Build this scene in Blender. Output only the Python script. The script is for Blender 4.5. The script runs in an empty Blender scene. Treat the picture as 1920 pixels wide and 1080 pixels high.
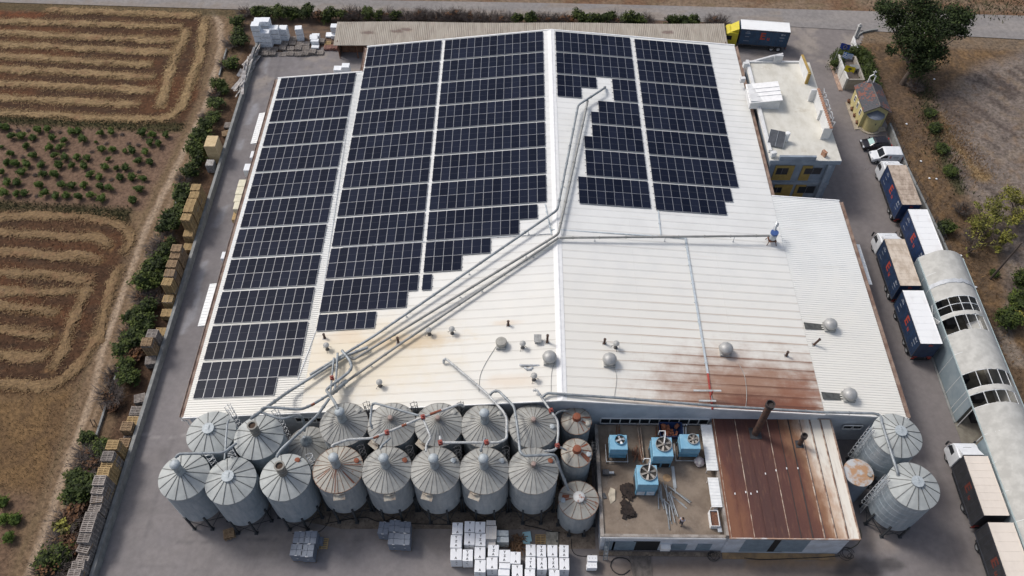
import bpy, bmesh, math, random
import numpy as np
from mathutils import Vector, Matrix, noise as mnoise
random.seed(7)
rng = np.random.default_rng(7)
scene = bpy.context.scene
R_ = math.radians
# ---------------------------------------------------------------- camera
CAM_H = 84.0
F_PX, HORIZON = 1530.0, -1510.0
PITCH = math.atan((540 - HORIZON) / F_PX)
YAW = math.atan(25.0 / math.hypot(F_PX, 540 - HORIZON))
cd = bpy.data.cameras.new("camera"); cam = bpy.data.objects.new("camera", cd)
scene.collection.objects.link(cam); scene.camera = cam
cam.location = (0, 0, CAM_H); cam.rotation_euler = (math.pi / 2 - PITCH, 0, YAW)
cd.sensor_width = 36; cd.lens = F_PX / 1920 * 36; cd.clip_start = 1; cd.clip_end = 5000
scene.render.resolution_x = 1024; scene.render.resolution_y = 576
# ---------------------------------------------------------------- light
SUN_EL, SUN_AZ = R_(50), math.atan2(-0.85, 0.53)      # azimuth clockwise from +y
world = bpy.data.worlds.new("World"); scene.world = world; world.use_nodes = True
wn = world.node_tree; bg = wn.nodes["Background"]
sky = wn.nodes.new("ShaderNodeTexSky"); sky.sky_type = 'NISHITA'; sky.sun_disc = False
sky.sun_elevation = SUN_EL; sky.sun_rotation = SUN_AZ; sky.dust_density = 4.0; sky.ozone_density = 1.0; sky.air_density = 1.0
hs = wn.nodes.new("ShaderNodeHueSaturation"); hs.inputs['Saturation'].default_value = 0.75
wn.links.new(sky.outputs[0], hs.inputs['Color']); wn.links.new(hs.outputs[0], bg.inputs[0])
bg.inputs[1].default_value = 0.105
sl = bpy.data.lights.new("sun", 'SUN'); sun = bpy.data.objects.new("sun", sl); scene.collection.objects.link(sun)
sl.energy = 1.35; sl.angle = R_(13); sl.color = (1.0, 0.965, 0.92)
sd = Vector((math.sin(SUN_AZ) * math.cos(SUN_EL), math.cos(SUN_AZ) * math.cos(SUN_EL), math.sin(SUN_EL)))
sun.rotation_euler = sd.to_track_quat('Z', 'Y').to_euler(); sun.location = (-60, 40, 90)
scene.view_settings.view_transform = 'Standard'; scene.view_settings.look = 'None'
scene.view_settings.exposure = 0.38; scene.view_settings.gamma = 1.0
# ---------------------------------------------------------------- surveying helpers (photo pixel + real height -> place on site)
_c, _s = math.cos(YAW), math.sin(YAW)
def _rz(v): return np.array([_c * v[0] - _s * v[1], _s * v[0] + _c * v[1], v[2]])
FW = _rz((0, math.cos(PITCH), -math.sin(PITCH))); RT = _rz((1, 0, 0)); UP = _rz((0, math.sin(PITCH), math.cos(PITCH)))
def ray(px, py): return FW * F_PX + RT * (px - 960) - UP * (py - 540)
def P(px, py, z=0.0):
    d = ray(px, py); t = (z - CAM_H) / d[2]
    return (t * d[0], t * d[1])
def P3(px, py, z=0.0):
    p = P(px, py, z); return Vector((p[0], p[1], z))
def FY(px, py, y):                       # point of the ray on the upright plane at this y -> (x, z)
    d = ray(px, py); t = y / d[1]; return (t * d[0], CAM_H + t * d[2])
def zr(x):                               # height of the warehouse roof
    if x < -23.1: return 6.0 - 0.1 * (-23.1 - x)
    if x < 4.8: return 9.3 - 0.1165 * (4.8 - x)
    return 9.3 - 0.0925 * (x - 4.8)
def RP(px, py, off=0.0):
    z = 7.0
    for _ in range(25):
        p = P(px, py, z); z = zr(p[0]) + off
    return Vector((p[0], p[1], z))
def zm(ox, oy, s, pts): return [(ox + a / s, oy + b / s) for a, b in pts]
ORD = ['', 'first', 'second', 'third', 'fourth', 'fifth', 'sixth', 'seventh', 'eighth', 'ninth', 'tenth', 'eleventh', 'twelfth',
       'thirteenth', 'fourteenth', 'fifteenth', 'sixteenth', 'seventeenth', 'eighteenth', 'nineteenth', 'twentieth']
def ordw(i):
    if i <= 20: return ORD[i]
    tens = ['', '', 'twenty', 'thirty', 'forty', 'fifty', 'sixty', 'seventy']
    if i % 10 == 0: return tens[i // 10][:-1] + 'ieth'
    return tens[i // 10] + '-' + ORD[i % 10]
# ---------------------------------------------------------------- materials
class NT:
    def __init__(s, name):
        s.m = bpy.data.materials.new(name); s.m.use_nodes = True; s.t = s.m.node_tree
        s.b = s.t.nodes["Principled BSDF"]
    def n(s, typ, **kw):
        nd = s.t.nodes.new("ShaderNode" + typ)
        for k, v in kw.items(): setattr(nd, k, v)
        return nd
    def put(s, sock, v):
        if hasattr(v, 'is_output'): s.t.links.new(v, sock)
        elif v is not None:
            if isinstance(v, (tuple, list)) and len(v) == 3 and sock.type == 'RGBA': v = (*v, 1)
            sock.default_value = v
    def math(s, op, a, b=0.0, c=None, clamp=False):
        nd = s.n('Math', operation=op, use_clamp=clamp); s.put(nd.inputs[0], a); s.put(nd.inputs[1], b)
        if c is not None: s.put(nd.inputs[2], c)
        return nd.outputs[0]
    def mix(s, f, a, b, bt='MIX'):
        nd = s.n('MixRGB', blend_type=bt); s.put(nd.inputs[0], f); s.put(nd.inputs[1], a); s.put(nd.inputs[2], b)
        return nd.outputs[0]
    def noise(s, scale, vec=None, detail=4, rough=0.55):
        nd = s.n('TexNoise'); nd.inputs['Scale'].default_value = scale; nd.inputs['Detail'].default_value = detail
        nd.inputs['Roughness'].default_value = rough
        if vec is not None: s.t.links.new(vec, nd.inputs['Vector'])
        return nd.outputs['Fac']
    def obj(s): return s.n('TexCoord').outputs['Object']
    def pos(s): return s.n('NewGeometry').outputs['Position']
    def xyz(s, v):
        nd = s.n('SeparateXYZ'); s.t.links.new(v, nd.inputs[0]); return nd.outputs
    def mapv(s, v, sc=(1, 1, 1)):
        nd = s.n('Mapping'); s.t.links.new(v, nd.inputs[0]); nd.inputs['Scale'].default_value = sc; return nd.outputs[0]
    def step(s, v, lo, hi):
        nd = s.n('MapRange'); nd.interpolation_type = 'SMOOTHSTEP'; s.put(nd.inputs[0], v); s.put(nd.inputs[1], lo); s.put(nd.inputs[2], hi)
        return nd.outputs[0]
    def bump(s, h, strength=0.3, dist=0.05):
        nd = s.n('Bump'); nd.inputs['Strength'].default_value = strength; nd.inputs['Distance'].default_value = dist
        s.put(nd.inputs['Height'], h); s.t.links.new(nd.outputs[0], s.b.inputs['Normal'])
    def out(s, col, rough=0.7, metal=0.0, spec=None):
        s.put(s.b.inputs['Base Color'], col); s.put(s.b.inputs['Roughness'], rough); s.b.inputs['Metallic'].default_value = metal
        if spec is not None: s.b.inputs['Specular IOR Level'].default_value = spec
        return s.m
def mat(name, col, rough=0.7, metal=0.0, var=0.18, scale=2.0, col2=None, bump=0.0, bscale=20, world_=False, spec=None, lo=0.35, hi=0.65, rnd=0.0):
    k = NT(name); v = k.pos() if world_ else k.obj()
    f = k.step(k.noise(scale, v, 5, 0.6), lo, hi)
    a = col2 if col2 else tuple(c * (1 - var) for c in col)
    c = k.mix(f, a, col if col2 else tuple(min(1, x * (1 + var)) for x in col))
    if rnd:
        oi = k.n('ObjectInfo').outputs['Random']
        c = k.mix(1.0, c, k.mix(oi, (1 - rnd,) * 3, (1 + rnd,) * 3), 'MULTIPLY')
    if bump: k.bump(k.noise(bscale, v, 3), bump, 0.03)
    return k.out(c, rough, metal, spec)
# ---------------------------------------------------------------- mesh building
class MB:
    def __init__(s): s.v = []; s.f = []; s.mi = []; s.cur = 0
    def add(s, vs, fs, mi=None):
        o = len(s.v); s.v += [tuple(v) for v in vs]; s.f += [tuple(i + o for i in f) for f in fs]
        s.mi += [s.cur if mi is None else mi] * len(fs); return s
    def box(s, x0, x1, y0, y1, z0, z1, mi=None):
        return s.add([(x0, y0, z0), (x1, y0, z0), (x1, y1, z0), (x0, y1, z0), (x0, y0, z1), (x1, y0, z1), (x1, y1, z1), (x0, y1, z1)],
                     [(0, 3, 2, 1), (4, 5, 6, 7), (0, 1, 5, 4), (1, 2, 6, 5), (2, 3, 7, 6), (3, 0, 4, 7)], mi)
    def cbox(s, x0, x1, y0, y1, z0, z1, b=0.03, mi=None):      # box with chamfered edges
        bm = bmesh.new(); bmesh.ops.create_cube(bm, size=1)
        for v in bm.verts: v.co = ((x0 + x1) / 2 + v.co.x * (x1 - x0), (y0 + y1) / 2 + v.co.y * (y1 - y0), (z0 + z1) / 2 + v.co.z * (z1 - z0))
        bmesh.ops.bevel(bm, geom=bm.edges[:], offset=b, segments=2, affect='EDGES', profile=0.6)
        bm.verts.index_update(); s.add([v.co[:] for v in bm.verts], [[v.index for v in f.verts] for f in bm.faces], mi); bm.free(); return s
    def obox(s, c, size, rz=0.0, mi=None, mtx=None):
        M = mtx if mtx is not None else Matrix.Rotation(rz, 4, 'Z'); h = [x / 2 for x in size]; c = Vector(c)
        vs = [c + M @ Vector((sx * h[0], sy * h[1], sz * h[2])) for sz in (-1, 1) for sx, sy in ((-1, -1), (1, -1), (1, 1), (-1, 1))]
        return s.add(vs, [(0, 3, 2, 1), (4, 5, 6, 7), (0, 1, 5, 4), (1, 2, 6, 5), (2, 3, 7, 6), (3, 0, 4, 7)], mi)
    def beam(s, a, b, w, h=None, mi=None):
        a, b = Vector(a), Vector(b); h = h or w; d = (b - a)
        if d.length < 1e-6: return s
        x = d.normalized(); up = Vector((0, 0, 1)) if abs(x.z) < 0.95 else Vector((0, 1, 0))
        y = up.cross(x).normalized(); z = x.cross(y); vs = []
        for p in (a, b):
            for sy, sz in ((-1, -1), (1, -1), (1, 1), (-1, 1)): vs.append(p + y * sy * w / 2 + z * sz * h / 2)
        return s.add(vs, [(0, 3, 2, 1), (4, 5, 6, 7), (0, 1, 5, 4), (1, 2, 6, 5), (2, 3, 7, 6), (3, 0, 4, 7)], mi)
    def tube(s, pts, r, n=8, mi=None, cap=True, rs=None):
        pts = [Vector(p) for p in pts]; o = len(pts); vs = []; fs = []
        for i, p in enumerate(pts):
            d = (pts[min(i + 1, o - 1)] - pts[max(i - 1, 0)]).normalized()
            up = Vector((0, 0, 1)) if abs(d.z) < 0.9 else Vector((0, 1, 0))
            a = up.cross(d).normalized(); b = d.cross(a); rr = rs[i] if rs else r
            for k in range(n):
                t = 2 * math.pi * k / n; vs.append(p + a * math.cos(t) * rr + b * math.sin(t) * rr)
        for i in range(o - 1):
            for k in range(n):
                k2 = (k + 1) % n; fs.append((i * n + k, i * n + k2, (i + 1) * n + k2, (i + 1) * n + k))
        if cap: fs += [tuple(range(n - 1, -1, -1)), tuple((o - 1) * n + k for k in range(n))]
        return s.add(vs, fs, mi)
    def lathe(s, prof, n=24, c=(0, 0), mi=None, ph=0.0):
        vs = []; fs = []; idx = []
        for r, z in prof:
            if r < 1e-5: idx.append([len(vs)] * n); vs.append((c[0], c[1], z))
            else:
                st = len(vs)
                for k in range(n):
                    t = 2 * math.pi * k / n + ph; vs.append((c[0] + r * math.cos(t), c[1] + r * math.sin(t), z))
                idx.append(list(range(st, st + n)))
        for i in range(len(prof) - 1):
            a, b = idx[i], idx[i + 1]
            for k in range(n):
                k2 = (k + 1) % n; f = []
                for q in (a[k], a[k2], b[k2], b[k]):
                    if q not in f: f.append(q)
                if len(f) >= 3: fs.append(f)
        return s.add(vs, fs, mi)
    def prism(s, poly, z0, z1, mi=None):
        n = len(poly); vs = [(p[0], p[1], z0) for p in poly] + [(p[0], p[1], z1) for p in poly]
        return s.add(vs, [tuple(range(n - 1, -1, -1)), tuple(range(n, 2 * n))] + [(k, (k + 1) % n, n + (k + 1) % n, n + k) for k in range(n)], mi)
    def extr(s, prof, axis, a, b, mi=None):      # profile of (u, z) swept along x or y between a and b
        n = len(prof)
        if axis == 'y': vs = [(u, a, z) for u, z in prof] + [(u, b, z) for u, z in prof]
        else: vs = [(a, u, z) for u, z in prof] + [(b, u, z) for u, z in prof]
        fs = [tuple(range(n)), tuple(range(2 * n - 1, n - 1, -1))] + [(k, n + k, n + (k + 1) % n, (k + 1) % n) for k in range(n)]
        return s.add(vs, fs, mi)
    def quad(s, a, b, c, d, mi=None): return s.add([a, b, c, d], [(0, 1, 2, 3)], mi)
    def mesh(s, name, mats, smooth=False, recalc=True):
        me = bpy.data.meshes.new(name); me.from_pydata(s.v, [], s.f)
        mats = mats if isinstance(mats, (list, tuple)) else [mats]
        for m in mats: me.materials.append(m)
        me.polygons.foreach_set('material_index', s.mi)
        if recalc:
            bm = bmesh.new(); bm.from_mesh(me); bmesh.ops.recalc_face_normals(bm, faces=bm.faces[:]); bm.to_mesh(me); bm.free()
        if smooth:
            me.polygons.foreach_set('use_smooth', [True] * len(me.polygons))
            try: me.set_sharp_from_angle(angle=R_(40))
            except Exception: pass
        me.update(); return me
    def build(s, name, mats, parent=None, smooth=False, loc=None, recalc=True):
        return place(name, s.mesh(name, mats, smooth, recalc), parent, loc)
def place(name, me, parent=None, loc=None, rz=0.0):
    o = bpy.data.objects.new(name, me); scene.collection.objects.link(o)
    if parent is not None: o.parent = parent
    if loc is not None: o.location = loc
    if rz: o.rotation_euler = (0, 0, rz)
    return o
def tag(o, label=None, cat=None, group=None, kind=None):
    if label: o['label'] = label
    if cat: o['category'] = cat
    if group: o['group'] = group
    if kind: o['kind'] = kind
    return o
def thing(name, label, cat, loc=(0, 0, 0), rz=0.0, group=None):
    return tag(place(name, None, None, loc, rz), label, cat, group)
class Tpl:                                # a kind of thing: its parts' meshes, spawned as often as the photo shows it
    def __init__(s, name): s.name = name; s.parts = []
    def part(s, name, mb, mats, parent=None, smooth=False, loc=(0, 0, 0)):
        me = mb if isinstance(mb, bpy.types.Mesh) else mb.mesh(name, mats, smooth)
        s.parts.append((name, me, parent, loc)); return len(s.parts) - 1
    def spawn(s, label, cat, loc, rz=0.0, group=None, scale=None, name=None, rot=None):
        e = thing(name or s.name, label, cat, loc, rz, group); made = []
        if rot: e.rotation_euler = rot
        if scale: e.scale = scale if isinstance(scale, tuple) else (scale,) * 3
        for nm, me, par, l in s.parts: made.append(place(nm, me, e if par is None else made[par], l))
        return e
def text_mesh(body, size, mats, name='lettering', ext=0.005, bold=0.0):
    cu = bpy.data.curves.new(name, 'FONT'); cu.body = body; cu.size = size; cu.extrude = ext; cu.offset = bold; cu.align_x = 'CENTER'; cu.align_y = 'CENTER'
    cu.resolution_u = 3
    o = bpy.data.objects.new(name, cu); scene.collection.objects.link(o)
    dg = bpy.context.evaluated_depsgraph_get(); me = bpy.data.meshes.new_from_object(o.evaluated_get(dg))
    bpy.data.objects.remove(o); bpy.data.curves.remove(cu); me.materials.clear(); me.materials.append(mats); return me
# 2-D fractal noise for ground tints
def vnoise(x, y, seed, oct=4):
    tot = np.zeros_like(x); amp = 1.0; s = 0.0
    for o in range(oct):
        g = np.random.default_rng(seed + o).random((64, 64)); f = 2.0 ** o
        xi, yi = np.floor(x * f).astype(int), np.floor(y * f).astype(int); fx, fy = x * f - xi, y * f - yi
        fx, fy = fx * fx * (3 - 2 * fx), fy * fy * (3 - 2 * fy)
        a = g[xi % 64, yi % 64]; b = g[(xi + 1) % 64, yi % 64]; c = g[xi % 64, (yi + 1) % 64]; d = g[(xi + 1) % 64, (yi + 1) % 64]
        tot += amp * ((a * (1 - fx) + b * fx) * (1 - fy) + (c * (1 - fx) + d * fx) * fy); s += amp; amp *= 0.55
    return tot / s
def poly_sd(x, y, poly):                   # signed distance, positive inside
    d = np.full(x.shape, 1e9); inside = np.zeros(x.shape, bool); n = len(poly)
    for i in range(n):
        ax, ay = poly[i]; bx, by = poly[(i + 1) % n]; ex, ey = bx - ax, by - ay
        t = np.clip(((x - ax) * ex + (y - ay) * ey) / (ex * ex + ey * ey + 1e-9), 0, 1)
        d = np.minimum(d, np.hypot(x - ax - t * ex, y - ay - t * ey))
        c = ((ay > y) != (by > y)) & (x < (bx - ax) * (y - ay) / (by - ay + 1e-12) + ax); inside ^= c
    return np.where(inside, d, -d)
def line_d(x, y, line):
    d = np.full(x.shape, 1e9)
    for (ax, ay), (bx, by) in zip(line[:-1], line[1:]):
        ex, ey = bx - ax, by - ay; t = np.clip(((x - ax) * ex + (y - ay) * ey) / (ex * ex + ey * ey + 1e-9), 0, 1)
        d = np.minimum(d, np.hypot(x - ax - t * ex, y - ay - t * ey))
    return d
def sstep(v, lo, hi):
    t = np.clip((v - lo) / (hi - lo), 0, 1); return t * t * (3 - 2 * t)
def lay(col, m, c):                        # mix a colour over an (N,3) array by mask m
    return col * (1 - m[:, None]) + np.array(c)[None, :] * m[:, None]
def grid_ground(name, x0, x1, y0, y1, step, colfn, zfn, material, outline=None):
    nx, ny = int((x1 - x0) / step) + 1, int((y1 - y0) / step) + 1
    X, Y = np.meshgrid(np.linspace(x0, x1, nx), np.linspace(y0, y1, ny)); x, y = X.ravel(), Y.ravel()
    z = zfn(x, y); col = colfn(x, y)
    i = np.arange(nx * ny).reshape(ny, nx); q = np.stack([i[:-1, :-1], i[:-1, 1:], i[1:, 1:], i[1:, :-1]], -1).reshape(-1, 4)
    if outline is not None:
        cx, cy = x[q].mean(1), y[q].mean(1); q = q[poly_sd(cx, cy, outline) > 0]
    me = bpy.data.meshes.new(name); me.from_pydata(np.stack([x, y, z], 1).tolist(), [], q.tolist())
    ca = me.color_attributes.new('Col', 'FLOAT_COLOR', 'POINT')
    ca.data.foreach_set('color', np.concatenate([col, np.ones((len(x), 1))], 1).astype(np.float32).ravel())
    me.materials.append(material); me.polygons.foreach_set('use_smooth', [True] * len(me.polygons)); me.update()
    return tag(place(name, me), kind='structure')
def strip_ground(name, xs, lo, hi, nt, colfn, z, material):      # strip between two edge lines
    X = np.repeat(xs, nt + 1); t = np.tile(np.linspace(0, 1, nt + 1), len(xs))
    ylo = np.interp(X, [p[0] for p in lo], [p[1] for p in lo]); yhi = np.interp(X, [p[0] for p in hi], [p[1] for p in hi]); Y = ylo + (yhi - ylo) * t
    n = nt + 1; i = np.arange(len(xs) * n).reshape(len(xs), n); q = np.stack([i[:-1, :-1], i[1:, :-1], i[1:, 1:], i[:-1, 1:]], -1).reshape(-1, 4)
    me = bpy.data.meshes.new(name); me.from_pydata(np.stack([X, Y, np.full(X.shape, z)], 1).tolist(), [], q.tolist()); col = colfn(X, Y)
    ca = me.color_attributes.new('Col', 'FLOAT_COLOR', 'POINT'); ca.data.foreach_set('color', np.concatenate([col, np.ones((len(X), 1))], 1).astype(np.float32).ravel())
    me.materials.append(material); me.update(); return tag(place(name, me), kind='structure')
def attr_mat(name, nscale=3.0, amt=0.35, rough=0.95, bump=0.5, fine=25.0):
    k = NT(name); a = k.n('Attribute', attribute_name='Col').outputs['Color']; p = k.pos()
    f = k.noise(nscale, p, 6, 0.65); f2 = k.noise(fine, p, 3, 0.6)
    c = k.mix(1.0, a, k.mix(k.step(f, 0.3, 0.7), (1 - amt,) * 3, (1 + amt,) * 3), 'MULTIPLY')
    c = k.mix(1.0, c, k.mix(k.step(f2, 0.3, 0.7), (1 - amt * .6,) * 3, (1 + amt * .6,) * 3), 'MULTIPLY')
    k.bump(k.math('ADD', f, k.math('MULTIPLY', f2, 0.5)), bump, 0.08)
    return k.out(c, rough, 0, 0.2)
# ================================================================ SETTING: ground, fields, road, yard
ground_m = mat('dry_soil', (0.19, 0.13, 0.085), 0.95, var=0.3, scale=0.25, col2=(0.12, 0.08, 0.055), world_=True)
g = MB(); g.quad((-1500, -1500, -0.3), (1500, -1500, -0.3), (1500, 1500, -0.3), (-1500, 1500, -0.3))
tag(g.build('ground', ground_m), kind='structure')
WX = -42.3                                  # yard wall line on the left
PW = lambda pts: [P(a, b) for a, b in pts]
upper_field = PW([(-120, 18), (150, 22), (380, 27), (408, 45), (405, 80), (395, 130), (370, 190), (345, 236), (250, 236), (100, 228), (-120, 218)])
green_top = PW([(-120, 214), (60, 219), (150, 224), (345, 232), (345, 248), (250, 246), (120, 238), (0, 234), (-120, 230)])
orchard = PW([(-120, 230), (0, 232), (120, 238), (250, 246), (345, 250), (310, 330), (270, 395), (0, 378), (-120, 375)])
green_low = PW([(-120, 374), (0, 376), (90, 384), (160, 386), (245, 392), (240, 420), (180, 408), (80, 394), (-120, 390)])
lower_field = PW([(-140, 390), (90, 396), (240, 412), (262, 450), (225, 540), (190, 640), (150, 715), (60, 742), (-140, 738)])
straw_area = PW([(-160, 740), (60, 745), (150, 722), (165, 730), (128, 830), (70, 930), (-160, 905)])
soil_low = PW([(-200, 925), (60, 925), (35, 1010), (-10, 1180), (-200, 1180)])
track_c = PW([(392, 22), (412, 40), (416, 75), (395, 180), (350, 280), (310, 365), (268, 455), (228, 560), (195, 660), (168, 740), (130, 870), (85, 1000), (45, 1090), (-10, 1200)])
rut_a = PW([(398, 22), (413, 45), (413, 90), (392, 180), (347, 280), (306, 365), (268, 440), (227, 555), (192, 660), (172, 745), (133, 850), (98, 960), (52, 1085)])
rut_b = PW([(420, 60), (402, 190), (362, 285), (325, 365), (290, 440), (248, 555), (214, 660), (190, 745), (152, 850), (118, 960), (80, 1060)])
red_patch = PW([(-60, 15), (90, 18), (95, 34), (-60, 36)])
hedge_strip = [(WX - 4.2, 8), (WX - 3.4, 60), (WX - 2.8, 90), (WX - 2.8, 121), (WX + 1, 121), (WX + 1, 8)]
U = lambda l: zm(0, 0, 4.364, l)
L_ = lambda l: zm(0, 400, 3.0, l)
SW_U = [[(380, 85), (830, 95), (1200, 118), (1640, 125)], [(-150, 172), (400, 185), (800, 195), (1490, 222)], [(-150, 262), (500, 295), (1000, 315), (1470, 332)], [(-150, 352), (500, 385), (800, 402), (1420, 432)], [(-150, 450), (450, 487), (900, 515), (1240, 527)], [(-150, 552), (500, 590), (900, 614), (1265, 632)],
        [(-150, 675), (500, 710), (900, 728), (1260, 740)], [(-150, 792), (500, 830), (900, 846), (1140, 850)], [(-150, 912), (450, 945), (800, 967), (1350, 978), (1435, 930), (1490, 850), (1560, 690), (1620, 500), (1655, 300), (1685, 150)], [(1525, 235), (1485, 360), (1435, 450), (1385, 600), (1345, 750), (1300, 885)]]
SW_L = [[(-150, 18), (250, 15), (500, 25), (640, 45), (725, 90), (745, 150), (690, 225)], [(-150, 96), (250, 122), (400, 135), (560, 132), (618, 190)], [(-150, 205), (250, 235), (450, 243), (560, 268)], [(-150, 322), (300, 352), (520, 365)], [(-150, 425), (300, 445), (445, 425)], [(-150, 512), (200, 540), (320, 560)], [(-150, 632), (150, 667), (290, 690)], [(-150, 778), (230, 818), (275, 780)],
        [(-150, 940), (150, 975), (300, 970), (420, 900), (480, 820), (540, 700), (575, 590), (620, 470), (675, 300)], [(505, 390), (452, 500), (402, 620), (370, 740), (290, 875)]]
STRAW_U = [PW(U(l)) for l in SW_U]; STRAW_L = [PW(L_(l)) for l in SW_L]
def left_cols(x, y):
    n1 = vnoise(x * 0.35, y * 0.35, 11); n2 = vnoise(x * 1.1, y * 1.1, 23, 3); nb = (n1 - 0.5) * 3.0 + (n2 - .5) * 1.6
    col = np.tile(np.array([0.195, 0.145, 0.095]), (len(x), 1))
    col = lay(col, sstep(n1, 0.4, 0.7) * 0.6, (0.24, 0.185, 0.11))
    def m(poly, w=0.6): return sstep(poly_sd(x, y, poly) + nb * 0.35, -w, w)
    uf = m(upper_field); lf = m(lower_field)
    furrow = vnoise(x * 0.22, y * 1.5, 61, 3)
    for f_ in (uf, lf):
        col = lay(col, f_, (0.078, 0.046, 0.028))
        col = lay(col, f_ * sstep(furrow, 0.45, 0.75) * 0.55, (0.138, 0.078, 0.043))
        col = lay(col, f_ * sstep(vnoise(x * 0.5, y * 1.2, 77, 4), 0.55, 0.8) * 0.55, (0.075, 0.058, 0.042))
        col = lay(col, f_ * sstep(vnoise(x * 0.9, y * 0.9, 91, 4), 0.6, 0.8) * 0.4, (0.175, 0.115, 0.062))
        col = lay(col, f_ * sstep(vnoise(x * 0.09, y * 0.2, 131, 3), 0.55, 0.75) * 0.45, (0.185, 0.085, 0.04))
    for w_, l_, sc_ in ((.62, STRAW_U, (0.29, 0.205, 0.105)), (.5, STRAW_L, (0.235, 0.15, 0.075))):
        for pl in l_:
            dd = line_d(x, y, pl); col = lay(col, sstep(w_ + (n1 - .5) * 1.6 + (n2 - .5) * 1.5 - dd, -.15, .35) * (.35 + .6 * sstep(vnoise(x * 1.7, y * 2.3, 171, 3), .3, .6)), sc_)
            col = lay(col, sstep(.55 - np.abs(line_d(x, y + 1.1, pl)) + (n2 - .5), 0, .5) * .45, (0.07, 0.046, 0.03))  # swath's shadow on its near side, painted into the soil colour
    col = lay(col, m(red_patch, 2.0) * sstep(n2, 0.25, 0.6) * 0.8, (0.21, 0.082, 0.038))
    col = lay(col, m(green_top, 0.8) * sstep(n1 + n2, 0.45, 0.9) * 0.9, (0.066, 0.066, 0.03))
    om = m(orchard); row = 0.5 + 0.5 * np.sin((y + x * 0.04) * 2 * math.pi / 2.6 + n1 * 2)
    col = lay(col, om, (0.20, 0.142, 0.105)); col = lay(col, om * row * 0.35, (0.245, 0.18, 0.135)); col = lay(col, om * sstep(n2, .58, .75) * .35, (0.12, 0.08, 0.058))
    col = lay(col, m(green_low, 0.9) * sstep(n1 + n2, 0.5, 0.95) * 0.9, (0.062, 0.064, 0.03))
    sa = m(straw_area, 1.5); col = lay(col, sa, (0.215, 0.148, 0.076)); col = lay(col, sa * sstep(vnoise(x * .6, y * .6, 43), .45, .65) * .7, (0.145, 0.10, 0.058))
    col = lay(col, sa * sstep(vnoise(x * .15, y * .25, 47), .55, .7) * .7, (0.11, 0.075, 0.048))
    col = lay(col, m(soil_low, 1.0), (0.175, 0.125, 0.088))
    dt = line_d(x, y, track_c)
    col = lay(col, sstep(2.6 + nb * 0.35 - dt, 0, 1.4) * 0.9, (0.235, 0.178, 0.118))
    col = lay(col, sstep(0.6 + nb * .12 - line_d(x, y, rut_a), 0, 0.4) * 0.9, (0.46, 0.39, 0.30))
    col = lay(col, sstep(0.45 + nb * .12 - line_d(x, y, rut_b), 0, 0.4) * 0.6, (0.37, 0.30, 0.22))
    col = lay(col, sstep(0.35 + nb * .15 - np.abs(dt - 1.5), 0, 0.3) * 0.4, (0.16, 0.13, 0.07))
    col = lay(col, m(hedge_strip, 0.6), (0.098, 0.066, 0.045)); col = lay(col, m(hedge_strip, .6) * sstep(n2, .5, .7) * .6, (0.135, 0.09, 0.06))
    vg = sstep(y - (121.2 - (x + 47) * 0.035), 0, 0.8)
    col = lay(col, sstep(y - (119.6 - (x + 47) * 0.035) + nb * .4, 0, 0.8) * (1 - vg * .3) * 0.8, (0.10, 0.088, 0.048))
    return col
def left_z(x, y):
    z = (vnoise(x * 0.8, y * 0.8, 5, 4) - 0.5) * 0.16
    return z * (1 - sstep(y - (120.6 - (x + 47) * .035), 0, 1)) - 0.02 - 0.08 * sstep(x - (WX - 1.2), 0, 1.0)
_lc = left_cols
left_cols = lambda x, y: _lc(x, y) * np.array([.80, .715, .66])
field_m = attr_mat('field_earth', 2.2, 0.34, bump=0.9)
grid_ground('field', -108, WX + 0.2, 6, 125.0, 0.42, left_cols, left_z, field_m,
            [(-108, 6), (WX + .2, 6), (WX + .2, 122.9), (-47, 123.3), (-90, 125), (-108, 125)])
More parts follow.
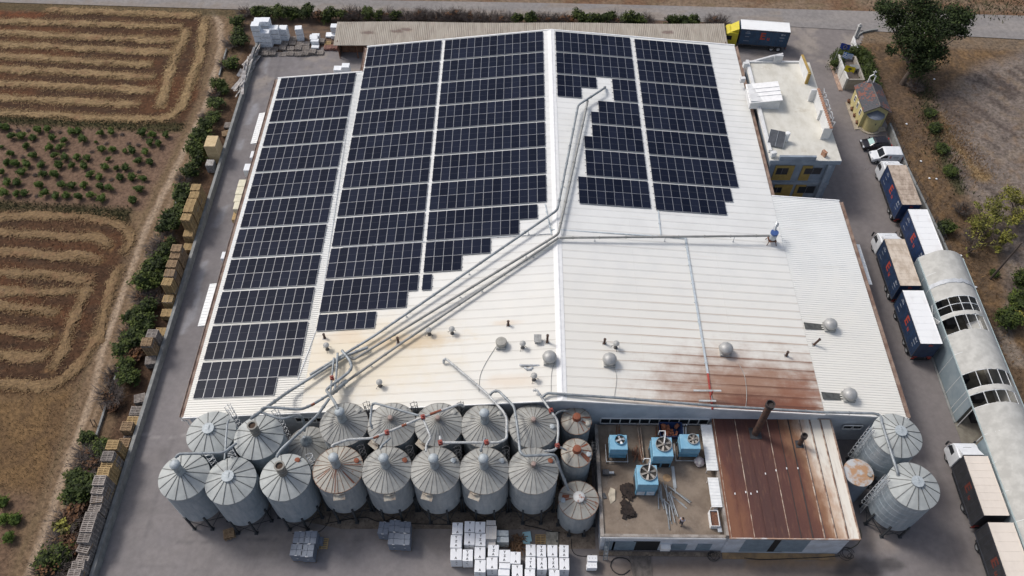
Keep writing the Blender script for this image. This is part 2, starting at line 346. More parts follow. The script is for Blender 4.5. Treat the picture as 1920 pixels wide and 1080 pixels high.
# land on the right of the yard
RXW = lambda y: 55.75 if y > 82 else 56.6
weed_line = PW([(1725, 140), (1738, 200), (1755, 260), (1775, 310), (1800, 360)])
gold_line = PW([(1762, 215), (1775, 250), (1800, 280), (1840, 330)])
grey_land = PW([(1745, 210), (1800, 140), (1930, 95), (2100, 110), (2100, 560), (1900, 560), (1850, 420), (1790, 330)])
pale_path = PW([(1880, 300), (1905, 285), (1940, 260)])
slab_old = PW([(1880, 570), (1893, 565), (1900, 640), (1940, 690), (1900, 690), (1868, 640)])
def right_cols(x, y):
    n1 = vnoise(x * 0.3, y * 0.3, 311); n2 = vnoise(x * 1.2, y * 1.2, 323, 4); nb = (n1 - .5) * 4 + (n2 - .5) * 1.5
    col = np.tile(np.array([0.135, 0.092, 0.058]), (len(x), 1))
    col = lay(col, sstep(n2, 0.42, 0.7) * 0.7, (0.215, 0.135, 0.068)); col = lay(col, sstep(vnoise(x * .5, y * .5, 353), .55, .75) * .6, (0.085, 0.062, 0.045))
    gl = sstep(poly_sd(x, y, grey_land) + nb * .5, -1.5, 1.5)
    col = lay(col, gl, (0.205, 0.172, 0.15)); col = lay(col, gl * sstep(n1, .4, .62) * .7, (0.155, 0.128, 0.115)); col = lay(col, gl * sstep(n2, .55, .75) * .6, (0.20, 0.135, 0.085))
    st = vnoise((x * .8 + y * .55) * .8, (y * .8 - x * .55) * .18, 371); col = lay(col, gl * sstep(st, .56, .7) * .75, (0.088, 0.07, 0.062)); col = lay(col, gl * sstep(1 - st, .6, .75) * .6, (0.22, 0.17, 0.12))
    col = lay(col, sstep(1.5 + nb * .5 - line_d(x, y, gold_line), 0, 1.4) * .8, (0.29, 0.20, 0.095))
    col = lay(col, sstep(1.2 + nb * .5 - line_d(x, y, weed_line), 0, 1.4) * .85, (0.058, 0.062, 0.028))
    col = lay(col, sstep(1.3 + nb * .5 - line_d(x, y, pale_path), 0, 1.6) * .6, (0.27, 0.225, 0.185))
    col = lay(col, sstep(poly_sd(x, y, slab_old) + nb * .3, -.4, .4) * .8, (0.25, 0.21, 0.175))
    col = lay(col, sstep(y - (113.6 - (x - 56) * .08) + nb * .3, 0, 1) * .45, (0.22, 0.18, 0.14))
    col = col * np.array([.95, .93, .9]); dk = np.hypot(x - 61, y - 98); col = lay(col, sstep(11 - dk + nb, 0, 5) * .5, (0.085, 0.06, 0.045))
    return col
def right_z(x, y): return ((vnoise(x * .5, y * .5, 401, 4) - .5) * 0.45 * sstep(x - 57.5, 0, 4) + (vnoise(x * 1.5, y * 1.5, 409, 3) - .5) * .12) * sstep(115 - (x - 56) * .075 - y, 0, 2) - .03
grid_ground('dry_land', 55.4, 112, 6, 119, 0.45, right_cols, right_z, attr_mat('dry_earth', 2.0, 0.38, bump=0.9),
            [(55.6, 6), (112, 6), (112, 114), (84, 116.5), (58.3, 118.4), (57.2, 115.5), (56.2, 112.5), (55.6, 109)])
# far side of the road
def far_cols(x, y):
    n1 = vnoise(x * .2, y * .5, 511); n2 = vnoise(x * .9, y * .9, 523)
    col = np.tile(np.array([0.20, 0.145, 0.10]), (len(x), 1)); col = lay(col, sstep(n1, .4, .65) * .8, (0.155, 0.085, 0.048)); col = lay(col, sstep(n2, .55, .75) * .6, (0.13, 0.10, 0.055))
    return col
ROAD_LO = [(-130, 125), (-90, 123.7), (-47, 122), (-25, 121), (28.7, 119.5), (56, 117.3), (84, 115), (130, 111)]; ROAD_HI = [(-130, 130), (-90, 128.5), (-25, 125), (8, 124.4), (28, 123.8), (61, 122.6), (86, 121.6), (130, 118.5)]
strip_ground('far_field', np.linspace(-130, 130, 330), [(x, y - .4) for x, y in ROAD_HI], [(-130, 180), (130, 180)], 60, far_cols, -.02, attr_mat('far_earth', 1.6, 0.35, bump=.7))
# road behind the works
def road_cols(x, y):
    n1 = vnoise(x * .12, y * .5, 611); n2 = vnoise(x * .8, y * .8, 623)
    col = np.tile(np.array([0.235, 0.22, 0.212]), (len(x), 1)); col = lay(col, sstep(n1, .45, .7) * .5, (0.29, 0.265, 0.245)); col = lay(col, sstep(n2, .55, .8) * .4, (0.185, 0.17, 0.16))
    lower = 121.0 - (x + 25) * 0.028
    col = lay(col, sstep(1.6 - np.abs(y - lower - 0.7) + (n2 - .5) * 3, 0, 1.2) * .35 * (x < 30), (0.255, 0.20, 0.15))
    col = lay(col, sstep(vnoise(x * .15, y * .9, 641), .56, .7) * .4 * (x > 0) * (x < 45), (0.26, 0.21, 0.165))
    return col
road_m = attr_mat('worn_road', 1.5, 0.12, rough=0.9, bump=0.15)
strip_ground('road', np.linspace(-130, 130, 400), ROAD_LO, ROAD_HI, 12, road_cols, 0.06, road_m)
# rear strip of bare soil under the hedge
rs = MB(); rs.add([(-45.5, 109.6, -.012), (-28.5, 112.2, -.012), (34, 113.2, -.012), (34, 119.9, -.012), (-25, 121.6, -.012), (-47, 122.3, -.012)], [(0, 1, 2, 3, 4, 5)])
tag(rs.build('verge', mat('hedge_soil', (0.15, 0.095, 0.062), 0.95, scale=.8, col2=(0.085, 0.058, 0.042), world_=True, bump=.6, bscale=9)), kind='structure')
# asphalt yard
stain_c = PW([(1560, 1062), (1640, 1058)]); oil2 = PW([(1600, 1040), (1680, 1075)])
def yard_cols(x, y):
    n1 = vnoise(x * .11, y * .11, 711); n2 = vnoise(x * .6, y * .6, 723); n3 = vnoise(x * 1.6, y * 1.6, 733, 3); nb = (n2 - .5) * 3
    col = np.tile(np.array([0.160, 0.148, 0.146]), (len(x), 1))
    col = lay(col, sstep(n1, .42, .68) * .55, (0.185, 0.168, 0.158)); col = lay(col, sstep(n2, .55, .8) * .35, (0.125, 0.115, 0.112))
    lane = sstep(x - 36, 0, 6); col = lay(col, lane * .55, (0.135, 0.118, 0.110))
    lft = sstep(-35 - x, 0, 3) * sstep(y - 45, 0, 10); col = lay(col, lft * .5, (0.128, 0.118, 0.118))
    puddle = sstep(.9 - np.abs(x + 40.9 + (n1 - .5) * 2), 0, .7) * sstep(vnoise(x * .7, y * .35, 741), .48, .62) * (y > 55)
    col = lay(col, puddle * .7, (0.215, 0.215, 0.225))
    rear = sstep(y - 96, 0, 8); col = lay(col, rear * sstep(vnoise(x * .25, y * .4, 751), .45, .65) * .7, (0.235, 0.205, 0.175)); col = lay(col, rear * sstep(n2, .6, .75) * .3, (0.11, 0.10, .095))
    # turning marks by the gate
    for r in (9.5, 11.8): col = lay(col, sstep(.35 - np.abs(np.hypot(x - 57, y - 121) - r - n1), 0, .3) * .35 * (x < 56), (0.10, 0.092, 0.088))
    dust = sstep(poly_sd(x, y, PW([(540, 985), (420, 1000), (470, 1030), (620, 1010), (1120, 1035), (1120, 985)])) + nb * .6, -1.6, 1.2); col = lay(col, dust * .55, (0.20, 0.172, 0.145))
    front = sstep(poly_sd(x, y, PW([(1120, 1046), (1600, 1046), (1640, 1090), (1120, 1090)])) + nb * .5, -1.2, 1.0); col = lay(col, front * .65, (0.125, 0.095, 0.072))
    col = lay(col, sstep(poly_sd(x, y, PW([(1390, 1045), (1600, 1045), (1590, 1062), (1400, 1062)])) + nb * .3, -.5, .6) * .7, (0.225, 0.145, 0.078))
    pale = sstep(poly_sd(x, y, PW([(1600, 990), (1690, 985), (1680, 1030), (1620, 1045), (1590, 1040)])) + nb * .5, -1.0, 1.2); col = lay(col, pale * .75, (0.25, 0.21, 0.18))
    for c, rx, ry in ((P(1585, 1065), 1.1, .9), (P(1630, 1062), 1.8, 1.0), (P(1675, 1058), 1.3, .7), (P(1600, 1078), 2.4, .6)):
        d = np.hypot((x - c[0]) / rx, (y - c[1]) / ry); col = lay(col, sstep(1.3 + nb * .5 - d, 0, .9) * .7, (0.045, 0.042, 0.042))
    crack = sstep(.16 - np.abs(y - (41.3 + .25 * np.sin(x * 1.3) + (n3 - .5) * .7)), 0, .14) * (x < -35.5); col = lay(col, crack * .7, (0.25, 0.235, 0.225))
    rs_ = np.random.default_rng(5)
    for _ in range(70):
        cx_, cy_, rr = rs_.uniform(-41, 55), rs_.uniform(14, 116), rs_.uniform(.3, 1.1); m_ = sstep(rr + nb * .3 - np.hypot(x - cx_, (y - cy_) * rs_.uniform(.6, 1.5)), 0, rr * .7); col = lay(col, m_ * rs_.uniform(.2, .5), (0.075, 0.07, 0.068) if rs_.random() < .65 else (0.22, 0.20, 0.185))
    for k_ in range(7):
        x0_ = (-39.8, -38.3, 44.5, 46.2, 53.5, -39.0, 45.4)[k_]; col = lay(col, sstep(.3 - np.abs(x - x0_ - .5 * np.sin(y * .09 + k_)), 0, .25) * .22 * sstep(vnoise(x * .2, y * .25, 900 + k_), .4, .55), (0.09, 0.085, 0.085))
        y0_ = (14, 17.5, 19, 21.5, 24, 26, 15.5)[k_]; col = lay(col, sstep(.26 - np.abs(y - y0_ - 1.2 * np.sin(x * .07 + k_)), 0, .22) * .25 * sstep(vnoise(x * .2, y * .25, 920 + k_), .4, .55), (0.09, 0.085, 0.085))
    crack2 = sstep(.13 - np.abs(y - 29.2 - (x + 34) * .06 - (n3 - .5) * .5), 0, .12) * (x > -37) * (x < -22); col = lay(col, crack2 * .55, (0.09, 0.085, 0.085))
    for k in range(3):                                            # wheel-polished bands in the right lane
        col = lay(col, sstep(.5 - np.abs(x - (44.2 + k * 1.1) - (n1 - .5) * 2), 0, .4) * .18, (0.11, 0.098, 0.092))
    return col
_yc = yard_cols
yard_cols = lambda x, y: _yc(x, y) * np.array([1.33, 1.335, 1.36])
yard_m = attr_mat('yard_asphalt', 1.3, 0.085, rough=0.88, bump=0.1, fine=26)
grid_ground('yard', -42.6, 57.5, 8, 121, 0.36, yard_cols, lambda x, y: np.zeros_like(x), yard_m,
            [(-42.5, 8), (-42.5, 110), (-29, 112.4), (33.5, 113.4), (33.7, 121.0), (57.4, 119.6), (57.4, 115.5), (56.0, 112.5), (55.7, 109), (55.7, 82), (56.7, 70), (56.8, 8)])
# brown concrete apron below the silos
apr = MB(); ap = PW([(556, 975), (640, 992), (850, 992), (1118, 1030)])
apr.add([(ap[0][0], ap[0][1], .03), (ap[1][0], ap[1][1], .03), (ap[2][0], ap[2][1], .03), (3.9, ap[2][1], .03), (4.0, 29.0, .03), (8.4, 29.0, .03), (8.4, 41, .03), (-35, 41, .03), (-33, 34, .03), (-24, 33, .03)], [tuple(range(10))])
k = NT('stained_concrete'); p_ = k.pos(); f = k.step(k.noise(.7, p_, 6, .65), .35, .65)
c_ = k.mix(f, (0.135, 0.108, 0.084), (0.255, 0.205, 0.155)); c_ = k.mix(k.step(k.noise(3.5, p_, 5), .5, .7), c_, (0.105, 0.083, 0.066)); k.bump(k.noise(12, p_), .3, .03)
concrete_dirty = k.out(c_, .92)
tag(apr.build('apron', concrete_dirty), kind='structure')
# ================================================================ STRAW, GRASS
def straw_mat(name, lo, hi):
    k = NT(name); v_ = k.pos(); f = k.step(k.noise(2.6, k.mapv(v_, (1, 1.8, 1)), 6, .7), .3, .7)
    c_ = k.mix(f, lo, hi); c_ = k.mix(k.step(k.noise(.35, v_, 3), .5, .72), c_, (0.225, 0.128, 0.062)); c_ = k.mix(k.math('MULTIPLY', k.step(k.noise(1.5, v_, 6, .75), .56, .68), .75), c_, (0.125, 0.082, 0.05)); k.bump(k.noise(14, v_), .8, .08)
    return k.out(c_, .9)
STRAW = [straw_mat('straw', (0.18, 0.11, 0.05), (0.345, 0.24, 0.115)), straw_mat('straw_low', (0.15, 0.09, 0.042), (0.275, 0.18, 0.085))]
def swath(name, pts, label, group, wid=2.0, h=.32):
    h *= .42; wid *= .72
    pts = [Vector((*P(a, b), 0)) for a, b in pts]; path = []
    for a, b in zip(pts[:-1], pts[1:]):
        n = max(2, int((b - a).length / .32)); path += [a.lerp(b, i / n) for i in range(n)]
    path.append(pts[-1])
    for _ in range(14): path = [path[0]] + [(path[i - 1] + path[i] * 2 + path[i + 1]) / 4 for i in range(1, len(path) - 1)] + [path[-1]]
    mb = MB(); n = len(path); vs = []; K = 9; sd_ = random.random() * 90
    for i, p in enumerate(path):
        d = (path[min(i + 1, n - 1)] - path[max(i - 1, 0)]).normalized(); s = Vector((-d.y, d.x, 0))
        e = min(1, i / 5 + .25, (n - 1 - i) / 5 + .15) if i < n else 1
        w = wid * e * (.68 + .75 * mnoise.noise((p.x * .45 + sd_, p.y * .45, 0)) + .35 * random.random()); off = .55 * mnoise.noise((p.x * .22, p.y * .22, sd_))
        for j in range(K):
            t = (j / (K - 1) * 2 - 1); prof = max(0, 1 - t * t) ** .7
            z = h * e * prof * (.55 + .75 * random.random() + .5 * mnoise.noise((p.x * .9, p.y * .9, j + sd_))) - (.03 if j in (0, K - 1) else -.04)
            vs.append(p + s * (off + t * w / 2 + random.uniform(-.2, .2)) + Vector((0, 0, z + .03)))
    fs = [(i * K + j, i * K + j + 1, (i + 1) * K + j + 1, (i + 1) * K + j) for i in range(n - 1) for j in range(K - 1)]
    mb.add(vs, fs)
    for i, p in enumerate(path):                                 # loose stalks
        for _ in range(26):
            t = random.gauss(0, .34) * wid; a = random.random() * 6.28; L = random.uniform(.25, .65); dd_ = (path[min(i + 1, n - 1)] - path[max(i - 1, 0)]).normalized(); q = p + Vector((-dd_.y, dd_.x, 0)) * t + dd_ * random.uniform(-.2, .2) + Vector((0, 0, random.uniform(.03, .16)))
            d = Vector((math.cos(a), math.sin(a), random.uniform(-.15, .3))) * L; s = Vector((-d.y, d.x, 0)).normalized() * .045
            mb.add([q - s, q + s, q + d], [(0, 1, 2)])
    return tag(mb.build('straw_swath', STRAW['lower' in group]), label, 'straw', group)
for i, l in enumerate(SW_U):
    swath('straw_swath', U(l), f'long pale straw swath in the far upper field, {ordw(i + 1)} from the road' if i < 8 else ('outermost straw swath bending round the corner of the upper field beside the track', 'inner cross swath of straw across the ends of the upper field rows')[i - 8], 'straw swaths of the upper field', 2.1)
for i, l in enumerate(SW_L):
    swath('straw_swath', L_(l), f'pale straw swath in the nearer lower field, {ordw(i + 1)} below the orchard' if i < 8 else ('outer straw swath curving round the lower field beside the dirt track', 'short thick cross swath of straw inside the lower field')[i - 8], 'straw swaths of the lower field', 1.8, .26)
def blades(name, sampler, n, hgt, wid, material, label=None):
    mb = MB()
    for _ in range(n):
        x, y = sampler(); a = random.random() * 6.28; h = hgt * random.uniform(.5, 1.3); w = wid * random.uniform(.6, 1.3); lean = (random.uniform(-.6, .6) * h, random.uniform(-.6, .6) * h)
        c, s = math.cos(a) * w, math.sin(a) * w
        mb.add([(x - c, y - s, 0), (x + c, y + s, 0), (x + lean[0], y + lean[1], h)], [(0, 1, 2)])
    return tag(mb.build(name, material, recalc=False), label, 'grass' if label else None, kind='stuff')
def in_poly(poly, jit=.6):
    xs, ys = [p[0] for p in poly], [p[1] for p in poly]
    def f():
        while 1:
            x, y = random.uniform(min(xs), max(xs)), random.uniform(min(ys), max(ys))
            if poly_sd(np.array([x]), np.array([y]), poly)[0] > random.uniform(-jit, .3): return x, y
    return f
def along(lines, w):
    segs = [(a, b, math.hypot(b[0] - a[0], b[1] - a[1])) for l in lines for a, b in zip(l[:-1], l[1:])]
    def f():
        a, b, _ = random.choices(segs, [s[2] for s in segs])[0]; t = random.random()
        return a[0] + (b[0] - a[0]) * t + random.gauss(0, w), a[1] + (b[1] - a[1]) * t + random.gauss(0, w)
    return f
grass_m = mat('green_grass', (0.085, 0.085, 0.034), .8, scale=.5, col2=(0.05, 0.056, 0.022), world_=True)
drygrass_m = mat('dry_grass', (0.29, 0.195, 0.088), .85, scale=.6, col2=(0.15, 0.092, 0.042), world_=True)
both = lambda a, b: (lambda: a() if random.random() < .5 else b())
blades('green_grass', both(in_poly(green_top), in_poly(green_low)), 3600, .3, .07, grass_m, 'short green grass growing in strips above and below the orchard')
blades('dry_grass', both(in_poly(straw_area, 1.5), along([track_c], 2.6)), 5200, .22, .04, drygrass_m, 'dry yellow grass along the dirt track and below the lower field')
blades('stubble', both(in_poly(upper_field), in_poly(lower_field)), 9000, .2, .05, mat('stubble', (0.15, 0.09, 0.05), .9, scale=.4, col2=(0.075, 0.046, 0.028), world_=True), 'short brown stubble standing between the straw swaths')
blades('weeds', both(along([weed_line], 1.0), along([PW([(1640, 10), (1920, 15)])], 2.0)), 1800, .5, .1, grass_m, 'dark green weeds in a line across the dry land right of the yard')
blades('wild_grass', both(along([gold_line], 1.6), along([PW([(1690, 220), (1730, 330), (1780, 440), (1830, 530), (1900, 720)])], 2.6)), 5200, .32, .05, mat('rusty_grass', (0.30, 0.19, 0.085), .9, scale=.5, col2=(0.16, 0.09, 0.042), world_=True), 'rusty dry grass on the bank right of the yard wall')
# ================================================================ VEGETATION
def leaf_mat(name, a, b):
    k = NT(name); oi = k.n('ObjectInfo').outputs['Random']; f = k.step(k.noise(1.1, k.obj(), 4, .6), .35, .65)
    c = k.mix(f, b, a); c = k.mix(1.0, c, k.mix(oi, (.72, .74, .72), (1.3, 1.24, 1.15)), 'MULTIPLY')
    return k.out(c, .75, 0, .25)
LEAF = [leaf_mat('leaf_dark', (0.036, 0.052, 0.014), (0.02, 0.03, 0.009)), leaf_mat('leaf_mid', (0.062, 0.09, 0.02), (0.034, 0.052, 0.012)), leaf_mat('leaf_light', (0.10, 0.132, 0.026), (0.058, 0.08, 0.016))]
LEAF_Y = [leaf_mat('leaf_olive', (0.14, 0.135, 0.04), (0.08, 0.075, 0.028)), leaf_mat('leaf_yellow', (0.27, 0.255, 0.05), (0.165, 0.155, 0.036)), leaf_mat('leaf_lime', (0.30, 0.295, 0.06), (0.19, 0.19, 0.042))]
LEAF_R = [leaf_mat('leaf_rust', (0.10, 0.052, 0.03), (0.05, 0.03, 0.02)), leaf_mat('leaf_brown', (0.16, 0.08, 0.04), (0.08, 0.045, 0.03)), leaf_mat('leaf_orange', (0.20, 0.095, 0.04), (0.10, 0.055, 0.03))]
bark_m = mat('bark', (0.13, 0.10, 0.08), .9, scale=4, var=.3); twig_m = mat('dry_twig', (0.155, 0.13, 0.115), .9, scale=2, col2=(0.075, 0.06, 0.055), rnd=.25)
def leaves(mb, blobs, n, leaf, seed, flat=.75, shell=.55, core=.0):
    r = random.Random(seed); tot = sum(b[3] ** 2 for b in blobs)
    for b in blobs:
        cx, cy, cz, br = b[:4]; k = int(n * br * br / tot)
        clumps = []
        for _ in range(max(4, k // 22)):
            d = Vector((r.gauss(0, 1), r.gauss(0, 1), r.gauss(0, 1) + .25)).normalized(); clumps.append((d * br * r.uniform(shell, 1.0), r.choice((0, 0, 0, 1, 1, 1, 1, 2, 2))))
        for _ in range(k):
            c, mi = r.choice(clumps); q = c + Vector((r.gauss(0, .22), r.gauss(0, .22), r.gauss(0, .18))) * br
            p = Vector((cx + q.x, cy + q.y, max(.03, cz + q.z * flat)))
            u = Vector((r.gauss(0, 1), r.gauss(0, 1), r.gauss(0, .7))).normalized(); w = u.cross(Vector((r.gauss(0, .6), r.gauss(0, .6), 1))).normalized()
            s = leaf * r.uniform(.6, 1.35); mm = mi if r.random() < .75 else r.randint(0, 2)
            mb.add([p - u * s, p - w * s * .55, p + u * s, p + w * s * .55], [(0, 1, 2, 3)], mm)
    for b in blobs:                                          # solid dark core inside each blob, blocks the view through
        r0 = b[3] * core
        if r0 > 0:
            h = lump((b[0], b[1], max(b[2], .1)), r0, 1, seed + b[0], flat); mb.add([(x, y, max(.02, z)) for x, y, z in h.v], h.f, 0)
    return mb
def lump(c, r, n, seed, sq=.8):
    b = bmesh.new(); bmesh.ops.create_icosphere(b, subdivisions=n + 1 if n > 1 else 2, radius=1)
    for v in b.verts: f = 1 + .28 * mnoise.noise(v.co * 1.7 + Vector((seed, seed, 0))); v.co = Vector((v.co.x * r * f, v.co.y * r * f, max(-.35, v.co.z) * r * sq * f)) + Vector(c)
    m = MB(); b.verts.index_update(); m.add([v.co[:] for v in b.verts], [[v.index for v in f.verts] for f in b.faces]); b.free(); return m
def branches(mb, seed, n, L, r0, spread=.9, z0=.05, sub=3):
    r = random.Random(seed)
    for _ in range(n):
        a = r.random() * 6.28; d = Vector((math.cos(a) * spread, math.sin(a) * spread, r.uniform(.6, 1.3))).normalized(); l = L * r.uniform(.6, 1.1)
        p0 = Vector((0, 0, z0)); p1 = p0 + d * l * .55 + Vector((r.gauss(0, .05), r.gauss(0, .05), 0)) * L; p2 = p0 + d * l + Vector((r.gauss(0, .1), r.gauss(0, .1), r.gauss(0, .05))) * L
        mb.tube([p0, p1, p2], r0, 4, rs=[r0, r0 * .6, r0 * .2], cap=False)
        for _ in range(sub):
            t = r.uniform(.35, .95); q = p0.lerp(p1, t * 2) if t < .5 else p1.lerp(p2, t * 2 - 1); dd = (d + Vector((r.gauss(0, .7), r.gauss(0, .7), r.gauss(0, .4)))).normalized()
            mb.tube([q, q + dd * l * r.uniform(.2, .45)], r0 * .35, 3, rs=[r0 * .35, r0 * .1], cap=False)
    return mb
SHRUB = []
for s in range(5):
    r = random.Random(100 + s); bl = [(r.uniform(-.35, .35), r.uniform(-.35, .35), r.uniform(.55, 1.05), r.uniform(.42, .66)) for _ in range(6)]
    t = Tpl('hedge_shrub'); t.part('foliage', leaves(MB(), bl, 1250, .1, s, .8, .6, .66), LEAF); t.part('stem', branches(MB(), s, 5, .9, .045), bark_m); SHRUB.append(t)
DRY = []
for s in range(3):
    t = Tpl('dry_shrub'); t.part('twigs', branches(MB(), 40 + s, 80, 1.3, .034, 1.15, .05, 9), twig_m)
    t.part('foliage', leaves(MB(), [(0, 0, .5, .75)], 70, .09, 60 + s), LEAF_R); DRY.append(t)
RUST = Tpl('rusty_shrub'); RUST.part('foliage', leaves(MB(), [(0, 0, .6, .6), (.35, .2, .5, .5), (-.3, .25, .7, .5), (0, -.4, .5, .5)], 520, .12, 77), LEAF_R); RUST.part('stem', branches(MB(), 5, 8, .9, .04), bark_m)
YEL = Tpl('yellow_shrub'); YEL.part('foliage', leaves(MB(), [(0, 0, .7, .6), (.3, .2, .9, .45), (-.3, .1, .6, .5)], 480, .13, 78), LEAF_Y); YEL.part('stem', branches(MB(), 6, 8, .9, .04), bark_m)
KIND = {'g': (SHRUB, 'dense green hedge shrub'), 'd': (DRY, 'leafless grey brown dry shrub'), 'r': ([RUST], 'rusty brown withered shrub'), 'y': ([YEL], 'yellow green shrub')}
left_h = [(460, 22, 1.2, 'd'), (448, 42, 1.3, 'g'), (446, 66, 1.3, 'g')]
left_h += [(300 + a / 2.842, 60 + b / 2.842, r, k) for a, b, r, k in [(425, 60, 1.3, 'g'), (385, 60, 1.2, 'd'), (388, 165, 1.35, 'g'), (350, 165, 1.0, 'd'), (312, 290, 1.2, 'g'), (340, 310, 1.0, 'g'), (285, 330, .9, 'd'),
    (296, 385, 1.25, 'g'), (285, 460, 1.2, 'g'), (245, 450, .9, 'd'), (255, 505, 1.3, 'g'), (215, 575, 1.6, 'g'), (190, 640, 1.5, 'g'), (205, 680, 1.3, 'g'), (172, 735, 1.5, 'g'), (132, 775, 1.1, 'd'), (122, 870, 1.75, 'g'), (104, 970, 1.4, 'g'), (70, 1025, 1.8, 'g')]]
left_h += [(200 + a / 3.086, 430 + b / 3.086, r, k) for a, b, r, k in [(335, 70, 1.2, 'd'), (368, 80, 1.0, 'g'), (285, 110, 1.2, 'd'), (332, 160, 1.3, 'g'), (300, 210, 1.5, 'g'), (255, 240, 1.2, 'g'), (232, 315, 1.7, 'g'), (292, 300, 1.3, 'g'), (200, 385, 1.2, 'd'), (262, 400, 1.2, 'd'), (246, 452, 1.25, 'g'),
    (160, 505, 1.2, 'g'), (202, 550, 1.7, 'g'), (128, 600, 1.2, 'd'), (172, 635, 1.6, 'g'), (108, 690, 1.4, 'g'), (150, 725, 1.3, 'r'), (125, 780, 1.25, 'g'), (128, 860, 1.25, 'g'), (45, 850, 1.2, 'd'), (22, 960, 1.4, 'd'), (52, 1025, .9, 'r')]]
left_h += [(60 + a / 3.377, 760 + b / 3.377, r, k) for a, b, r, k in [(365, 210, 1.0, 'g'), (343, 300, 1.1, 'd'), (430, 270, 1.15, 'g'), (355, 390, 1.6, 'd'), (280, 470, 1.2, 'g'), (345, 530, 1.6, 'g'), (300, 560, 1.2, 'g'), (245, 580, 1.2, 'g'), (290, 660, 1.4, 'r'), (215, 715, 1.4, 'd'), (195, 770, 1.15, 'y'), (190, 860, 1.4, 'd'), (255, 880, 1.1, 'r'), (172, 955, 1.4, 'g'), (105, 975, 1.3, 'g'), (130, 1040, 1.6, 'd')]]
cnt = {}
for px, py, r, kd in left_h:
    cnt[kd] = cnt.get(kd, 0) + 1; L, lab = KIND[kd]; t = random.choice(L); p = P(px, py, .55 * r)
    t.spawn(f'{lab} along the left boundary, {ordw(cnt[kd])} such from the rear road', 'shrub', (min(p[0], WX - 1.2), p[1], -.03), random.random() * 6.28, 'shrubs along the left boundary', (r * random.uniform(1.12, 1.35), r * random.uniform(1.15, 1.45), r * random.uniform(.85, 1.15)))
xs = 482; i = 0; cnt = {}
while xs < 1362:
    g_ = xs < 585 or 610 < xs < 640 or 680 < xs < 718 or 735 < xs < 752 or 965 < xs < 995 or 1085 < xs < 1155 or 1172 < xs < 1195 or 1262 < xs < 1300
    if xs < 1225 or 1250 < xs < 1310 or xs > 1320:
        kd = 'g' if g_ else ('r' if random.random() < .12 else 'd'); cnt[kd] = cnt.get(kd, 0) + 1; L, lab = KIND[kd]; p = P(xs, 25 + (xs - 480) * .020 + random.uniform(-2, 3), .8)
        r = random.uniform(1.35, 1.7)
        random.choice(L).spawn(f'{lab} behind the long shed, {ordw(cnt[kd])} such from the left', 'shrub', (p[0], p[1], -.02), random.random() * 6.28, 'shrubs behind the long shed', (r * 1.15, r * .9, r * (1.0 if kd == 'd' else .95)))
    xs += random.uniform(15, 21)
# orchard bushes
LEAF_O = [leaf_mat('orchard_leaf_dark', (0.058, 0.092, 0.016), (0.032, 0.054, 0.010)), leaf_mat('orchard_leaf_mid', (0.088, 0.135, 0.022), (0.05, 0.082, 0.014)), leaf_mat('orchard_leaf_light', (0.125, 0.175, 0.032), (0.075, 0.11, 0.02))]
BUSH = []
for s in range(4):
    r = random.Random(200 + s); bl = [(r.uniform(-.2, .2), r.uniform(-.2, .2), r.uniform(.42, .72), r.uniform(.36, .5)) for _ in range(5)]
    t = Tpl('citrus_bush'); t.part('foliage', leaves(MB(), bl, 560, .075, 300 + s, .85, .7, .7), LEAF_O); t.part('stem', branches(MB(), 9 + s, 4, .6, .035), bark_m); BUSH.append(t)
rows = [[(5, 140), (65, 145), (375, 170), (455, 163), (690, 185), (750, 180), (970, 195), (1075, 190), (1370, 205), (1475, 212), (1590, 222)],
        [(105, 235), (205, 232), (315, 246), (505, 250), (615, 266), (800, 262), (920, 274, .5), (1435, 292), (1525, 300)],
        [(5, 322, .6), (245, 328), (470, 338), (570, 342), (980, 358), (1085, 350), (1195, 372, .75), (1280, 376), (1395, 380)],
        [(105, 394), (320, 410), (517, 421), (625, 432), (730, 432), (845, 440), (1035, 450, .7), (1335, 464), (1450, 477)],
        [(60, 486), (160, 490), (260, 503), (390, 503), (572, 512), (685, 512), (815, 526), (1010, 531), (1115, 531, .8), (1205, 541)],
        [(10, 576), (205, 581), (418, 592), (540, 600), (860, 606), (950, 621), (1160, 629), (1275, 633), (1385, 636)],
        [(65, 681), (160, 681), (385, 698), (590, 701), (690, 708), (800, 706), (975, 713), (1045, 726), (1345, 740)],
        [(40, 776), (150, 786), (235, 783), (435, 776), (530, 804), (635, 804), (765, 809), (868, 804), (980, 834), (1285, 850)]]
for ri, rw in enumerate(rows):
    for ci, q in enumerate(reversed(rw)):
        p = P(q[0] / 5.144, 210 + q[1] / 5.144, .5); s = (q[2] if len(q) > 2 else 1) * random.uniform(.98, 1.2)
        BUSH[(ri * 3 + ci) % 4].spawn(f'small round green orchard bush, {ordw(ci + 1)} from the track in the {ordw(ri + 1)} row from the top', 'bush', (p[0], p[1], -.03), random.random() * 6.28, 'orchard bushes', (s, s, s * random.uniform(.9, 1.1)))
for ri, (a, b) in enumerate([(170, 172), (265, 174), (570, 186), (1175, 212), (1020, 300), (1240, 300), (1330, 312), (885, 380), (215, 430), (335, 602), (1340, 572), (1070, 645), (355, 805), (170, 180)]):
    p = P(a / 5.144, 210 + b / 5.144, .2); DRY[ri % 3].spawn(f'withered brown orchard bush among the green ones, {ordw(ri + 1)} counted from the top', 'bush', (p[0], p[1], -.03), random.random() * 6, 'withered orchard bushes', (.36, .36, .22))
for n, (a, b) in zip(('uppermost', 'left one of the middle pair', 'right one of the middle pair', 'lowest'), [(20, 667), (15, 757), (93, 762), (45, 860)]):
    p = P(a / 3, 720 + b / 3, .5); BUSH[1].spawn(f'green bush on bare soil near the lower left corner, {n}', 'bush', (p[0], p[1], -.03), random.random() * 6, 'bushes of the lower left plot', 1.25)
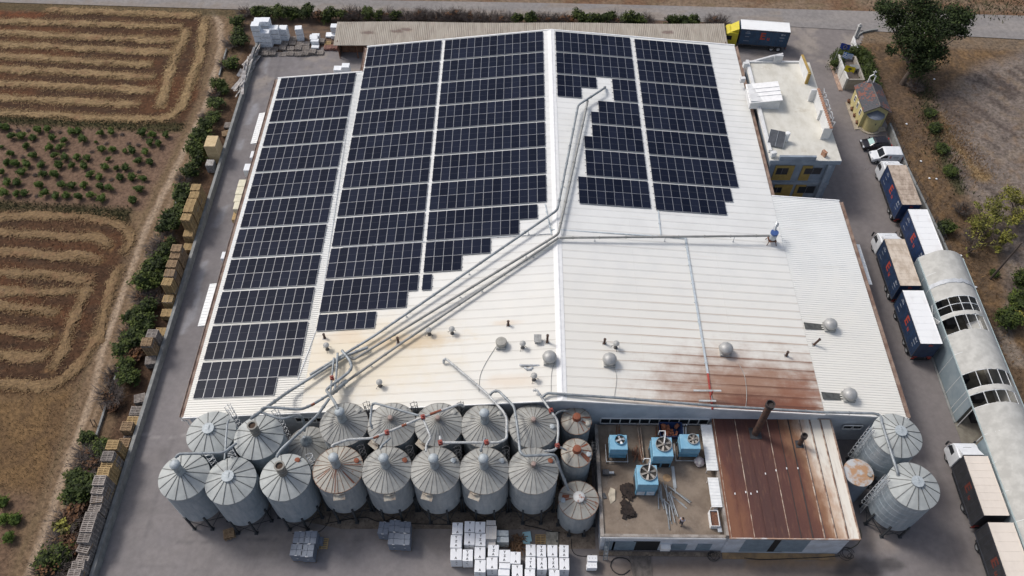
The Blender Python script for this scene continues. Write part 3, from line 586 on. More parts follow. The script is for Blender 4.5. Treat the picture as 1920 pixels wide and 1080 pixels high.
# big dark tree by the gate
tb = P(1690, 158, 0); T = thing('broadleaf_tree', 'large dark green broadleaf tree with spreading crown beside the gate and small yellow building', 'tree', (tb[0], tb[1], -.1))
cb = [(1668, 22, 8.5, 2.3), (1690, 40, 7.5, 2.4), (1655, 12, 8.0, 1.4), (1722, 8, 10, 2.6), (1742, 30, 9, 2.6), (1720, 55, 7.5, 2.7), (1752, 62, 8, 2.5), (1778, 50, 8.5, 2.2), (1800, 40, 8.5, 2.2), (1812, 28, 9, 1.6), (1786, 22, 9.5, 1.6), (1744, 90, 6, 2.3), (1712, 88, 6, 2.4), (1738, 118, 4.5, 2.0), (1698, 75, 6.2, 2.1), (1672, 95, 4.5, 1.1), (1720, 130, 3.5, 1.6), (1760, 100, 5, 1.8), (1805, 62, 7.5, 1.3)]
bl = []
for a, b, z, r in cb:
    q = P(a, b, z); bl.append((q[0] - tb[0], q[1] - tb[1], z, r * .84))
dk = [leaf_mat('tree_leaf_dark', (0.019, 0.030, 0.011), (0.010, 0.016, 0.006)), leaf_mat('tree_leaf_mid', (0.031, 0.05, 0.015), (0.016, 0.027, 0.008)), leaf_mat('tree_leaf_light', (0.05, 0.075, 0.021), (0.027, 0.042, 0.012))]
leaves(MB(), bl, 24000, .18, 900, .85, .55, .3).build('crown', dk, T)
tk = MB(); c0 = Vector((0.1, 0, 0)); hub = Vector((.5, -.1, 3.2)); tk.tube([c0, Vector((.2, 0, 1.5)), hub], .4, 9, rs=[.5, .38, .32])
for x, y, z, r in bl:
    e = Vector((x, y, z)); mid = hub.lerp(e, .5) + Vector((random.gauss(0, .2), random.gauss(0, .2), .3)); tk.tube([hub - Vector((0, 0, .4)), mid, e], .1, 5, rs=[.2, .12, .04], cap=False)
tk.build('trunk', bark_m, T, smooth=True)
# scrub on the right
def small_tree(label, px, py, h, rad, seed, mats, n=900, leaf=.16, group='scrub trees on the dry land'):
    b = P(px, py, 0); t = thing('small_tree', label, 'tree', (b[0], b[1], -.1), 0, group); r = random.Random(seed)
    bl = [(r.uniform(-1, 1) * rad * .75, r.uniform(-1, 1) * rad * .75, h * r.uniform(.45, .95), rad * r.uniform(.24, .42)) for _ in range(13)]
    leaves(MB(), bl, n, leaf, seed).build('crown', mats, t); mb = MB()
    for x, y, z, q in bl: mb.tube([(0, 0, 0), Vector((x * .4, y * .4, z * .6)), Vector((x, y, z))], .05, 5, rs=[.09, .055, .02], cap=False)
    branches(mb, seed, 12, h * .95, .04, .8, .3, 6); mb.build('trunk', bark_m, t)
small_tree('sparse yellow green tree on the dry land, left one of the two big ones', 1838, 432, 4.5, 3.0, 31, LEAF_Y, 2600, .15)
small_tree('sparse yellow green tree on the dry land, at the right edge above the pole', 1900, 415, 4.8, 3.2, 32, LEAF_Y, 2600, .15)
small_tree('small lime green tree low beside the leaning pole', 1868, 470, 3.2, 1.9, 33, LEAF_Y, 1300, .15)
small_tree('nearly bare grey scrub tree left of the leaning pole', 1815, 475, 3.5, 2.2, 34, LEAF_Y, 200, .12)
for i, (a, b, r, kd, w) in enumerate([(1772, 432, 1.5, 'g', 'dark round shrub outside the yard wall beside the white trailer roof'), (1912, 525, 1.6, 'g', 'dark green shrub at the right edge, upper one of three'), (1902, 568, 1.9, 'g', 'dark green shrub at the right edge, middle one of three'), (1884, 606, 1.9, 'g', 'brighter green shrub at the right edge, lowest of three'),
        (1906, 600, 1.6, 'y', 'yellow green shrub at the right edge beside the brighter green one'), (1745, 212, 1.2, 'g', 'low green weed bush in the dry land, nearest the big tree'), (1752, 240, 1.3, 'g', 'low green weed bush in the dry land, second from the big tree'), (1765, 278, 1.4, 'g', 'low green weed bush in the dry land, third from the big tree'), (1782, 322, 1.3, 'g', 'low green weed bush in the dry land, fourth from the big tree'),
        (1715, 165, 1.3, 'd', 'dry twiggy shrub at the foot of the big tree'), (1802, 395, 1.3, 'd', 'dry twiggy shrub on the bank above the barrel roofed shelter'), (1825, 445, 1.4, 'd', 'dry twiggy shrub left of the leaning pole'), (1855, 632, 1.2, 'd', 'dry twiggy shrub beside the shelter roof'), (1866, 512, .8, 'g', 'small green weed clump at the foot of the leaning pole')]):
    L, _ = KIND[kd]; p = P(a, b, .4); L[i % len(L)].spawn(w, 'shrub', (p[0], p[1], -.05), i * 1.3, None, (r, r, r * (.55 if 'weed' in w else .9)))
# ================================================================ WAREHOUSE
white_wall = mat('painted_wall', (0.60, 0.625, 0.66), .7, scale=.6, col2=(0.50, 0.53, 0.57), world_=True)
white_trim = mat('white_trim', (0.80, 0.80, 0.79), .55, var=.05)
steel = mat('galvanised_steel', (0.44, 0.46, 0.48), .45, .35, var=.2, scale=3)
dark_steel = mat('dark_steel', (0.06, 0.062, 0.068), .55, .3, var=.25)
black_m = mat('black_rubber', (0.018, 0.018, 0.02), .7, var=.2)
glass_dark = mat('dark_glass', (0.02, 0.024, 0.03), .12, var=.1)
rust_m = mat('rusty_metal', (0.20, 0.085, 0.045), .85, scale=5, col2=(0.09, 0.045, 0.032))
rust_gutter = mat('rusty_gutter', (0.30, 0.225, 0.18), .85, scale=.9, col2=(0.17, 0.105, 0.08), world_=True)
def roof_mat(name, seam, rust_on, base=(0.735, 0.74, 0.72)):
    k = NT(name); p = k.pos(); X, Y, Z = k.xyz(p)
    n = k.noise(.35, p, 5, .6); ns = k.noise(1.0, k.mapv(p, (.12, 2.2, 1)), 5, .65)
    c = k.mix(k.step(n, .35, .7), base, tuple(b * .93 for b in base)); c = k.mix(k.math('MULTIPLY', k.step(ns, .55, .8), .35), c, (0.62, 0.58, 0.49))
    c = k.mix(k.math('MULTIPLY', k.math('SUBTRACT', 1.0, k.step(k.math('ADD', Y, k.math('MULTIPLY', n, 14.0)), 55.0, 75.0)), .55), c, (0.735, 0.70, 0.615))
    fy = k.math('DIVIDE', k.math('FRACT', k.math('DIVIDE', Y, 1.15)), 1.0)
    if seam:
        ln = k.math('SUBTRACT', 1.0, k.step(k.math('ABSOLUTE', k.math('SUBTRACT', fy, .478)), .016, .035))
        older = k.math('SUBTRACT', 1.0, k.step(Y, 62.0, 70.0))
        c = k.mix(k.math('MULTIPLY', ln, k.math('MULTIPLY_ADD', older, .35, .25)), c, (0.36, 0.33, 0.29))
        # lap joints running up the slope direction
    if rust_on:
        def blob(cx, cy, rx, ry, lo=1.25, hi=.45, ns_=1.2):
            d = k.math('SQRT', k.math('ADD', k.math('POWER', k.math('DIVIDE', k.math('SUBTRACT', X, cx), rx), 2.0), k.math('POWER', k.math('DIVIDE', k.math('SUBTRACT', Y, cy), ry), 2.0)))
            d = k.math('ADD', d, k.math('MULTIPLY', k.math('SUBTRACT', k.noise(.45, p, 6, .65), .5), ns_)); d = k.math('ADD', d, k.math('MULTIPLY', k.math('SUBTRACT', ns, .5), .7))
            return k.step(d, lo, hi)
        a = RP(640, 680); cream = blob(a.x + 1, a.y + .5, 11, 5.5, 1.5, .2); c = k.mix(k.math('MULTIPLY', cream, .7), c, (0.68, 0.585, 0.42))
        a = RP(770, 640); c = k.mix(k.math('MULTIPLY', blob(a.x, a.y, 6, 1.3, 1.2, .2), .5), c, (0.55, 0.37, 0.16))
        for q, rx, ry in (((640, 630), 3, 1.0), ((950, 605), 2.2, .4), ((1190, 755), 4.5, .8), ((960, 715), 3.5, 1.0)):
            a = RP(*q); c = k.mix(k.math('MULTIPLY', blob(a.x, a.y, rx, ry, 1.3, .2), .38), c, (0.64, 0.48, 0.32))
        old = k.math('MULTIPLY', k.math('SUBTRACT', 1.0, k.step(Y, 47.0, 60.0)), k.step(X, 5.5, 16.0))
        sl = k.math('SUBTRACT', 1.0, k.step(k.math('ADD', k.math('ABSOLUTE', k.math('SUBTRACT', fy, .5)), k.math('MULTIPLY', k.math('SUBTRACT', ns, .5), .25)), .015, .10))
        c = k.mix(k.math('MULTIPLY', k.math('MULTIPLY', sl, old), .7), c, (0.36, 0.235, 0.16))
        a = RP(1400, 735); r1 = blob(a.x + 1, a.y, 12, 5.4, 1.35, .2); c = k.mix(k.math('MULTIPLY', r1, .92), c, (0.285, 0.148, 0.09))
        a = RP(1440, 762); r2 = blob(a.x, a.y, 6.5, 1.9, 1.2, .3); c = k.mix(k.math('MULTIPLY', r2, .85), c, (0.155, 0.060, 0.040))
        a = RP(1500, 742); r3 = blob(a.x, a.y, 3.0, 2.6, 1.15, .4); c = k.mix(k.math('MULTIPLY', r3, .6), c, (0.24, 0.095, 0.055))
        c = k.mix(k.math('MULTIPLY', k.math('MULTIPLY', r1, k.step(k.noise(2.5, k.mapv(p, (.5, 2, 1)), 5, .7), .56, .75)), .4), c, (0.48, 0.33, 0.25))
        c = k.mix(k.math('MULTIPLY', k.math('MULTIPLY', sl, r1), .7), c, (0.10, 0.045, 0.034))
    k.bump(k.noise(3, p), .04, .02)
    return k.out(c, .55, 0, .3)
main_roof_m = roof_mat('white_roof_sheets', True, True); lean_roof_m = roof_mat('white_corrugated_roof', False, False, (0.78, 0.79, 0.77))
W = thing('warehouse', 'huge white roofed warehouse with low gable and lean-to wings under solar panels', 'warehouse', (0, 41.4, 0))
def wb(name, mb, m, smooth=False, par=None):
    o = mb.build(name, m, par or W, smooth)
    if par is None: o.location = (0, -41.4, 0)
    return o
YF, YB = 41.3, 103.95
mb = MB(); mb.extr([(-23.1, 0), (-23.1, zr(-23.05) - .3), (4.8, 8.98), (32.5, zr(32.5) - .3), (32.5, 0)], 'y', 41.6, 103.7)
mb.extr([(-35.7, 0), (-35.7, zr(-35.7) - .25), (-23.12, zr(-23.2) - .25), (-23.12, 0)], 'y', 41.6, 97.9)
mb.extr([(32.52, 0), (32.52, zr(32.6) - .3), (41.4, zr(41.4) - .25), (41.4, 0)], 'y', 41.75, 72.6)
wb('wall', mb, white_wall)
mb = MB(); T_ = .12
mb.extr([(-23.1, zr(-23.05)), (4.8, 9.3), (32.75, zr(32.75)), (32.75, zr(32.75) - T_), (4.8, 9.3 - T_), (-23.1, zr(-23.05) - T_)], 'y', YF, YB)
y = YF + .55
while y < YB - .3:
    for a, b in ((-23.1, 4.8), (4.8, 32.75)): mb.beam((a + .02, y, zr(a + .06) + .004), (b - .02, y, zr(b - .06) + .004), .05, .03)
    y += 1.15
for xx in (-16.2, -5.9, 13.8, 24.0):                           # lap joints across the sheets
    yy1 = 66 if xx < 4.8 else 68.5; mb.beam((xx, YF + .1, zr(xx) + .004), (xx, yy1, zr(xx) + .004), .05, .016)
wb('roof', mb, main_roof_m)
mb = MB(); mb.extr([(-36.05, zr(-36.05)), (-23.1, 5.97), (-23.1, 5.85), (-36.05, zr(-36.05) - T_)], 'y', YF, 98.1); y = YF + .15
while y < 98:
    mb.beam((-36.05, y, zr(-36.05) + .015), (-23.12, y, zr(-23.15) + .015), .12, .05); y += .29
wb('lean_to_roof', mb, lean_roof_m)
mb = MB(); mb.extr([(32.77, zr(32.77) - .06), (41.75, zr(41.75) - .06), (41.75, zr(41.75) - .2), (32.77, zr(32.77) - .2)], 'y', 41.45, 72.85); y = 41.6
while y < 72.8:
    mb.beam((32.8, y, zr(32.8) - .045), (41.75, y, zr(41.75) - .045), .12, .038); y += .31
wb('lean_to_roof', mb, lean_roof_m)
mb = MB(); mb.extr([(4.3, 9.27), (4.8, 9.37), (5.3, 9.3), (5.3, 9.26), (4.8, 9.32), (4.3, 9.22)], 'y', YF - .02, YB + .02); mb.beam((4.8, YF, 9.38), (4.8, YB, 9.38), .16, .06)
wb('ridge_cap', mb, white_trim)
def trim(*a):
    mb = MB(); mb.beam(*a); wb('eave_trim', mb, white_trim)
trim((-36.1, 98.15, zr(-36.1) + .03), (-23.2, 98.15, zr(-23.2) + .03), .16, .1)
for a, b in ((-23.2, 4.8), (4.8, 32.8)): trim((a, 104.0, zr(a + .1) + .04), (b, 104.0, zr(b - .01) + .04), .18, .12)
trim((32.8, 72.9, zr(33) - .02), (41.8, 72.9, zr(41.8) - .02), .16, .12)
trim((-36.1, YF - .05, zr(-36.1) - .02), (-23.1, YF - .05, zr(-23.2) - .02), .1, .2)
for a, b in ((-23.1, 4.8), (4.8, 32.75)): trim((a, YF - .05, zr(a + .01) - .02), (b, YF - .05, zr(b - .01) - .02), .1, .2)
trim((32.78, 41.4, zr(33) - .08), (41.8, 41.4, zr(41.8) - .08), .1, .2)

def gutter(x, ya, yb, z):
    mb = MB(); mb.box(x - .19, x + .19, ya, yb, z - .2, z - .12); mb.box(x - .23, x - .19, ya, yb, z - .2, z); mb.box(x + .19, x + .23, ya, yb, z - .2, z)
    wb('gutter', mb, rust_gutter)
gutter(-36.3, 41.4, 98.0, zr(-36.1)); gutter(-23.35, 98.25, 103.9, zr(-23.0) - .02); gutter(33.0, 73.0, 103.9, zr(32.8)); gutter(42.0, 41.5, 72.75, zr(41.8) - .03)
mb = MB(); mb.tube([(42.0, 41.4, 5.72), (42.2, 41.15, 5.4), (42.2, 41.15, .1)], .07, 8); wb('downpipe', mb, white_trim, True)
mb = MB(); mb.tube([(-36.3, 41.4, 4.5), (-36.3, 41.2, 4.2), (-35.95, 41.4, 3.8), (-35.95, 41.45, .1)], .07, 8); wb('downpipe', mb, white_trim, True)
# strip windows in the front gable wall
def strip_window(x0, x1, z0, z1, n):
    mb = MB(); yy = 41.53
    for z in (z0, z1): mb.box(x0, x1, yy - .06, yy + .04, z - .06, z + .06)
    for i in range(n + 1):
        x = x0 + (x1 - x0) * i / n; mb.box(x - .05, x + .05, yy - .057, yy + .04, z0 + .061, z1 - .061)
    f = wb('window', mb, white_trim); gl = MB(); gl.box(x0 + .02, x1 - .02, yy + .02, yy + .05, z0, z1); gl.build('pane', glass_dark, f)
a = FY(1125, 794.5, 41.5); b = FY(1330, 786.5, 41.5); strip_window(a[0], b[0], a[1], b[1], 11)
a = FY(556, 791.5, 41.5); b = FY(604, 783.5, 41.5); strip_window(a[0], b[0], a[1], b[1], 4)
a = FY(1578, 803, 41.6); b = FY(1618, 797, 41.6); strip_window(a[0], b[0], a[1], b[1], 2)
mb = MB(); a = FY(1122, 810, 41.5); b = FY(1362, 802, 41.5); mb.box(a[0], b[0], 41.3, 41.58, a[1], b[1]); wb('ledge', mb, mat('tan_ledge', (0.40, 0.31, 0.18), .85, scale=1.2, col2=(0.22, 0.12, 0.07)))
# canopies on the long sides
can_m = mat('canopy_sheet', (0.76, 0.77, 0.76), .55, var=.06)
for (x0, x1, ya, yb, s) in ((-37.9, -36.1, *sorted((P(374, 611, 3.6)[1], P(400, 532, 3.6)[1])), -1), (-37.9, -36.1, *sorted((P(476, 269, 3.6)[1], P(495, 212, 3.6)[1])), -1), (42.0, P(1636, 533, 3.6)[0], *sorted((P(1636, 533, 3.6)[1], P(1612, 458, 3.6)[1])), 1)):
    mb = MB(); zi, zo = 3.9, 3.55; A, B = (x0, x1) if s > 0 else (x1, x0)
    mb.add([(A, ya, zi), (B, ya, zo), (B, yb, zo), (A, yb, zi), (A, ya, zi - .08), (B, ya, zo - .08), (B, yb, zo - .08), (A, yb, zi - .08)], [(0, 1, 2, 3), (7, 6, 5, 4), (0, 4, 5, 1), (1, 5, 6, 2), (2, 6, 7, 3), (3, 7, 4, 0)])
    y = ya + .3
    while y < yb:
        mb.beam((A, y, zi + .02), (B, y, zo + .02), .06, .04)
        y += .45
    for y in (ya + .1, yb - .1): mb.beam((A - s * .9, y, 2.7), (B - s * .2, y, zo - .1), .07)
    wb('canopy', mb, can_m)
# roof cable trays
tray_m = mat('cable_tray', (0.50, 0.55, 0.58), .5, .2, var=.12); red_m = mat('red_paint', (0.36, 0.055, 0.04), .55, var=.2)
def tray(pts, w, m, off=.12):
    q = [RP(a, b, off) for a, b in pts]; mb = MB()
    for a, b in zip(q[:-1], q[1:]):
        mb.beam(a, b, w, .05); d = (b - a); n = int(d.length / 2.5)
        for i in range(n): p = a + d * ((i + .5) / n); mb.obox(p + Vector((0, 0, -.06)), (w + .14, .1, .1))
    wb('cable_tray', mb, m)
tray([(1285, 447), (1327, 700)], .24, tray_m); tray([(1327, 700), (1336, 768)], .2, red_m, .16)
tray([(1033, 430), (1240, 443), (1288, 447)], .14, tray_m); tray([(1022, 382), (1034, 440)], .12, tray_m); tray([(1234, 395), (1239, 441)], .14, tray_m)
tray([(558, 712), (596, 610), (600, 585), (664, 148)], .08, steel, .06); tray([(642, 463), (1033, 438)], .08, steel, .1)
# ================================================================ SOLAR ARRAYS
k = NT('solar_cells'); o = k.obj(); X, Y, Z = k.xyz(o)
ax = k.math('ABSOLUTE', X); ay = k.math('ABSOLUTE', Y)
cellx = k.math('ABSOLUTE', k.math('SUBTRACT', k.math('FRACT', k.math('DIVIDE', X, .182)), .5)); celly = k.math('ABSOLUTE', k.math('SUBTRACT', k.math('FRACT', k.math('DIVIDE', Y, .0915)), .5))
lines = k.math('MULTIPLY', k.math('SUBTRACT', 1.0, k.step(cellx, .02, .06)), .16); mid = k.math('MULTIPLY', k.math('SUBTRACT', 1.0, k.step(ay, .010, .02)), .36)
rnd = k.n('ObjectInfo').outputs['Random']
c = k.mix(rnd, (0.0060, 0.0088, 0.020), (0.0130, 0.0172, 0.034)); c = k.mix(lines, c, (0.10, 0.105, 0.12)); c = k.mix(mid, c, (0.2, 0.21, 0.23))
cell_m = k.out(c, .3, 0, .04); frame_m = mat('panel_frame', (0.44, 0.45, 0.47), .4, .3, var=.05)
PWD, PLN = 1.116, 2.305
mb = MB(); mb.box(-PWD / 2 + .016, PWD / 2 - .016, -PLN / 2 + .016, PLN / 2 - .016, .012, .034)
mb.mi = [0] * 6; fr = .016
for x0, x1, y0, y1 in ((-PWD / 2, PWD / 2, -PLN / 2, -PLN / 2 + fr), (-PWD / 2, PWD / 2, PLN / 2 - fr, PLN / 2), (-PWD / 2, -PWD / 2 + fr, -PLN / 2 + fr + .001, PLN / 2 - fr - .001), (PWD / 2 - fr, PWD / 2, -PLN / 2 + fr + .001, PLN / 2 - fr - .001)): mb.box(x0, x1, y0, y1, 0, .038, 1)
panel_me = mb.mesh('solar_panel', [cell_m, frame_m])
rg = range
ARR = [('left lean-to roof', -35.5, 1.142, 97.85, [(rg(10), rg(10))] * 10 + [(rg(10), rg(8))]),
       ('main left slope near the lean-to', -22.95, 1.137, 103.65, [(rg(10), rg(10))] * 9 + [(rg(10), rg(9)), (rg(6), ())]),
       ('main left slope beside the ridge', -11.1, 1.133, 103.62, [(rg(13), rg(13))] * 7 + [(rg(12), rg(10)), (rg(7), rg(4)), (rg(1), ())]),
       ('main right slope beside the ridge', 5.43, 1.125, 103.5, [(rg(10), rg(10))] * 2 + [([0, 1, 2, 3, 4, 7, 8, 9], [0, 1, 2, 7, 8, 9]), (rg(5, 10), rg(4, 10)), (rg(4, 10), rg(3, 10)), (rg(3, 10), rg(3, 10)), (rg(2, 10), rg(2, 10))]),
       ('main right slope beside the office', 17.3, 1.127, 103.3, [(rg(10), rg(10))] * 6 + [(rg(9), rg(8))])]
clamp_m = dark_steel
for where, x0, pitch, ytop, blocks in ARR:
    for bi, (t_, b_) in enumerate(blocks):
        ncol = 13 if x0 == -11.1 else 10; xc = x0 + ncol * pitch / 2; yc = ytop - 4.968 * bi - 2.33; sl = -math.atan((zr(xc + 1) - zr(xc)))
        nm = f'block of solar panels, {where}, {ordw(bi + 1)} from the far end'
        if (where.startswith('left') and bi == 10) or (not where.startswith('left') and list(t_) != list(b_)): nm = f'stepped block of solar panels, {where}, {ordw(bi + 1)} from the far end'
        A = thing('solar_array', nm, 'solar array', (xc, yc, zr(xc) + .09), 0, 'solar arrays on the warehouse roof'); A.rotation_euler = (0, sl, 0)
        rl = MB()
        for row, cols in ((1, t_), (-1, b_)):
            cols = list(cols)
            for cidx in cols: place('panel', panel_me, A, ((cidx + .5 - ncol / 2) * pitch / math.cos(sl), row * 1.166, .03))
            if cols:
                runs = []; st = cols[0]; pv = st
                for q in cols[1:] + [999]:
                    if q != pv + 1: runs.append((st, pv)); st = q
                    pv = q
                for a, b in runs:
                    for off in (-.62, .62):
                        rl.box((a - ncol / 2) * pitch - .06, (b + 1 - ncol / 2) * pitch + .06, row * 1.166 + off - .03, row * 1.166 + off + .03, -.05, .026)
                    for e in ((a - ncol / 2) * pitch - .09, (b + 1 - ncol / 2) * pitch + .09):
                        for off in (-.62, .62): rl.box(e - .03, e + .03, row * 1.166 + off - .025, row * 1.166 + off + .025, -.06, .02, 1)
        rl.build('rail', [frame_m, dark_steel], A)
# ================================================================ ROOF VENTS
dome_m = mat('spun_aluminium', (0.40, 0.40, 0.39), .5, .3, var=.12, scale=2); ventgrey = mat('vent_grey', (0.36, 0.36, 0.345), .6, .1, var=.2, scale=3)
DV = Tpl('dome_vent'); mb = MB(); mb.box(-.62, .62, -.62, .62, 0, .35); DV.part('base', mb, ventgrey)
mb = MB(); mb.lathe([(.45, .35), (.45, .6), (.74, .62), (.78, .75), (.7, 1.0), (.5, 1.2), (.25, 1.31), (0, 1.34)], 24); DV.part('dome', mb, dome_m, smooth=True)
def at_roof(px, py, off=0): v = RP(px, py); return (v.x, v.y, v.z - .02 if v.x < 33 else v.z - .08)
for (a, b, l) in ((1030, 676, 'silver dome vent just left of the roof ridge'), (1142, 680, 'silver dome vent just right of the roof ridge'), (1359, 660, 'silver dome vent at the edge of the big rust stain')):
    DV.spawn(l, 'roof vent', at_roof(a, b), 0, 'dome vents on the warehouse roof')
for (a, b, x1, l) in ((1554, 614, 1508, 'silver dome vent with dark flashing strip on right lean-to roof, the farther one'), (1590, 745, 1541, 'silver dome vent with dark flashing strip on right lean-to roof, the nearer one')):
    e = DV.spawn(l, 'roof vent', at_roof(a, b), 0, 'dome vents on the warehouse roof'); p = at_roof(a, b); q = at_roof(x1, b - 3)
    mb = MB(); mb.beam((-.6, 0, .06), (q[0] - p[0], 0, q[2] - p[2] + .13), .85, .06); mb.build('flashing', mat('bitumen_flashing', (0.075, 0.078, 0.075), .8, var=.25), e)
e = thing('roof_fan', 'flat grey round roof fan with square base left of the silver dome vent', 'roof vent', at_roof(940, 648))
mb = MB(); mb.box(-.55, .55, -.55, .55, 0, .4); mb.build('base', ventgrey, e); mb = MB(); mb.lathe([(.45, .4), (.58, .5), (.62, .85), (.56, .95), (0, 1.0)], 24); mb.build('hood', mat('fan_hood', (0.33, 0.32, 0.285), .6, var=.15), e, smooth=True)
CV = Tpl('cowl_vent'); mb = MB(); mb.lathe([(.24, 0), (.22, .1), (.16, .15), (.16, .75), (0, .75)], 14); CV.part('pipe', mb, mat('vent_pipe', (0.13, 0.125, 0.12), .6, .2, var=.3), smooth=True)
mb = MB(); mb.lathe([(.14, .72), (.34, .85), (.34, .95), (.12, 1.1), (0, 1.12)], 16); CV.part('cap', mb, ventgrey, smooth=True)
mb = MB()
for t in (0.5, 2.6, 4.7): mb.beam((.12 * math.cos(t), .12 * math.sin(t), .5), (.55 * math.cos(t), .55 * math.sin(t), .02), .035)
CV.part('stay', mb, dark_steel)
for (a, b, l) in ((805, 627, 'grey cowled vent pipe, left one of the pair below the conveyor pipes'), (848, 625, 'grey cowled vent pipe, right one of the pair below the conveyor pipes'), (980, 652, 'grey cowled vent pipe between the flat fan and the rusty stack'), (1001, 712, 'grey cowled vent pipe below the silver dome left of the ridge'), (1154, 652, 'small grey cowled vent pipe above the silver dome right of the ridge'), (713, 724, 'grey cowled vent pipe near the front eave above the silos'), (614, 655, 'grey cowled vent pipe near the lean-to below the last solar panels')):
    CV.spawn(l, 'roof vent', at_roof(a, b), random.random() * 6, 'cowled vents on the warehouse roof')
FS = Tpl('flue_pipe'); mb = MB(); mb.lathe([(.18, 0), (.12, .1), (.11, 1.0), (.14, 1.0), (.14, 1.12), (0, 1.12)], 12); FS.part('pipe', mb, mat('flue_dark', (0.05, 0.036, 0.03), .8, scale=5, col2=(0.10, 0.05, 0.034)), smooth=True); mb = MB(); mb.obox((0, 0, .03), (.42, .42, .05)); FS.part('collar', mb, ventgrey)
for (a, b, s, l) in ((953, 610, .75, 'short rusty flue pipe with orange streak on the white roof'), (747, 643, 1.0, 'thin dark flue pipe rising beside the lowest conveyor pipe'), (1026, 642, 1.3, 'tall thin rusty flue pipe just left of the ridge'), (1133, 644, .8, 'short black flue pipe right of the ridge'), (1474, 667, .75, 'short dark flue pipe amid the rusty right edge of the roof'), (1526, 646, 1.1, 'dark slanting flue pipe on the right lean-to roof'), (609, 634, .75, 'short dark flue pipe beside the lowest solar panels')):
    FS.spawn(l, 'flue pipe', at_roof(a, b), 0, 'flue pipes on the warehouse roof', (1.1, 1.1, s), rot=(0, .3 if 'slanting' in l else 0, 0))
e = thing('vent_box', 'small grey box vent left of the tall rusty flue pipe', 'roof vent', at_roof(1008, 640)); mb = MB(); mb.box(-.3, .3, -.3, .3, 0, .5); mb.build('base', ventgrey, e); mb = MB(); mb.add([(-.4, -.45, .5), (.4, -.45, .5), (.4, .4, .75), (-.4, .4, .75), (-.4, -.45, .56), (.4, -.45, .56), (.4, .4, .81), (-.4, .4, .81)], [(0, 1, 5, 4), (1, 2, 6, 5), (2, 3, 7, 6), (3, 0, 4, 7), (4, 5, 6, 7), (3, 2, 1, 0)]); mb.build('hood', ventgrey, e)
p = at_roof(990, 686); mb = MB(); mb.tube([(-.9, .1, .1), (-.7, 0, .14), (1.2, 0, .14)], .11, 8); mb.tube([(-.35, -.25, .12), (-.1, -.5, .12), (.25, -.5, .12), (.5, -.25, .12)], .12, 8)
tag(mb.build('loose_pipe', steel, None, True, loc=p), 'loose grey pipe and bend lying on the white roof left of the ridge', 'pipe')
e = thing('blower', 'blue and grey blower with bent outlet at the right edge of the main roof', 'blower', at_roof(1445, 455))
mb = MB()
for sx in (-.6, .6):
    for sy in (-.5, .5): mb.beam((sx, sy, 0), (sx * .6, sy * .6, .7), .07)
mb.obox((0, 0, .68), (1.0, .9, .08)); mb.build('stand', rust_m, e)
mb = MB(); mb.lathe([(.1, .72), (.42, .85), (.46, 1.6), (.3, 1.75), (0, 1.75)], 16); mb.build('casing', steel, e, True); mb = MB(); mb.lathe([(.3, 1.75), (.48, 1.78), (.48, 2.0), (0, 2.02)], 16); mb.build('motor', mat('motor_blue', (0.04, 0.09, 0.26), .5, var=.1), e, True)
mb = MB(); mb.tube([(0, .1, 1.5), (.1, .6, 2.2), (.35, 1.1, 2.4), (.55, 1.3, 2.0), (.55, 1.35, 1.6)], .2, 8); mb.build('outlet', steel, e, True)
# ================================================================ REAR SHED
k = NT('fibre_cement'); p_ = k.pos(); X, Y, Z = k.xyz(p_); c = k.mix(k.step(k.noise(1.2, k.mapv(p_, (1.2, .25, 1)), 5, .6), .35, .68), (0.40, 0.36, 0.305), (0.305, 0.27, 0.225)); c = k.mix(k.math('MULTIPLY', k.step(k.noise(.6, p_, 5), .55, .8), .5), c, (0.33, 0.26, 0.20))
for q in ((690, 60), (745, 58), (1252, 60), (760, 55)):
    a = P(q[0], q[1], 3.2); d = k.math('SQRT', k.math('ADD', k.math('POWER', k.math('DIVIDE', k.math('SUBTRACT', X, a[0]), 1.6), 2.0), k.math('POWER', k.math('DIVIDE', k.math('SUBTRACT', Y, a[1]), .6), 2.0))); c = k.mix(k.math('MULTIPLY', k.step(k.math('ADD', d, k.math('MULTIPLY', k.noise(1.6, p_, 4), 1.2)), 1.5, .9), .7), c, (0.135, 0.08, 0.072))
k.bump(k.math('SINE', k.math('MULTIPLY', X, 22.0)), .35, .03); fc = k.out(c, .9)
S = thing('shed', 'long low shed with weathered grey corrugated roof behind the warehouse', 'shed', (2, 111.5, 0))
mb = MB(); vs = []; fs = []; n = 420
for i in range(n + 1):
    x = -29.6 + 63.0 * i / n - 2; b = .05 * (i % 2); tw = .10 * math.sin(x * .23)
    vs += [(x, -2.75 + tw * .5, 2.75 + b), (x, 2.6 + tw, 3.35 + b), (x, 2.6 + tw, 3.29), (x, -2.75 + tw * .5, 2.69)]
for i in range(n):
    o = i * 4; fs += [(o, o + 4, o + 5, o + 1), (o + 3, o + 2, o + 6, o + 7), (o, o + 3, o + 7, o + 4), (o + 1, o + 5, o + 6, o + 2)]
mb.add(vs, fs); mb.build('roof', fc, S)
mb = MB(); mb.box(-31.2, 31.2, 2.1, 2.3, -.02, 3.2); mb.box(-31.2, -31, -2, 2.1, -.02, 2.9); mb.box(31, 31.2, -2, 2.1, -.02, 2.9); mb.build('wall', mat('shed_block', (0.16, 0.10, 0.07), .9, scale=1.5, col2=(0.10, 0.065, 0.05)), S)
for i in range(22): mb = MB(); x = -31 + i * 2.95; mb.box(x - .07, x + .07, -2.5, -2.36, -.02, 2.74); mb.build('post', rust_m, S)
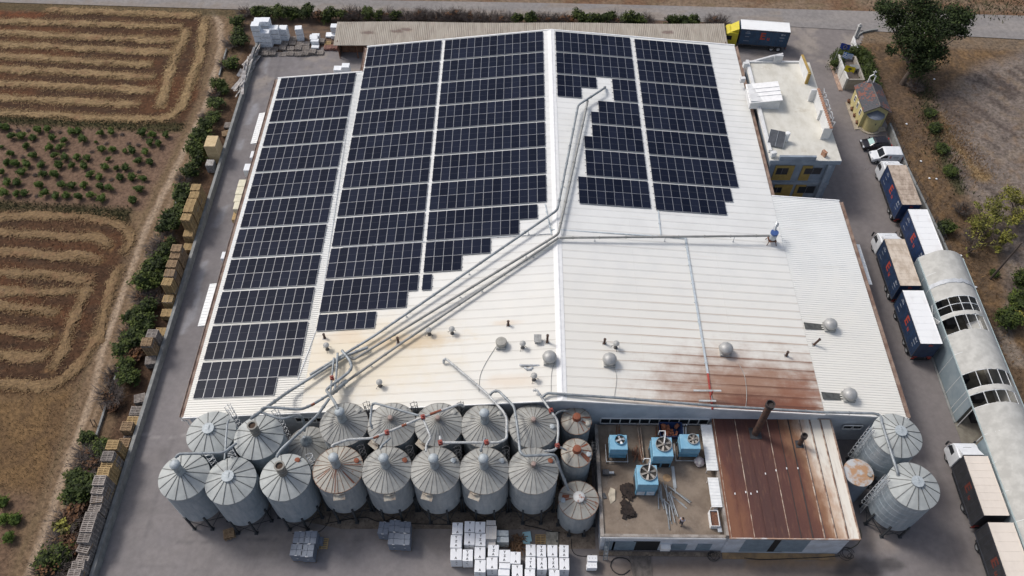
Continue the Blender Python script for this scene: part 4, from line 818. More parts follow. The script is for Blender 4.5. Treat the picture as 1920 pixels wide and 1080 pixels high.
for i, (a, b) in enumerate(((648, 96), (661, 96), (674, 96), (687, 96))):
    q = P(a, b, .3); e = thing('wooden_bin', f'brown wooden bin under the left end of the long shed, {ordw(i + 1)} from its open end', 'bin', (q[0], q[1] + .6, 0), 0, 'wooden bins under the shed'); mb = MB()
    for j in range(4): mb.box(-.52, .52, -.5, .5, .12 + .42 * j, .5 + .42 * j)
    mb.build('boards', mat('bin_brown', (0.155, 0.085, 0.05), .9, scale=3, col2=(0.09, 0.05, 0.034), rnd=.2), e); mb = MB(); [mb.box(x - .05, x + .05, -.54, -.501, .02, 1.8) for x in (-.42, .42)]; mb.box(-.5, .5, -.48, .48, 0, .119); mb.build('batten', rust_m, e)
# ================================================================ OFFICE BUILDING
ox0, ox1, oy0, oy1, oz = 33.75, 42.5, 78.75, 98.7, 7.45
of_grey = mat('grey_blue_paint', (0.235, 0.275, 0.325), .75, scale=.8, var=.15); of_white = mat('office_white', (0.66, 0.665, 0.66), .7, scale=.9, var=.08)
k = NT('roof_screed'); p_ = k.pos(); c = k.mix(k.step(k.noise(.8, k.mapv(p_, (1, .6, 1)), 6, .65), .35, .7), (0.63, 0.615, 0.555), (0.53, 0.51, 0.445)); c = k.mix(k.math('MULTIPLY', k.step(k.noise(.45, p_, 5, .7), .57, .75), .6), c, (0.40, 0.35, 0.26)); screed = k.out(c, .9)
mustard = mat('mustard_paint', (0.36, 0.245, 0.068), .75, var=.12); orange_tile = mat('terracotta', (0.30, 0.12, 0.06), .85, scale=5, col2=(0.42, 0.28, 0.2))
OF = thing('office_building', 'two storey grey office with cream flat roof and mustard window surrounds beside the warehouse', 'office', (38, 88.7, 0))
def ob(name, mb, m, par=None, smooth=False):
    o = mb.build(name, m, par or OF, smooth)
    if par is None: o.location = (-38, -88.7, 0)
    return o
mb = MB(); mb.box(ox0, ox1, oy0, oy1, 0, oz - .12); ob('wall', mb, of_grey)
mb = MB(); mb.box(ox0 - .35, ox1 + .35, oy0 - .3, oy1 + .25, oz - .115, oz + .1); ob('roof', mb, screed)
mb = MB(); mb.box(ox0 - .35, ox0 + .05, oy0 + 1.2, oy1 + .2, oz + .101, oz + .55); mb.box(ox0 - .35, ox1 - 1.0, oy1 + .0, oy1 + .27, oz + .101, oz + .35); ob('parapet', mb, of_white)
mb = MB(); a = FY(1459, 300, oy0); b = FY(1533, 287, oy0); mb.box(a[0], b[0], oy0 - .28, oy0 + .05, oz + .102, oz + .75); mb.box(ox0 - .34, ox1 + .34, oy0 - .36, oy0 - .301, oz - .55, oz + .12); ob('fascia', mb, of_grey)
def panel_on_front(name, pts, m, dy=.06, par=None, base=None):
    yb = oy0; q = [FY(1360 + a / 3.375, 80 + b / 3.375, yb) for a, b in pts]; x0, x1 = min(p[0] for p in q), max(p[0] for p in q); z0, z1 = min(p[1] for p in q), max(p[1] for p in q)
    return x0, x1, max(z0, .05), z1
def front_window(wr, fr):
    x0, x1, z0, z1 = panel_on_front('w', wr, None); fx0, fx1, fz0, fz1 = panel_on_front('f', fr, None); mb = MB(); y0, y1 = oy0 - .12, oy0 + .0
    if fz1 - z1 > .05: mb.box(fx0, fx1, y0, y1, z1, fz1)
    if z0 - fz0 > .05: mb.box(fx0, fx1, y0, y1, fz0, z0)
    if x0 - fx0 > .05: mb.box(fx0, x0, y0 - .001, y1, z0, z1)
    if fx1 - x1 > .05: mb.box(x1, fx1, y0 - .001, y1, z0, z1)
    w = ob('window', mb, mustard); g = MB(); g.box(x0, x1, oy0 - .03, oy0 - .002, z0, z1); g.build('pane', glass_dark, w)
    f = MB()
    for i in range(3): x = x0 + (x1 - x0) * i / 2; f.box(x - .04, x + .04, oy0 - .06, oy0 - .031, z0, z1)
    for z in (z0, z1): f.box(x0 + .04, x1 - .04, oy0 - .058, oy0 - .031, z - .03, z + .03)
    f.build('frame', mat('window_frame', (0.10, 0.10, 0.11), .5, var=.1), w)
front_window([(313, 832), (404, 790)], [(288, 866), (442, 777)]); front_window([(491, 830), (614, 792)], [(457, 868), (556, 778)])
front_window([(290, 948), (361, 912)], [(284, 982), (430, 897)]); front_window([(448, 950), (572, 908)], [(416, 982), (514, 897)])
mb = MB(); z = FY(1360 + 500 / 3.375, 80 + 885 / 3.375, oy0)[1]; mb.box(ox0, ox1 + .02, oy0 - .16, oy0 - .001, z - .25, z + .2); mb.box(ox1 - 1.2, ox1 - .7, oy0 - .55, oy0 - .17, .0, oz - .6); ob('string_course', mb, mat('pale_grey_paint', (0.26, 0.30, 0.345), .7, var=.1))
# signboard wall with free standing letters on the gate side
mb = MB(); q1 = P(1520 + 110 / 10.8, 160 + 80 / 10.8, oz + 2.1); q0 = P(1520 + 400 / 10.8, 160 + 860 / 10.8, oz + 2.1)
sx, sy0, sy1, sz = 41.55, q0[1] - .1, q1[1] + .1, oz + 2.1
mb.box(sx, sx + .45, sy0, sy1, oz + .101, sz); mb.box(sx - .75, sx - .001, sy1 - .28, sy1, oz + .102, sz - .02); mb.box(sx - .3, sx - .001, (sy0 + sy1) / 2 - .12, (sy0 + sy1) / 2 + .12, oz + .102, sz - .25); mb.box(sx - .7, sx - .001, sy0, sy0 + .02, oz + .102, sz - .02); ob('sign_wall', mb, of_white)
mb = MB()
for i in range(17): y = sy0 + .15 + (sy1 - sy0 - .3) * i / 16; mb.lathe([(.26, sz), (.26, sz + .05), (.18, sz + .1), (0, sz + .1)], 8, (sx + .22, y))
ob('coping', mb, orange_tile)
txt = text_mesh('NOKOSY', 1.05, mat('sign_letter', (0.42, 0.43, 0.44), .5, var=.05), 'sign_letters', .05)
o = place('sign_letters', txt, OF, (sx + .75 - 38, (sy0 + sy1) / 2 - 88.7, sz + .05)); o.rotation_euler = (math.pi / 2, 0, math.pi / 2); o.scale = ((sy1 - sy0) / max(1e-3, o.dimensions.x) * .86, 1.1, 1)
mb = MB()
for i in range(6): y = sy0 + (sy1 - sy0) * (i + .6) / 6.2; mb.beam((sx + .45, y, sz - .5), (sx + .75, y, sz - .3), .05)
ob('letter_bracket', mb, dark_steel)
# corner screen walls
mb = MB(); mb.add([(41.2, 94.3, oz + .1), (41.2, 98.8, oz + .1), (41.2, 98.8, oz + 1.5), (41.2, 94.3, oz + 1.9), (41.5, 94.3, oz + .1), (41.5, 98.8, oz + .1), (41.5, 98.8, oz + 1.5), (41.5, 94.3, oz + 1.9)], [(0, 1, 2, 3), (7, 6, 5, 4), (0, 4, 5, 1), (1, 5, 6, 2), (2, 6, 7, 3), (3, 7, 4, 0)]); ob('screen_wall', mb, of_white)
mb = MB(); mb.box(41.15, 41.55, 94.0, 94.29, oz + .1, oz + 1.95); mb.beam((41.35, 94.3, oz + 1.98), (41.35, 98.8, oz + 1.56), .36, .08); ob('screen_trim', mb, mustard)
mb = MB(); mb.add([(34.2, 98.9, oz - 1.0), (38.6, 98.9, oz - 1.0), (38.6, 98.9, oz + 1.6), (36.9, 98.9, oz + 1.1), (34.2, 98.9, oz + .1), (34.2, 99.2, oz - 1.0), (38.6, 99.2, oz - 1.0), (38.6, 99.2, oz + 1.6), (36.9, 99.2, oz + 1.1), (34.2, 99.2, oz + .1)], [(0, 1, 2, 3, 4), (9, 8, 7, 6, 5), (0, 5, 6, 1), (1, 6, 7, 2), (2, 7, 8, 3), (3, 8, 9, 4), (4, 9, 5, 0)]); mb.box(37.4, 38.62, 98.6, 98.899, oz + .1, oz + 1.5); ob('gable_screen', mb, mat('screen_grey', (0.50, 0.51, 0.525), .7, var=.08))
mb = MB(); hx0, hx1 = P(1360 + 145 / 3.375, 80 + 285 / 3.375, oz + 2)[0], P(1360 + 365 / 3.375, 80 + 355 / 3.375, oz + 2)[0]; hy0 = P(1360 + 260 / 3.375, 80 + 420 / 3.375, oz + .1)[1]; hy1 = hy0 + 3.6
mb.box(hx0 + .15, hx1 - .15, hy0, hy1, oz + .102, oz + 1.5); ob('stair_hut', mb, of_white)
mb = MB(); mb.add([(hx0, hy0 - .15, oz + 1.25), (hx1, hy0 - .15, oz + 1.85), (hx1, hy1 + .1, oz + 2.0), (hx0, hy1 + .1, oz + 1.4), (hx0, hy0 - .15, oz + 1.15), (hx1, hy0 - .15, oz + 1.75), (hx1, hy1 + .1, oz + 1.9), (hx0, hy1 + .1, oz + 1.3)], [(0, 1, 2, 3), (7, 6, 5, 4), (0, 4, 5, 1), (1, 5, 6, 2), (2, 6, 7, 3), (3, 7, 4, 0)])
for i in range(3): t = .28 + .22 * i; mb.beam((hx0, hy0 + (hy1 - hy0) * t, oz + 1.25 + .16 * t + .05), (hx1, hy0 + (hy1 - hy0) * t, oz + 1.86 + .15 * t + .05), .07, .05)
ob('hut_roof', mb, white_trim)
mb = MB(); a = P(1360 + 620 / 3.375, 80 + 715 / 3.375, oz + .1); mb.obox((a[0], a[1], oz + .5), (.35, .7, .8), .5); ob('chimney', mb, orange_tile)
mb = MB()
for q in ((125, 150), (300, 715), (105, 245)): a = P(1360 + q[0] / 3.375, 80 + q[1] / 3.375, oz + .3); mb.obox((a[0], a[1], oz + .6), (.7, .5, .75), .2)
ob('air_conditioner', mb, of_white)
a = P(1360 + 315 / 3.375, 80 + 640 / 3.375, oz + .1); E_ = thing('solar_water_heater', 'solar water heater with tilted dark collector and white tank on the office roof', 'water heater', (a[0], a[1], oz + .1), R_(-16))
mb = MB(); q = [(-1.05, -.8, .25), (1.05, -.8, .25), (1.05, 1.0, 1.5), (-1.05, 1.0, 1.5)]; mb.add(q + [(x, y + .04, z - .09) for x, y, z in q], [(0, 1, 2, 3), (7, 6, 5, 4), (0, 4, 5, 1), (1, 5, 6, 2), (2, 6, 7, 3), (3, 7, 4, 0)]); mb.build('collector', mat('collector_glass', (0.11, 0.115, 0.125), .25, var=.15), E_)
mb = MB()
for i in range(3): z0 = -1.05 + 1.05 * i; mb.beam((z0, -.8, .28), (z0, 1.0, 1.53), .05)
for t in (-1, 1): mb.beam((t, 1.0, 1.48), (t, 1.0, 0), .05); mb.beam((t, -.8, .25), (t, 1.0, 0.03), .05)
mb.build('frame', steel, E_); mb = MB(); mb.tube([(1.25, .9, .2), (1.25, .9, 1.5), (1.25, .9, 1.56)], .33, 16, rs=[.33, .33, .26]); mb.build('tank', white_trim, E_, True)
# ================================================================ BOILER HOUSE AND DECK
DZ = 4.0
BH = thing('boiler_house', 'low white building with open concrete deck and big rust brown roof before the warehouse', 'boiler house', (21, 28.8, 0))
def bb(name, mb, m, par=None, smooth=False):
    o = mb.build(name, m, par or BH, smooth)
    if par is None: o.location = (-21, -28.8, 0)
    return o
k = NT('deck_concrete'); p_ = k.pos(); X, Y, Z = k.xyz(p_)
c = k.mix(k.step(k.noise(.55, p_, 6, .65), .35, .68), (0.245, 0.195, 0.15), (0.165, 0.128, 0.098)); c = k.mix(k.math('MULTIPLY', k.step(k.noise(1.6, p_, 6, .7), .52, .75), .5), c, (0.30, 0.255, 0.21))
a = P(1150, 900, DZ); d = k.math('SQRT', k.math('ADD', k.math('POWER', k.math('DIVIDE', k.math('SUBTRACT', X, a[0]), 4.2), 2.0), k.math('POWER', k.math('DIVIDE', k.math('SUBTRACT', Y, a[1] + 2.2), 3.4), 2.0))); c = k.mix(k.math('MULTIPLY', k.step(k.math('ADD', d, k.math('MULTIPLY', k.noise(.7, p_, 5), 1.1)), 1.6, .8), .75), c, (0.072, 0.052, 0.040))
c = k.mix(k.math('MULTIPLY', k.step(k.noise(4.0, p_, 6, .75), .56, .7), .45), c, (0.10, 0.078, 0.06)); c = k.mix(k.math('MULTIPLY', k.step(k.noise(.9, k.mapv(p_, (1, .35, 1)), 5, .7), .58, .7), .5), c, (0.33, 0.29, 0.245)); k.bump(k.noise(9, p_), .15, .02); deck_m = k.out(c, .93)
bw = mat('boiler_wall', (0.60, 0.635, 0.69), .7, scale=.8, col2=(0.48, 0.50, 0.53), world_=True)
mb = MB(); mb.box(8.75, 21.3, 28.95, 41.2, -.02, DZ - .001); mb.box(21.3, 33.3, 28.75, 41.25, -.02, 4.75); bb('wall', mb, bw)
mb = MB(); mb.box(8.9, 20.9, 29.1, 41.2, DZ, DZ + .03); bb('deck', mb, deck_m)
pk = mat('parapet', (0.34, 0.31, 0.28), .85, scale=1.5, col2=(0.21, 0.18, 0.155), world_=True)
mb = MB(); mb.box(8.55, 8.9, 28.8, 41.2, DZ - .3, DZ + .25); mb.box(8.9, 20.9, 28.8, 29.1, DZ - .3, DZ + .22); mb.box(20.9, 21.3, 28.8, 41.2, DZ, 4.85, 0); bb('parapet', mb, pk)
mb = MB(); mb.box(8.5, 21.0, 28.72, 28.8, DZ - .25, DZ + .12); bb('parapet_trim', mb, white_trim)
k = NT('rust_roof'); p_ = k.pos(); X, Y, Z = k.xyz(p_)
n1 = k.noise(.35, k.mapv(p_, (1, .5, 1)), 6, .65); n2 = k.noise(2.0, k.mapv(p_, (1.6, .25, 1)), 5, .65)
cid = k.math('FLOOR', k.math('DIVIDE', k.math('SUBTRACT', X, 21.3), 1.145)); wn_ = k.n('TexWhiteNoise', noise_dimensions='1D'); k.put(wn_.inputs['W'], cid); cr = wn_.outputs[0]
t = k.math('ADD', k.math('ADD', k.math('SUBTRACT', X, 21.3), k.math('MULTIPLY', k.math('SUBTRACT', n1, .5), 5.0)), k.math('MULTIPLY', k.math('SUBTRACT', cr, .5), 1.3))
t = k.math('ADD', t, k.math('MULTIPLY', k.math('SUBTRACT', Y, 35.0), .16))
cr_ = k.n('ValToRGB'); k.put(cr_.inputs[0], k.math('DIVIDE', t, 12.6)); el = cr_.color_ramp.elements
for pos_, cc in ((0.0, (0.185, 0.078, 0.042)), (.09, (0.105, 0.038, 0.028)), (.25, (0.070, 0.030, 0.026)), (.52, (0.088, 0.033, 0.026)), (.64, (0.125, 0.048, 0.031)), (.74, (0.25, 0.13, 0.072)), (.83, (0.52, 0.38, 0.28)), (.91, (0.72, 0.68, 0.60))):
    e = el.new(pos_); e.color = (*cc, 1)
el.remove(el[0]); el.remove(el[-1])
c = k.mix(k.math('MULTIPLY', k.step(n2, .5, .75), .35), cr_.outputs[0], (0.24, 0.115, 0.065)); c = k.mix(k.math('MULTIPLY', k.step(k.noise(9, p_, 4, .7), .6, .75), .25), c, (0.33, 0.2, 0.14)); rustroof = k.out(c, .75)
mb = MB(); mb.box(21.15, 33.95, 28.55, 41.6, 4.86, 4.95); bb('roof', mb, rustroof)
for i in range(12):
    x = 21.3 + 1.145 * i + .02; mb = MB(); mb.beam((x, 28.57, 4.965), (x, 41.58, 4.965), .07 if i < 7 else .12, .07); bb('standing_seam', mb, (rustroof if i in (1, 3, 4) else [mat('seam_pale', (0.55, 0.45, 0.36), .7, scale=1.2, col2=(0.22, 0.12, 0.08), world_=True), mat('seam_dark', (0.045, 0.034, 0.032), .7, var=.2)][(i in (6, 7)) * 1]))
    if i >= 8: mb = MB(); mb.beam((x + .1, 28.57, 4.955), (x + .1, 41.58, 4.955), .07, .03); bb('seam_gap', mb, dark_steel)
mb = MB(); mb.box(21.16, 33.94, 28.46, 28.549, 4.72, 4.97); mb.box(33.951, 34.02, 28.5, 41.6, 4.8, 5.0); mb.box(21.16, 33.94, 41.601, 41.67, 4.8, 4.99); bb('roof_trim', mb, mat('stained_trim', (0.62, 0.60, 0.58), .6, scale=.9, col2=(0.42, 0.27, 0.19), world_=True, lo=.45, hi=.7))
mb = MB()
for a, b in ((288 / 3.272, 640 / 3.272), (190 / 3.272, 640 / 3.272), (256 / 3.272, 630 / 3.272), (326 / 3.272, 628 / 3.272), (377 / 3.272, 517 / 3.272), (442 / 3.272, 497 / 3.272), (507 / 3.272, 485 / 3.272), (576 / 3.272, 484 / 3.272)):
    q = P(1320 + a, 730 + b, 5.0); mb.obox((q[0], q[1], 5.0), (.1, .2, .04))
bb('roof_patch', mb, white_trim)
def chimney(b_, t_, r, cap_r):
    b = P(*b_, 4.95); top = FY(*t_, b[1])[1]; mb = MB(); mb.lathe([(r, 4.9), (r, 5.6), (r * 1.12, 5.62), (r * 1.12, 5.75), (r, 5.77), (r, top - .5)], 20, b); ch = bb('chimney', mb, mat('chimney_rust', (0.105, 0.055, 0.038), .85, scale=2.5, col2=(0.055, 0.036, 0.03)), None, True)
    mb = MB(); mb.lathe([(r, top - .5), (cap_r, top - .48), (cap_r, top), (cap_r * .8, top), (cap_r * .78, top - .3), (0, top - .3)], 20, b); mb.build('cap', mat('sooty_steel', (0.045, 0.036, 0.034), .8, var=.3), ch, True)
    mb = MB(); mb.obox((b[0], b[1], 4.985), (r * 3.4, r * 3.6, .08)); mb.build('flashing', dark_steel, ch)
chimney((1416, 813), (1449, 757), .36, .47); chimney((1498.5, 833), (1506.5, 816), .23, .32)
for (a, b, c2, d2) in (((725, 190), (790, 190), (832, 480), (762, 480)), ((768, 525), (828, 525), (860, 712), (792, 712))):
    q = [P(1100 + u / 3.377, 740 + v / 3.377, 4.95) for u, v in (a, b, c2, d2)]; mb = MB(); x0, x1 = min(q[0][0], q[3][0]), max(q[1][0], q[2][0]); y0, y1 = q[2][1], q[0][1]
    mb.box(x0, x1, y0, y1, 4.9, 4.97); y = y0 + .2
    while y < y1: mb.beam((x0, y, 4.985), (x1, y, 4.985), .06, .03); y += .35
    for yy in (y0 + .15, y1 - .15): mb.beam((x0 + .08, yy, 4.9), (x0 + .08, yy, DZ), .06)
    bb('canopy', mb, can_m)
def on_front(pts, y): q = [FY(1080 + a / 3.4286, 1000 + b / 3.4286, y) for a, b in pts]; return min(p[0] for p in q), max(p[0] for p in q), max(.02, min(p[1] for p in q)), max(p[1] for p in q)
def front_piece(name, pts, m, yb, pr=.05, h=None):
    x0, x1, z0, z1 = on_front(pts, yb); mb = MB(); mb.box(x0, x1, yb - pr, yb - .001, z0, h or z1); return bb(name, mb, m)
shutter = mat('blue_grey_shutter', (0.19, 0.245, 0.29), .6, var=.12, scale=1.5); dark_open = mat('dark_opening', (0.012, 0.011, 0.011), .9, var=.1)
front_piece('shutter', [(186, 50), (238, 108)], shutter, 28.95); front_piece('shutter', [(241, 50), (368, 108)], shutter, 28.95); front_piece('doorway', [(372, 50), (518, 112)], dark_open, 28.95, .03)
front_piece('window', [(618, 66), (700, 104)], shutter, 28.95); front_piece('window', [(785, 66), (855, 106)], shutter, 28.95)
front_piece('shutter', [(1095, 38), (1222, 116)], shutter, 28.75); front_piece('shutter', [(1325, 38), (1450, 116)], shutter, 28.75); front_piece('doorway', [(1224, 38), (1323, 118)], dark_open, 28.75, .03)
x0, x1, z0, z1 = on_front([(545, 68), (600, 88)], 28.9); mb = MB(); mb.cbox(x0, x1, 28.45, 28.94, z0, z0 + .75, .04); bb('air_conditioner', mb, white_trim)
mb = MB(); mb.box(8.7, 21.25, 28.3, 28.72, 0.0, .16); bb('plinth', mb, concrete_dirty); mb = MB(); mb.box(21.4, 33.0, 28.1, 28.72, 0.004, .12); bb('plinth', mb, mat('ochre_plinth', (0.36, 0.235, 0.115), .9, scale=1.0, col2=(0.22, 0.15, 0.09)))
a = P(1080 + 405 / 3.4286, 1000 + 150 / 3.4286, 0); mb = MB(); mb.add([(a[0] - 1.0, 28.3, .17), (a[0] + 1.1, 28.3, .17), (a[0] + 1.3, 25.2, .02), (a[0] - .7, 25.2, .02), (a[0] - 1.0, 28.3, .0), (a[0] + 1.1, 28.3, .0), (a[0] + 1.3, 25.2, 0.0), (a[0] - .7, 25.2, 0.0)], [(0, 1, 2, 3), (0, 4, 5, 1), (1, 5, 6, 2), (2, 6, 7, 3), (3, 7, 4, 0)])
for t in (-.75, .0, .75): mb.beam((a[0] + .05 + t, 28.3, .19), (a[0] + .3 + t, 25.2, .04), .08, .04)
bb('ramp', mb, mat('ramp_grey', (0.12, 0.105, 0.095), .9, var=.25))
lt = on_front([(205, 30), (215, 170)], 28.6); mb = MB(); A = Vector((lt[0], 28.62, 3.9)); lb = P(1080 + 187 / 3.4286, 1000 + 172 / 3.4286, 0); B = Vector((lb[0], lb[1], .02))
for s in (-.2, .2): mb.beam(A + Vector((s, 0, .3)), B + Vector((s, 0, 0)), .06)
for i in range(14): p = B.lerp(A, (i + .5) / 14); mb.beam(p + Vector((-.2, 0, 0)), p + Vector((.2, 0, 0)), .045)
tag(mb.build('ladder', mat('ladder_alu', (0.30, 0.34, 0.37), .5, .3), None), 'leaning grey ladder against the front wall of the deck building', 'ladder')
def coil(label, px, py, r, n, seed, z=.03, w=.035):
    rr = random.Random(seed); c0 = P(px, py, 0); pts = []
    for i in range(n * 14): t = i / 14 * 6.283; q = r * (1 + (.16 if n == 1 else .55) * math.sin(t * .31 + seed) + rr.uniform(-.04, .04)); pts.append((q * math.cos(t) + (0 if n == 1 else .5 * r * math.sin(t * .23)) + rr.uniform(-.03, .03), q * math.sin(t) * .85 + (0 if n == 1 else .35 * r * math.cos(t * .37)), z + .04 * (i // 14) + .02))
    mb = MB(); mb.tube(pts, w, 6); tag(mb.build('hose', black_m, None, True, loc=(c0[0], c0[1], 0)), label, 'hose')
coil('single loop of thick black hose on the asphalt below the ladder', 1164, 1062, 1.15, 1, 3, .03, .06); coil('tangled pile of thin black hoses at the foot of the white wall', 1335, 1043, .42, 5, 5, .16, .022); coil('tangled black cables at the right front corner of the rust roofed part', 1588, 1040, .5, 4, 8, .03, .022)
def hose(label, pts, r=.035, z=.05, m=None):
    q = [P3(a, b, z) for a, b in pts]; out = []
    for i in range(len(q) - 1):
        p0, p1, p2, p3 = q[max(0, i - 1)], q[i], q[i + 1], q[min(len(q) - 1, i + 2)]
        for j in range(6):
            t = j / 6; out.append(.5 * ((2 * p1) + (p2 - p0) * t + (2 * p0 - 5 * p1 + 4 * p2 - p3) * t * t + (3 * p1 - p0 - 3 * p2 + p3) * t ** 3))
    out.append(q[-1]); mb = MB(); mb.tube(out, r, 6); tag(mb.build('hose', m or black_m, None, True), label, 'hose')
hose('black hose running from the squat rusty silo to the small white boxes', [(1072, 1010), (1072, 1028), (1080, 1040), (1098, 1043), (1110, 1040)]); hose('black hose along the foot of the right front wall', [(1395, 1046), (1430, 1049), (1490, 1047), (1540, 1045), (1575, 1042)], .04, .14)
hose('thin green hose beside the rust roofed building', [(1612, 990), (1615, 1005), (1610, 1018), (1600, 1026), (1588, 1030)], .03, .04, grass_m); hose('black hose across the brown apron in front of the silos', [(610, 982), (680, 970), (712, 978), (780, 982), (850, 984), (900, 990)], .05, .08); hose('thin black cable curving in front of the three plain silos', [(548, 1000), (590, 1000), (612, 985), (620, 962)], .03); hose('black hose on the apron left of the squat rusty silo', [(985, 985), (1010, 990), (1032, 996), (1050, 998)], .05, .08)
# ---------------------------------------------------------------- cooling towers
blue_m = mat('tower_blue', (0.165, 0.37, 0.52), .55, scale=1.6, col2=(0.225, 0.43, 0.565)); blue_dark = mat('tower_blue_dark', (0.10, 0.27, 0.40), .55, scale=1.5, var=.2); fan_m = mat('fan_blade', (0.27, 0.25, 0.225), .5, .2, var=.15); well_m = mat('fan_well', (0.035, 0.032, 0.028), .9)
zC = lambda l: zm(1120, 780, 6.75, l)
def tower(label, tl, tr, bl, br, bot, fan_c, fan_r, stand, vents, pipe, dark_fan=False):
    (ax_, ay_), (bx_, by_), (cx_, cy_), (dx_, dy_), (ex_, ey_), (fx_, fy_) = zC([tl, tr, br, bl, bot, fan_c]); zb = DZ + .04; f = P(ex_, ey_, zb); y0 = f[1]; z1 = FY((cx_ + dx_) / 2, (cy_ + dy_) / 2, y0)[1]
    x0, x1 = P(dx_, dy_, z1)[0], P(cx_, cy_, z1)[0]; y1 = P((ax_ + bx_) / 2, (ay_ + by_) / 2, z1)[1]; xm, ym = (x0 + x1) / 2, (y0 + y1) / 2; w, d = (x1 - x0) / 2, (y1 - y0) / 2; H = z1 - zb
    T = thing('cooling_tower', label, 'cooling tower', (xm, ym, zb), 0, 'cooling towers on the deck'); hb = .55 if stand else .12; hm = hb + (H - hb) * .36
    mb = MB(); mb.cbox(-w, w, -d, d, hm + .03, H, .05); mb.box(-w * 1.0 - .03, w + .03, -d - .03, d + .03, hm + (H - hm) * .42, hm + (H - hm) * .42 + .05); mb.build('body', blue_m, T)
    mb = MB(); mb.box(-w + .03, w - .03, -d + .03, d - .03, hb, hm + .03); mb.build('basin', blue_dark, T)
    if vents:
        for s in (-1, 1): mb = MB(); mb.box(s * w * .48 - w * .38, s * w * .48 + w * .38, -d - .02, -d + .028, hb + .12, hm - .06); mb.build('louvre', vents, T)
    for s in (-1, 1): mb = MB(); mb.box(s * w + (-.02 if s < 0 else -.03), s * w + (.03 if s < 0 else .02), -d * .7, d * .7, hb + .15, hm - .05); mb.build('louvre', dark_steel, T)
    fc = P(fx_, fy_, z1 + .05); fx, fy = fc[0] - xm, fc[1] - ym; r = fan_r / 6.75 / 18.6
    mb = MB(); n = 28; mb.lathe([(r + .05, H - .02), (r + .06, H + .22), (r, H + .22), (r - .02, H + .03), (0, H + .03)], n, (fx, fy)); mb.mi = [0] * len(mb.f)
    for i in range(len(mb.f)):
        if i >= n * 3: mb.mi[i] = 1
    mb.build('fan_ring', [blue_dark if dark_fan else mat('fan_rim', (0.30, 0.31, 0.31), .6, .2), well_m], T, True)
    mb = MB(); nb = 4 if dark_fan else 6
    for q in range(nb):
        t = 6.283 * q / nb + .3; c_, s_ = math.cos(t), math.sin(t); pr = [(.1, -.05), (r * .93, -.15), (r * .93, .12), (.1, .07)]; vs = [(fx + u * c_ - v * s_, fy + u * s_ + v * c_, H + .13 + (v * .25)) for u, v in pr]; mb.add(vs + [(x, y, z - .015) for x, y, z in vs], [(0, 1, 2, 3), (7, 6, 5, 4), (0, 4, 5, 1), (1, 5, 6, 2), (2, 6, 7, 3), (3, 7, 4, 0)])
    mb.lathe([(.17, H + .06), (.17, H + .25), (.1, H + .3), (0, H + .3)], 12, (fx, fy)); mb.build('fan', fan_m if not dark_fan else steel, T)
    if pipe: mb = MB(); mb.tube([(fx - .35, d + .5, H - .4), (fx - .35, d + .5, H + .45), (fx + .25, d + .5, H + .45), (fx + .25, d + .2, H + .45), (fx, fy, H + .38)], .05, 6); mb.tube([(fx + .25, d + .5, H + .45), (fx + .3, d + .5, -.0)], .05, 6); mb.build('pipe', white_trim, T, True)
    mb = MB()
    for sx in (-1, 1):
        for sy in (-1, 1): lg = MB(); lg.beam((sx * (w - .05), sy * (d - .05), 0), (sx * (w - .05), sy * (d - .05), hb), .09); lg.build('leg', dark_steel, T)
    if stand: mb.box(-w - .25, w + .25, -d - .35, -d - .29, .28, .34); mb.box(-w - .25, -w - .19, -d - .29, d, .28, .34); mb.box(w + .19, w + .25, -d - .29, d, .28, .34); [mb.beam((s * (w + .22), -d - .32, 0), (s * (w + .22), -d - .32, .28), .06) for s in (-1, 1)]; mb.build('frame', steel, T)
tower('small blue cooling tower at the left rear of the deck with dark fan', (170, 238), (383, 238), (165, 425), (388, 425), (275, 560), (287, 305), 65, True, None, False, True)
tower('large blue cooling tower at the rear centre of the deck beside the dark blue skip', (687, 268), (940, 270), (710, 512), (968, 512), (820, 658), (838, 362), 97, False, dark_open, True)
tower('large blue cooling tower nearest the deck front with pale louvres', (485, 620), (752, 620), (515, 870), (777, 870), (600, 1012), (645, 718), 103, False, mat('louvre_pale', (0.55, 0.62, 0.68), .6), True)
tower('small blue cooling tower at the right rear of the deck with scuffed top', (1082, 230), (1290, 230), (1062, 415), (1310, 415), (1185, 548), (1212, 297), 68, True, None, False)
# ---------------------------------------------------------------- clutter on the deck
def pz(px, py, z=DZ + .03): return P3(px, py, z)
sk = zC([(785, 105), (1025, 115), (1030, 320), (865, 250)]); a = pz(*zC([(920, 290)])[0]); e = thing('skip', 'dark blue steel skip full of rusty scrap behind the central cooling tower', 'skip', (a.x, a.y + .6, DZ + .03))
mb = MB()
for s in (-1, 1): mb.add([(s * .9, -.6, 0), (s * 1.25, -.85, 1.1), (s * 1.25, .85, 1.1), (s * .9, .6, 0), (s * .86, -.6, 0), (s * 1.2, -.8, 1.1), (s * 1.2, .8, 1.1), (s * .86, .6, 0)], [(0, 1, 2, 3), (7, 6, 5, 4), (0, 4, 5, 1), (1, 5, 6, 2), (2, 6, 7, 3), (3, 7, 4, 0)]); mb.add([(-.9, s * .6, 0), (.9, s * .6, 0), (1.25, s * .85, 1.1), (-1.25, s * .85, 1.1), (-.9, s * .56, 0), (.9, s * .56, 0), (1.22, s * .8, 1.1), (-1.22, s * .8, 1.1)], [(0, 1, 2, 3), (7, 6, 5, 4), (0, 4, 5, 1), (1, 5, 6, 2), (2, 6, 7, 3), (3, 7, 4, 0)])
mb.box(-.9, .9, -.6, .6, .02, .06); mb.build('body', mat('skip_blue', (0.022, 0.045, 0.13), .55, var=.25), e)
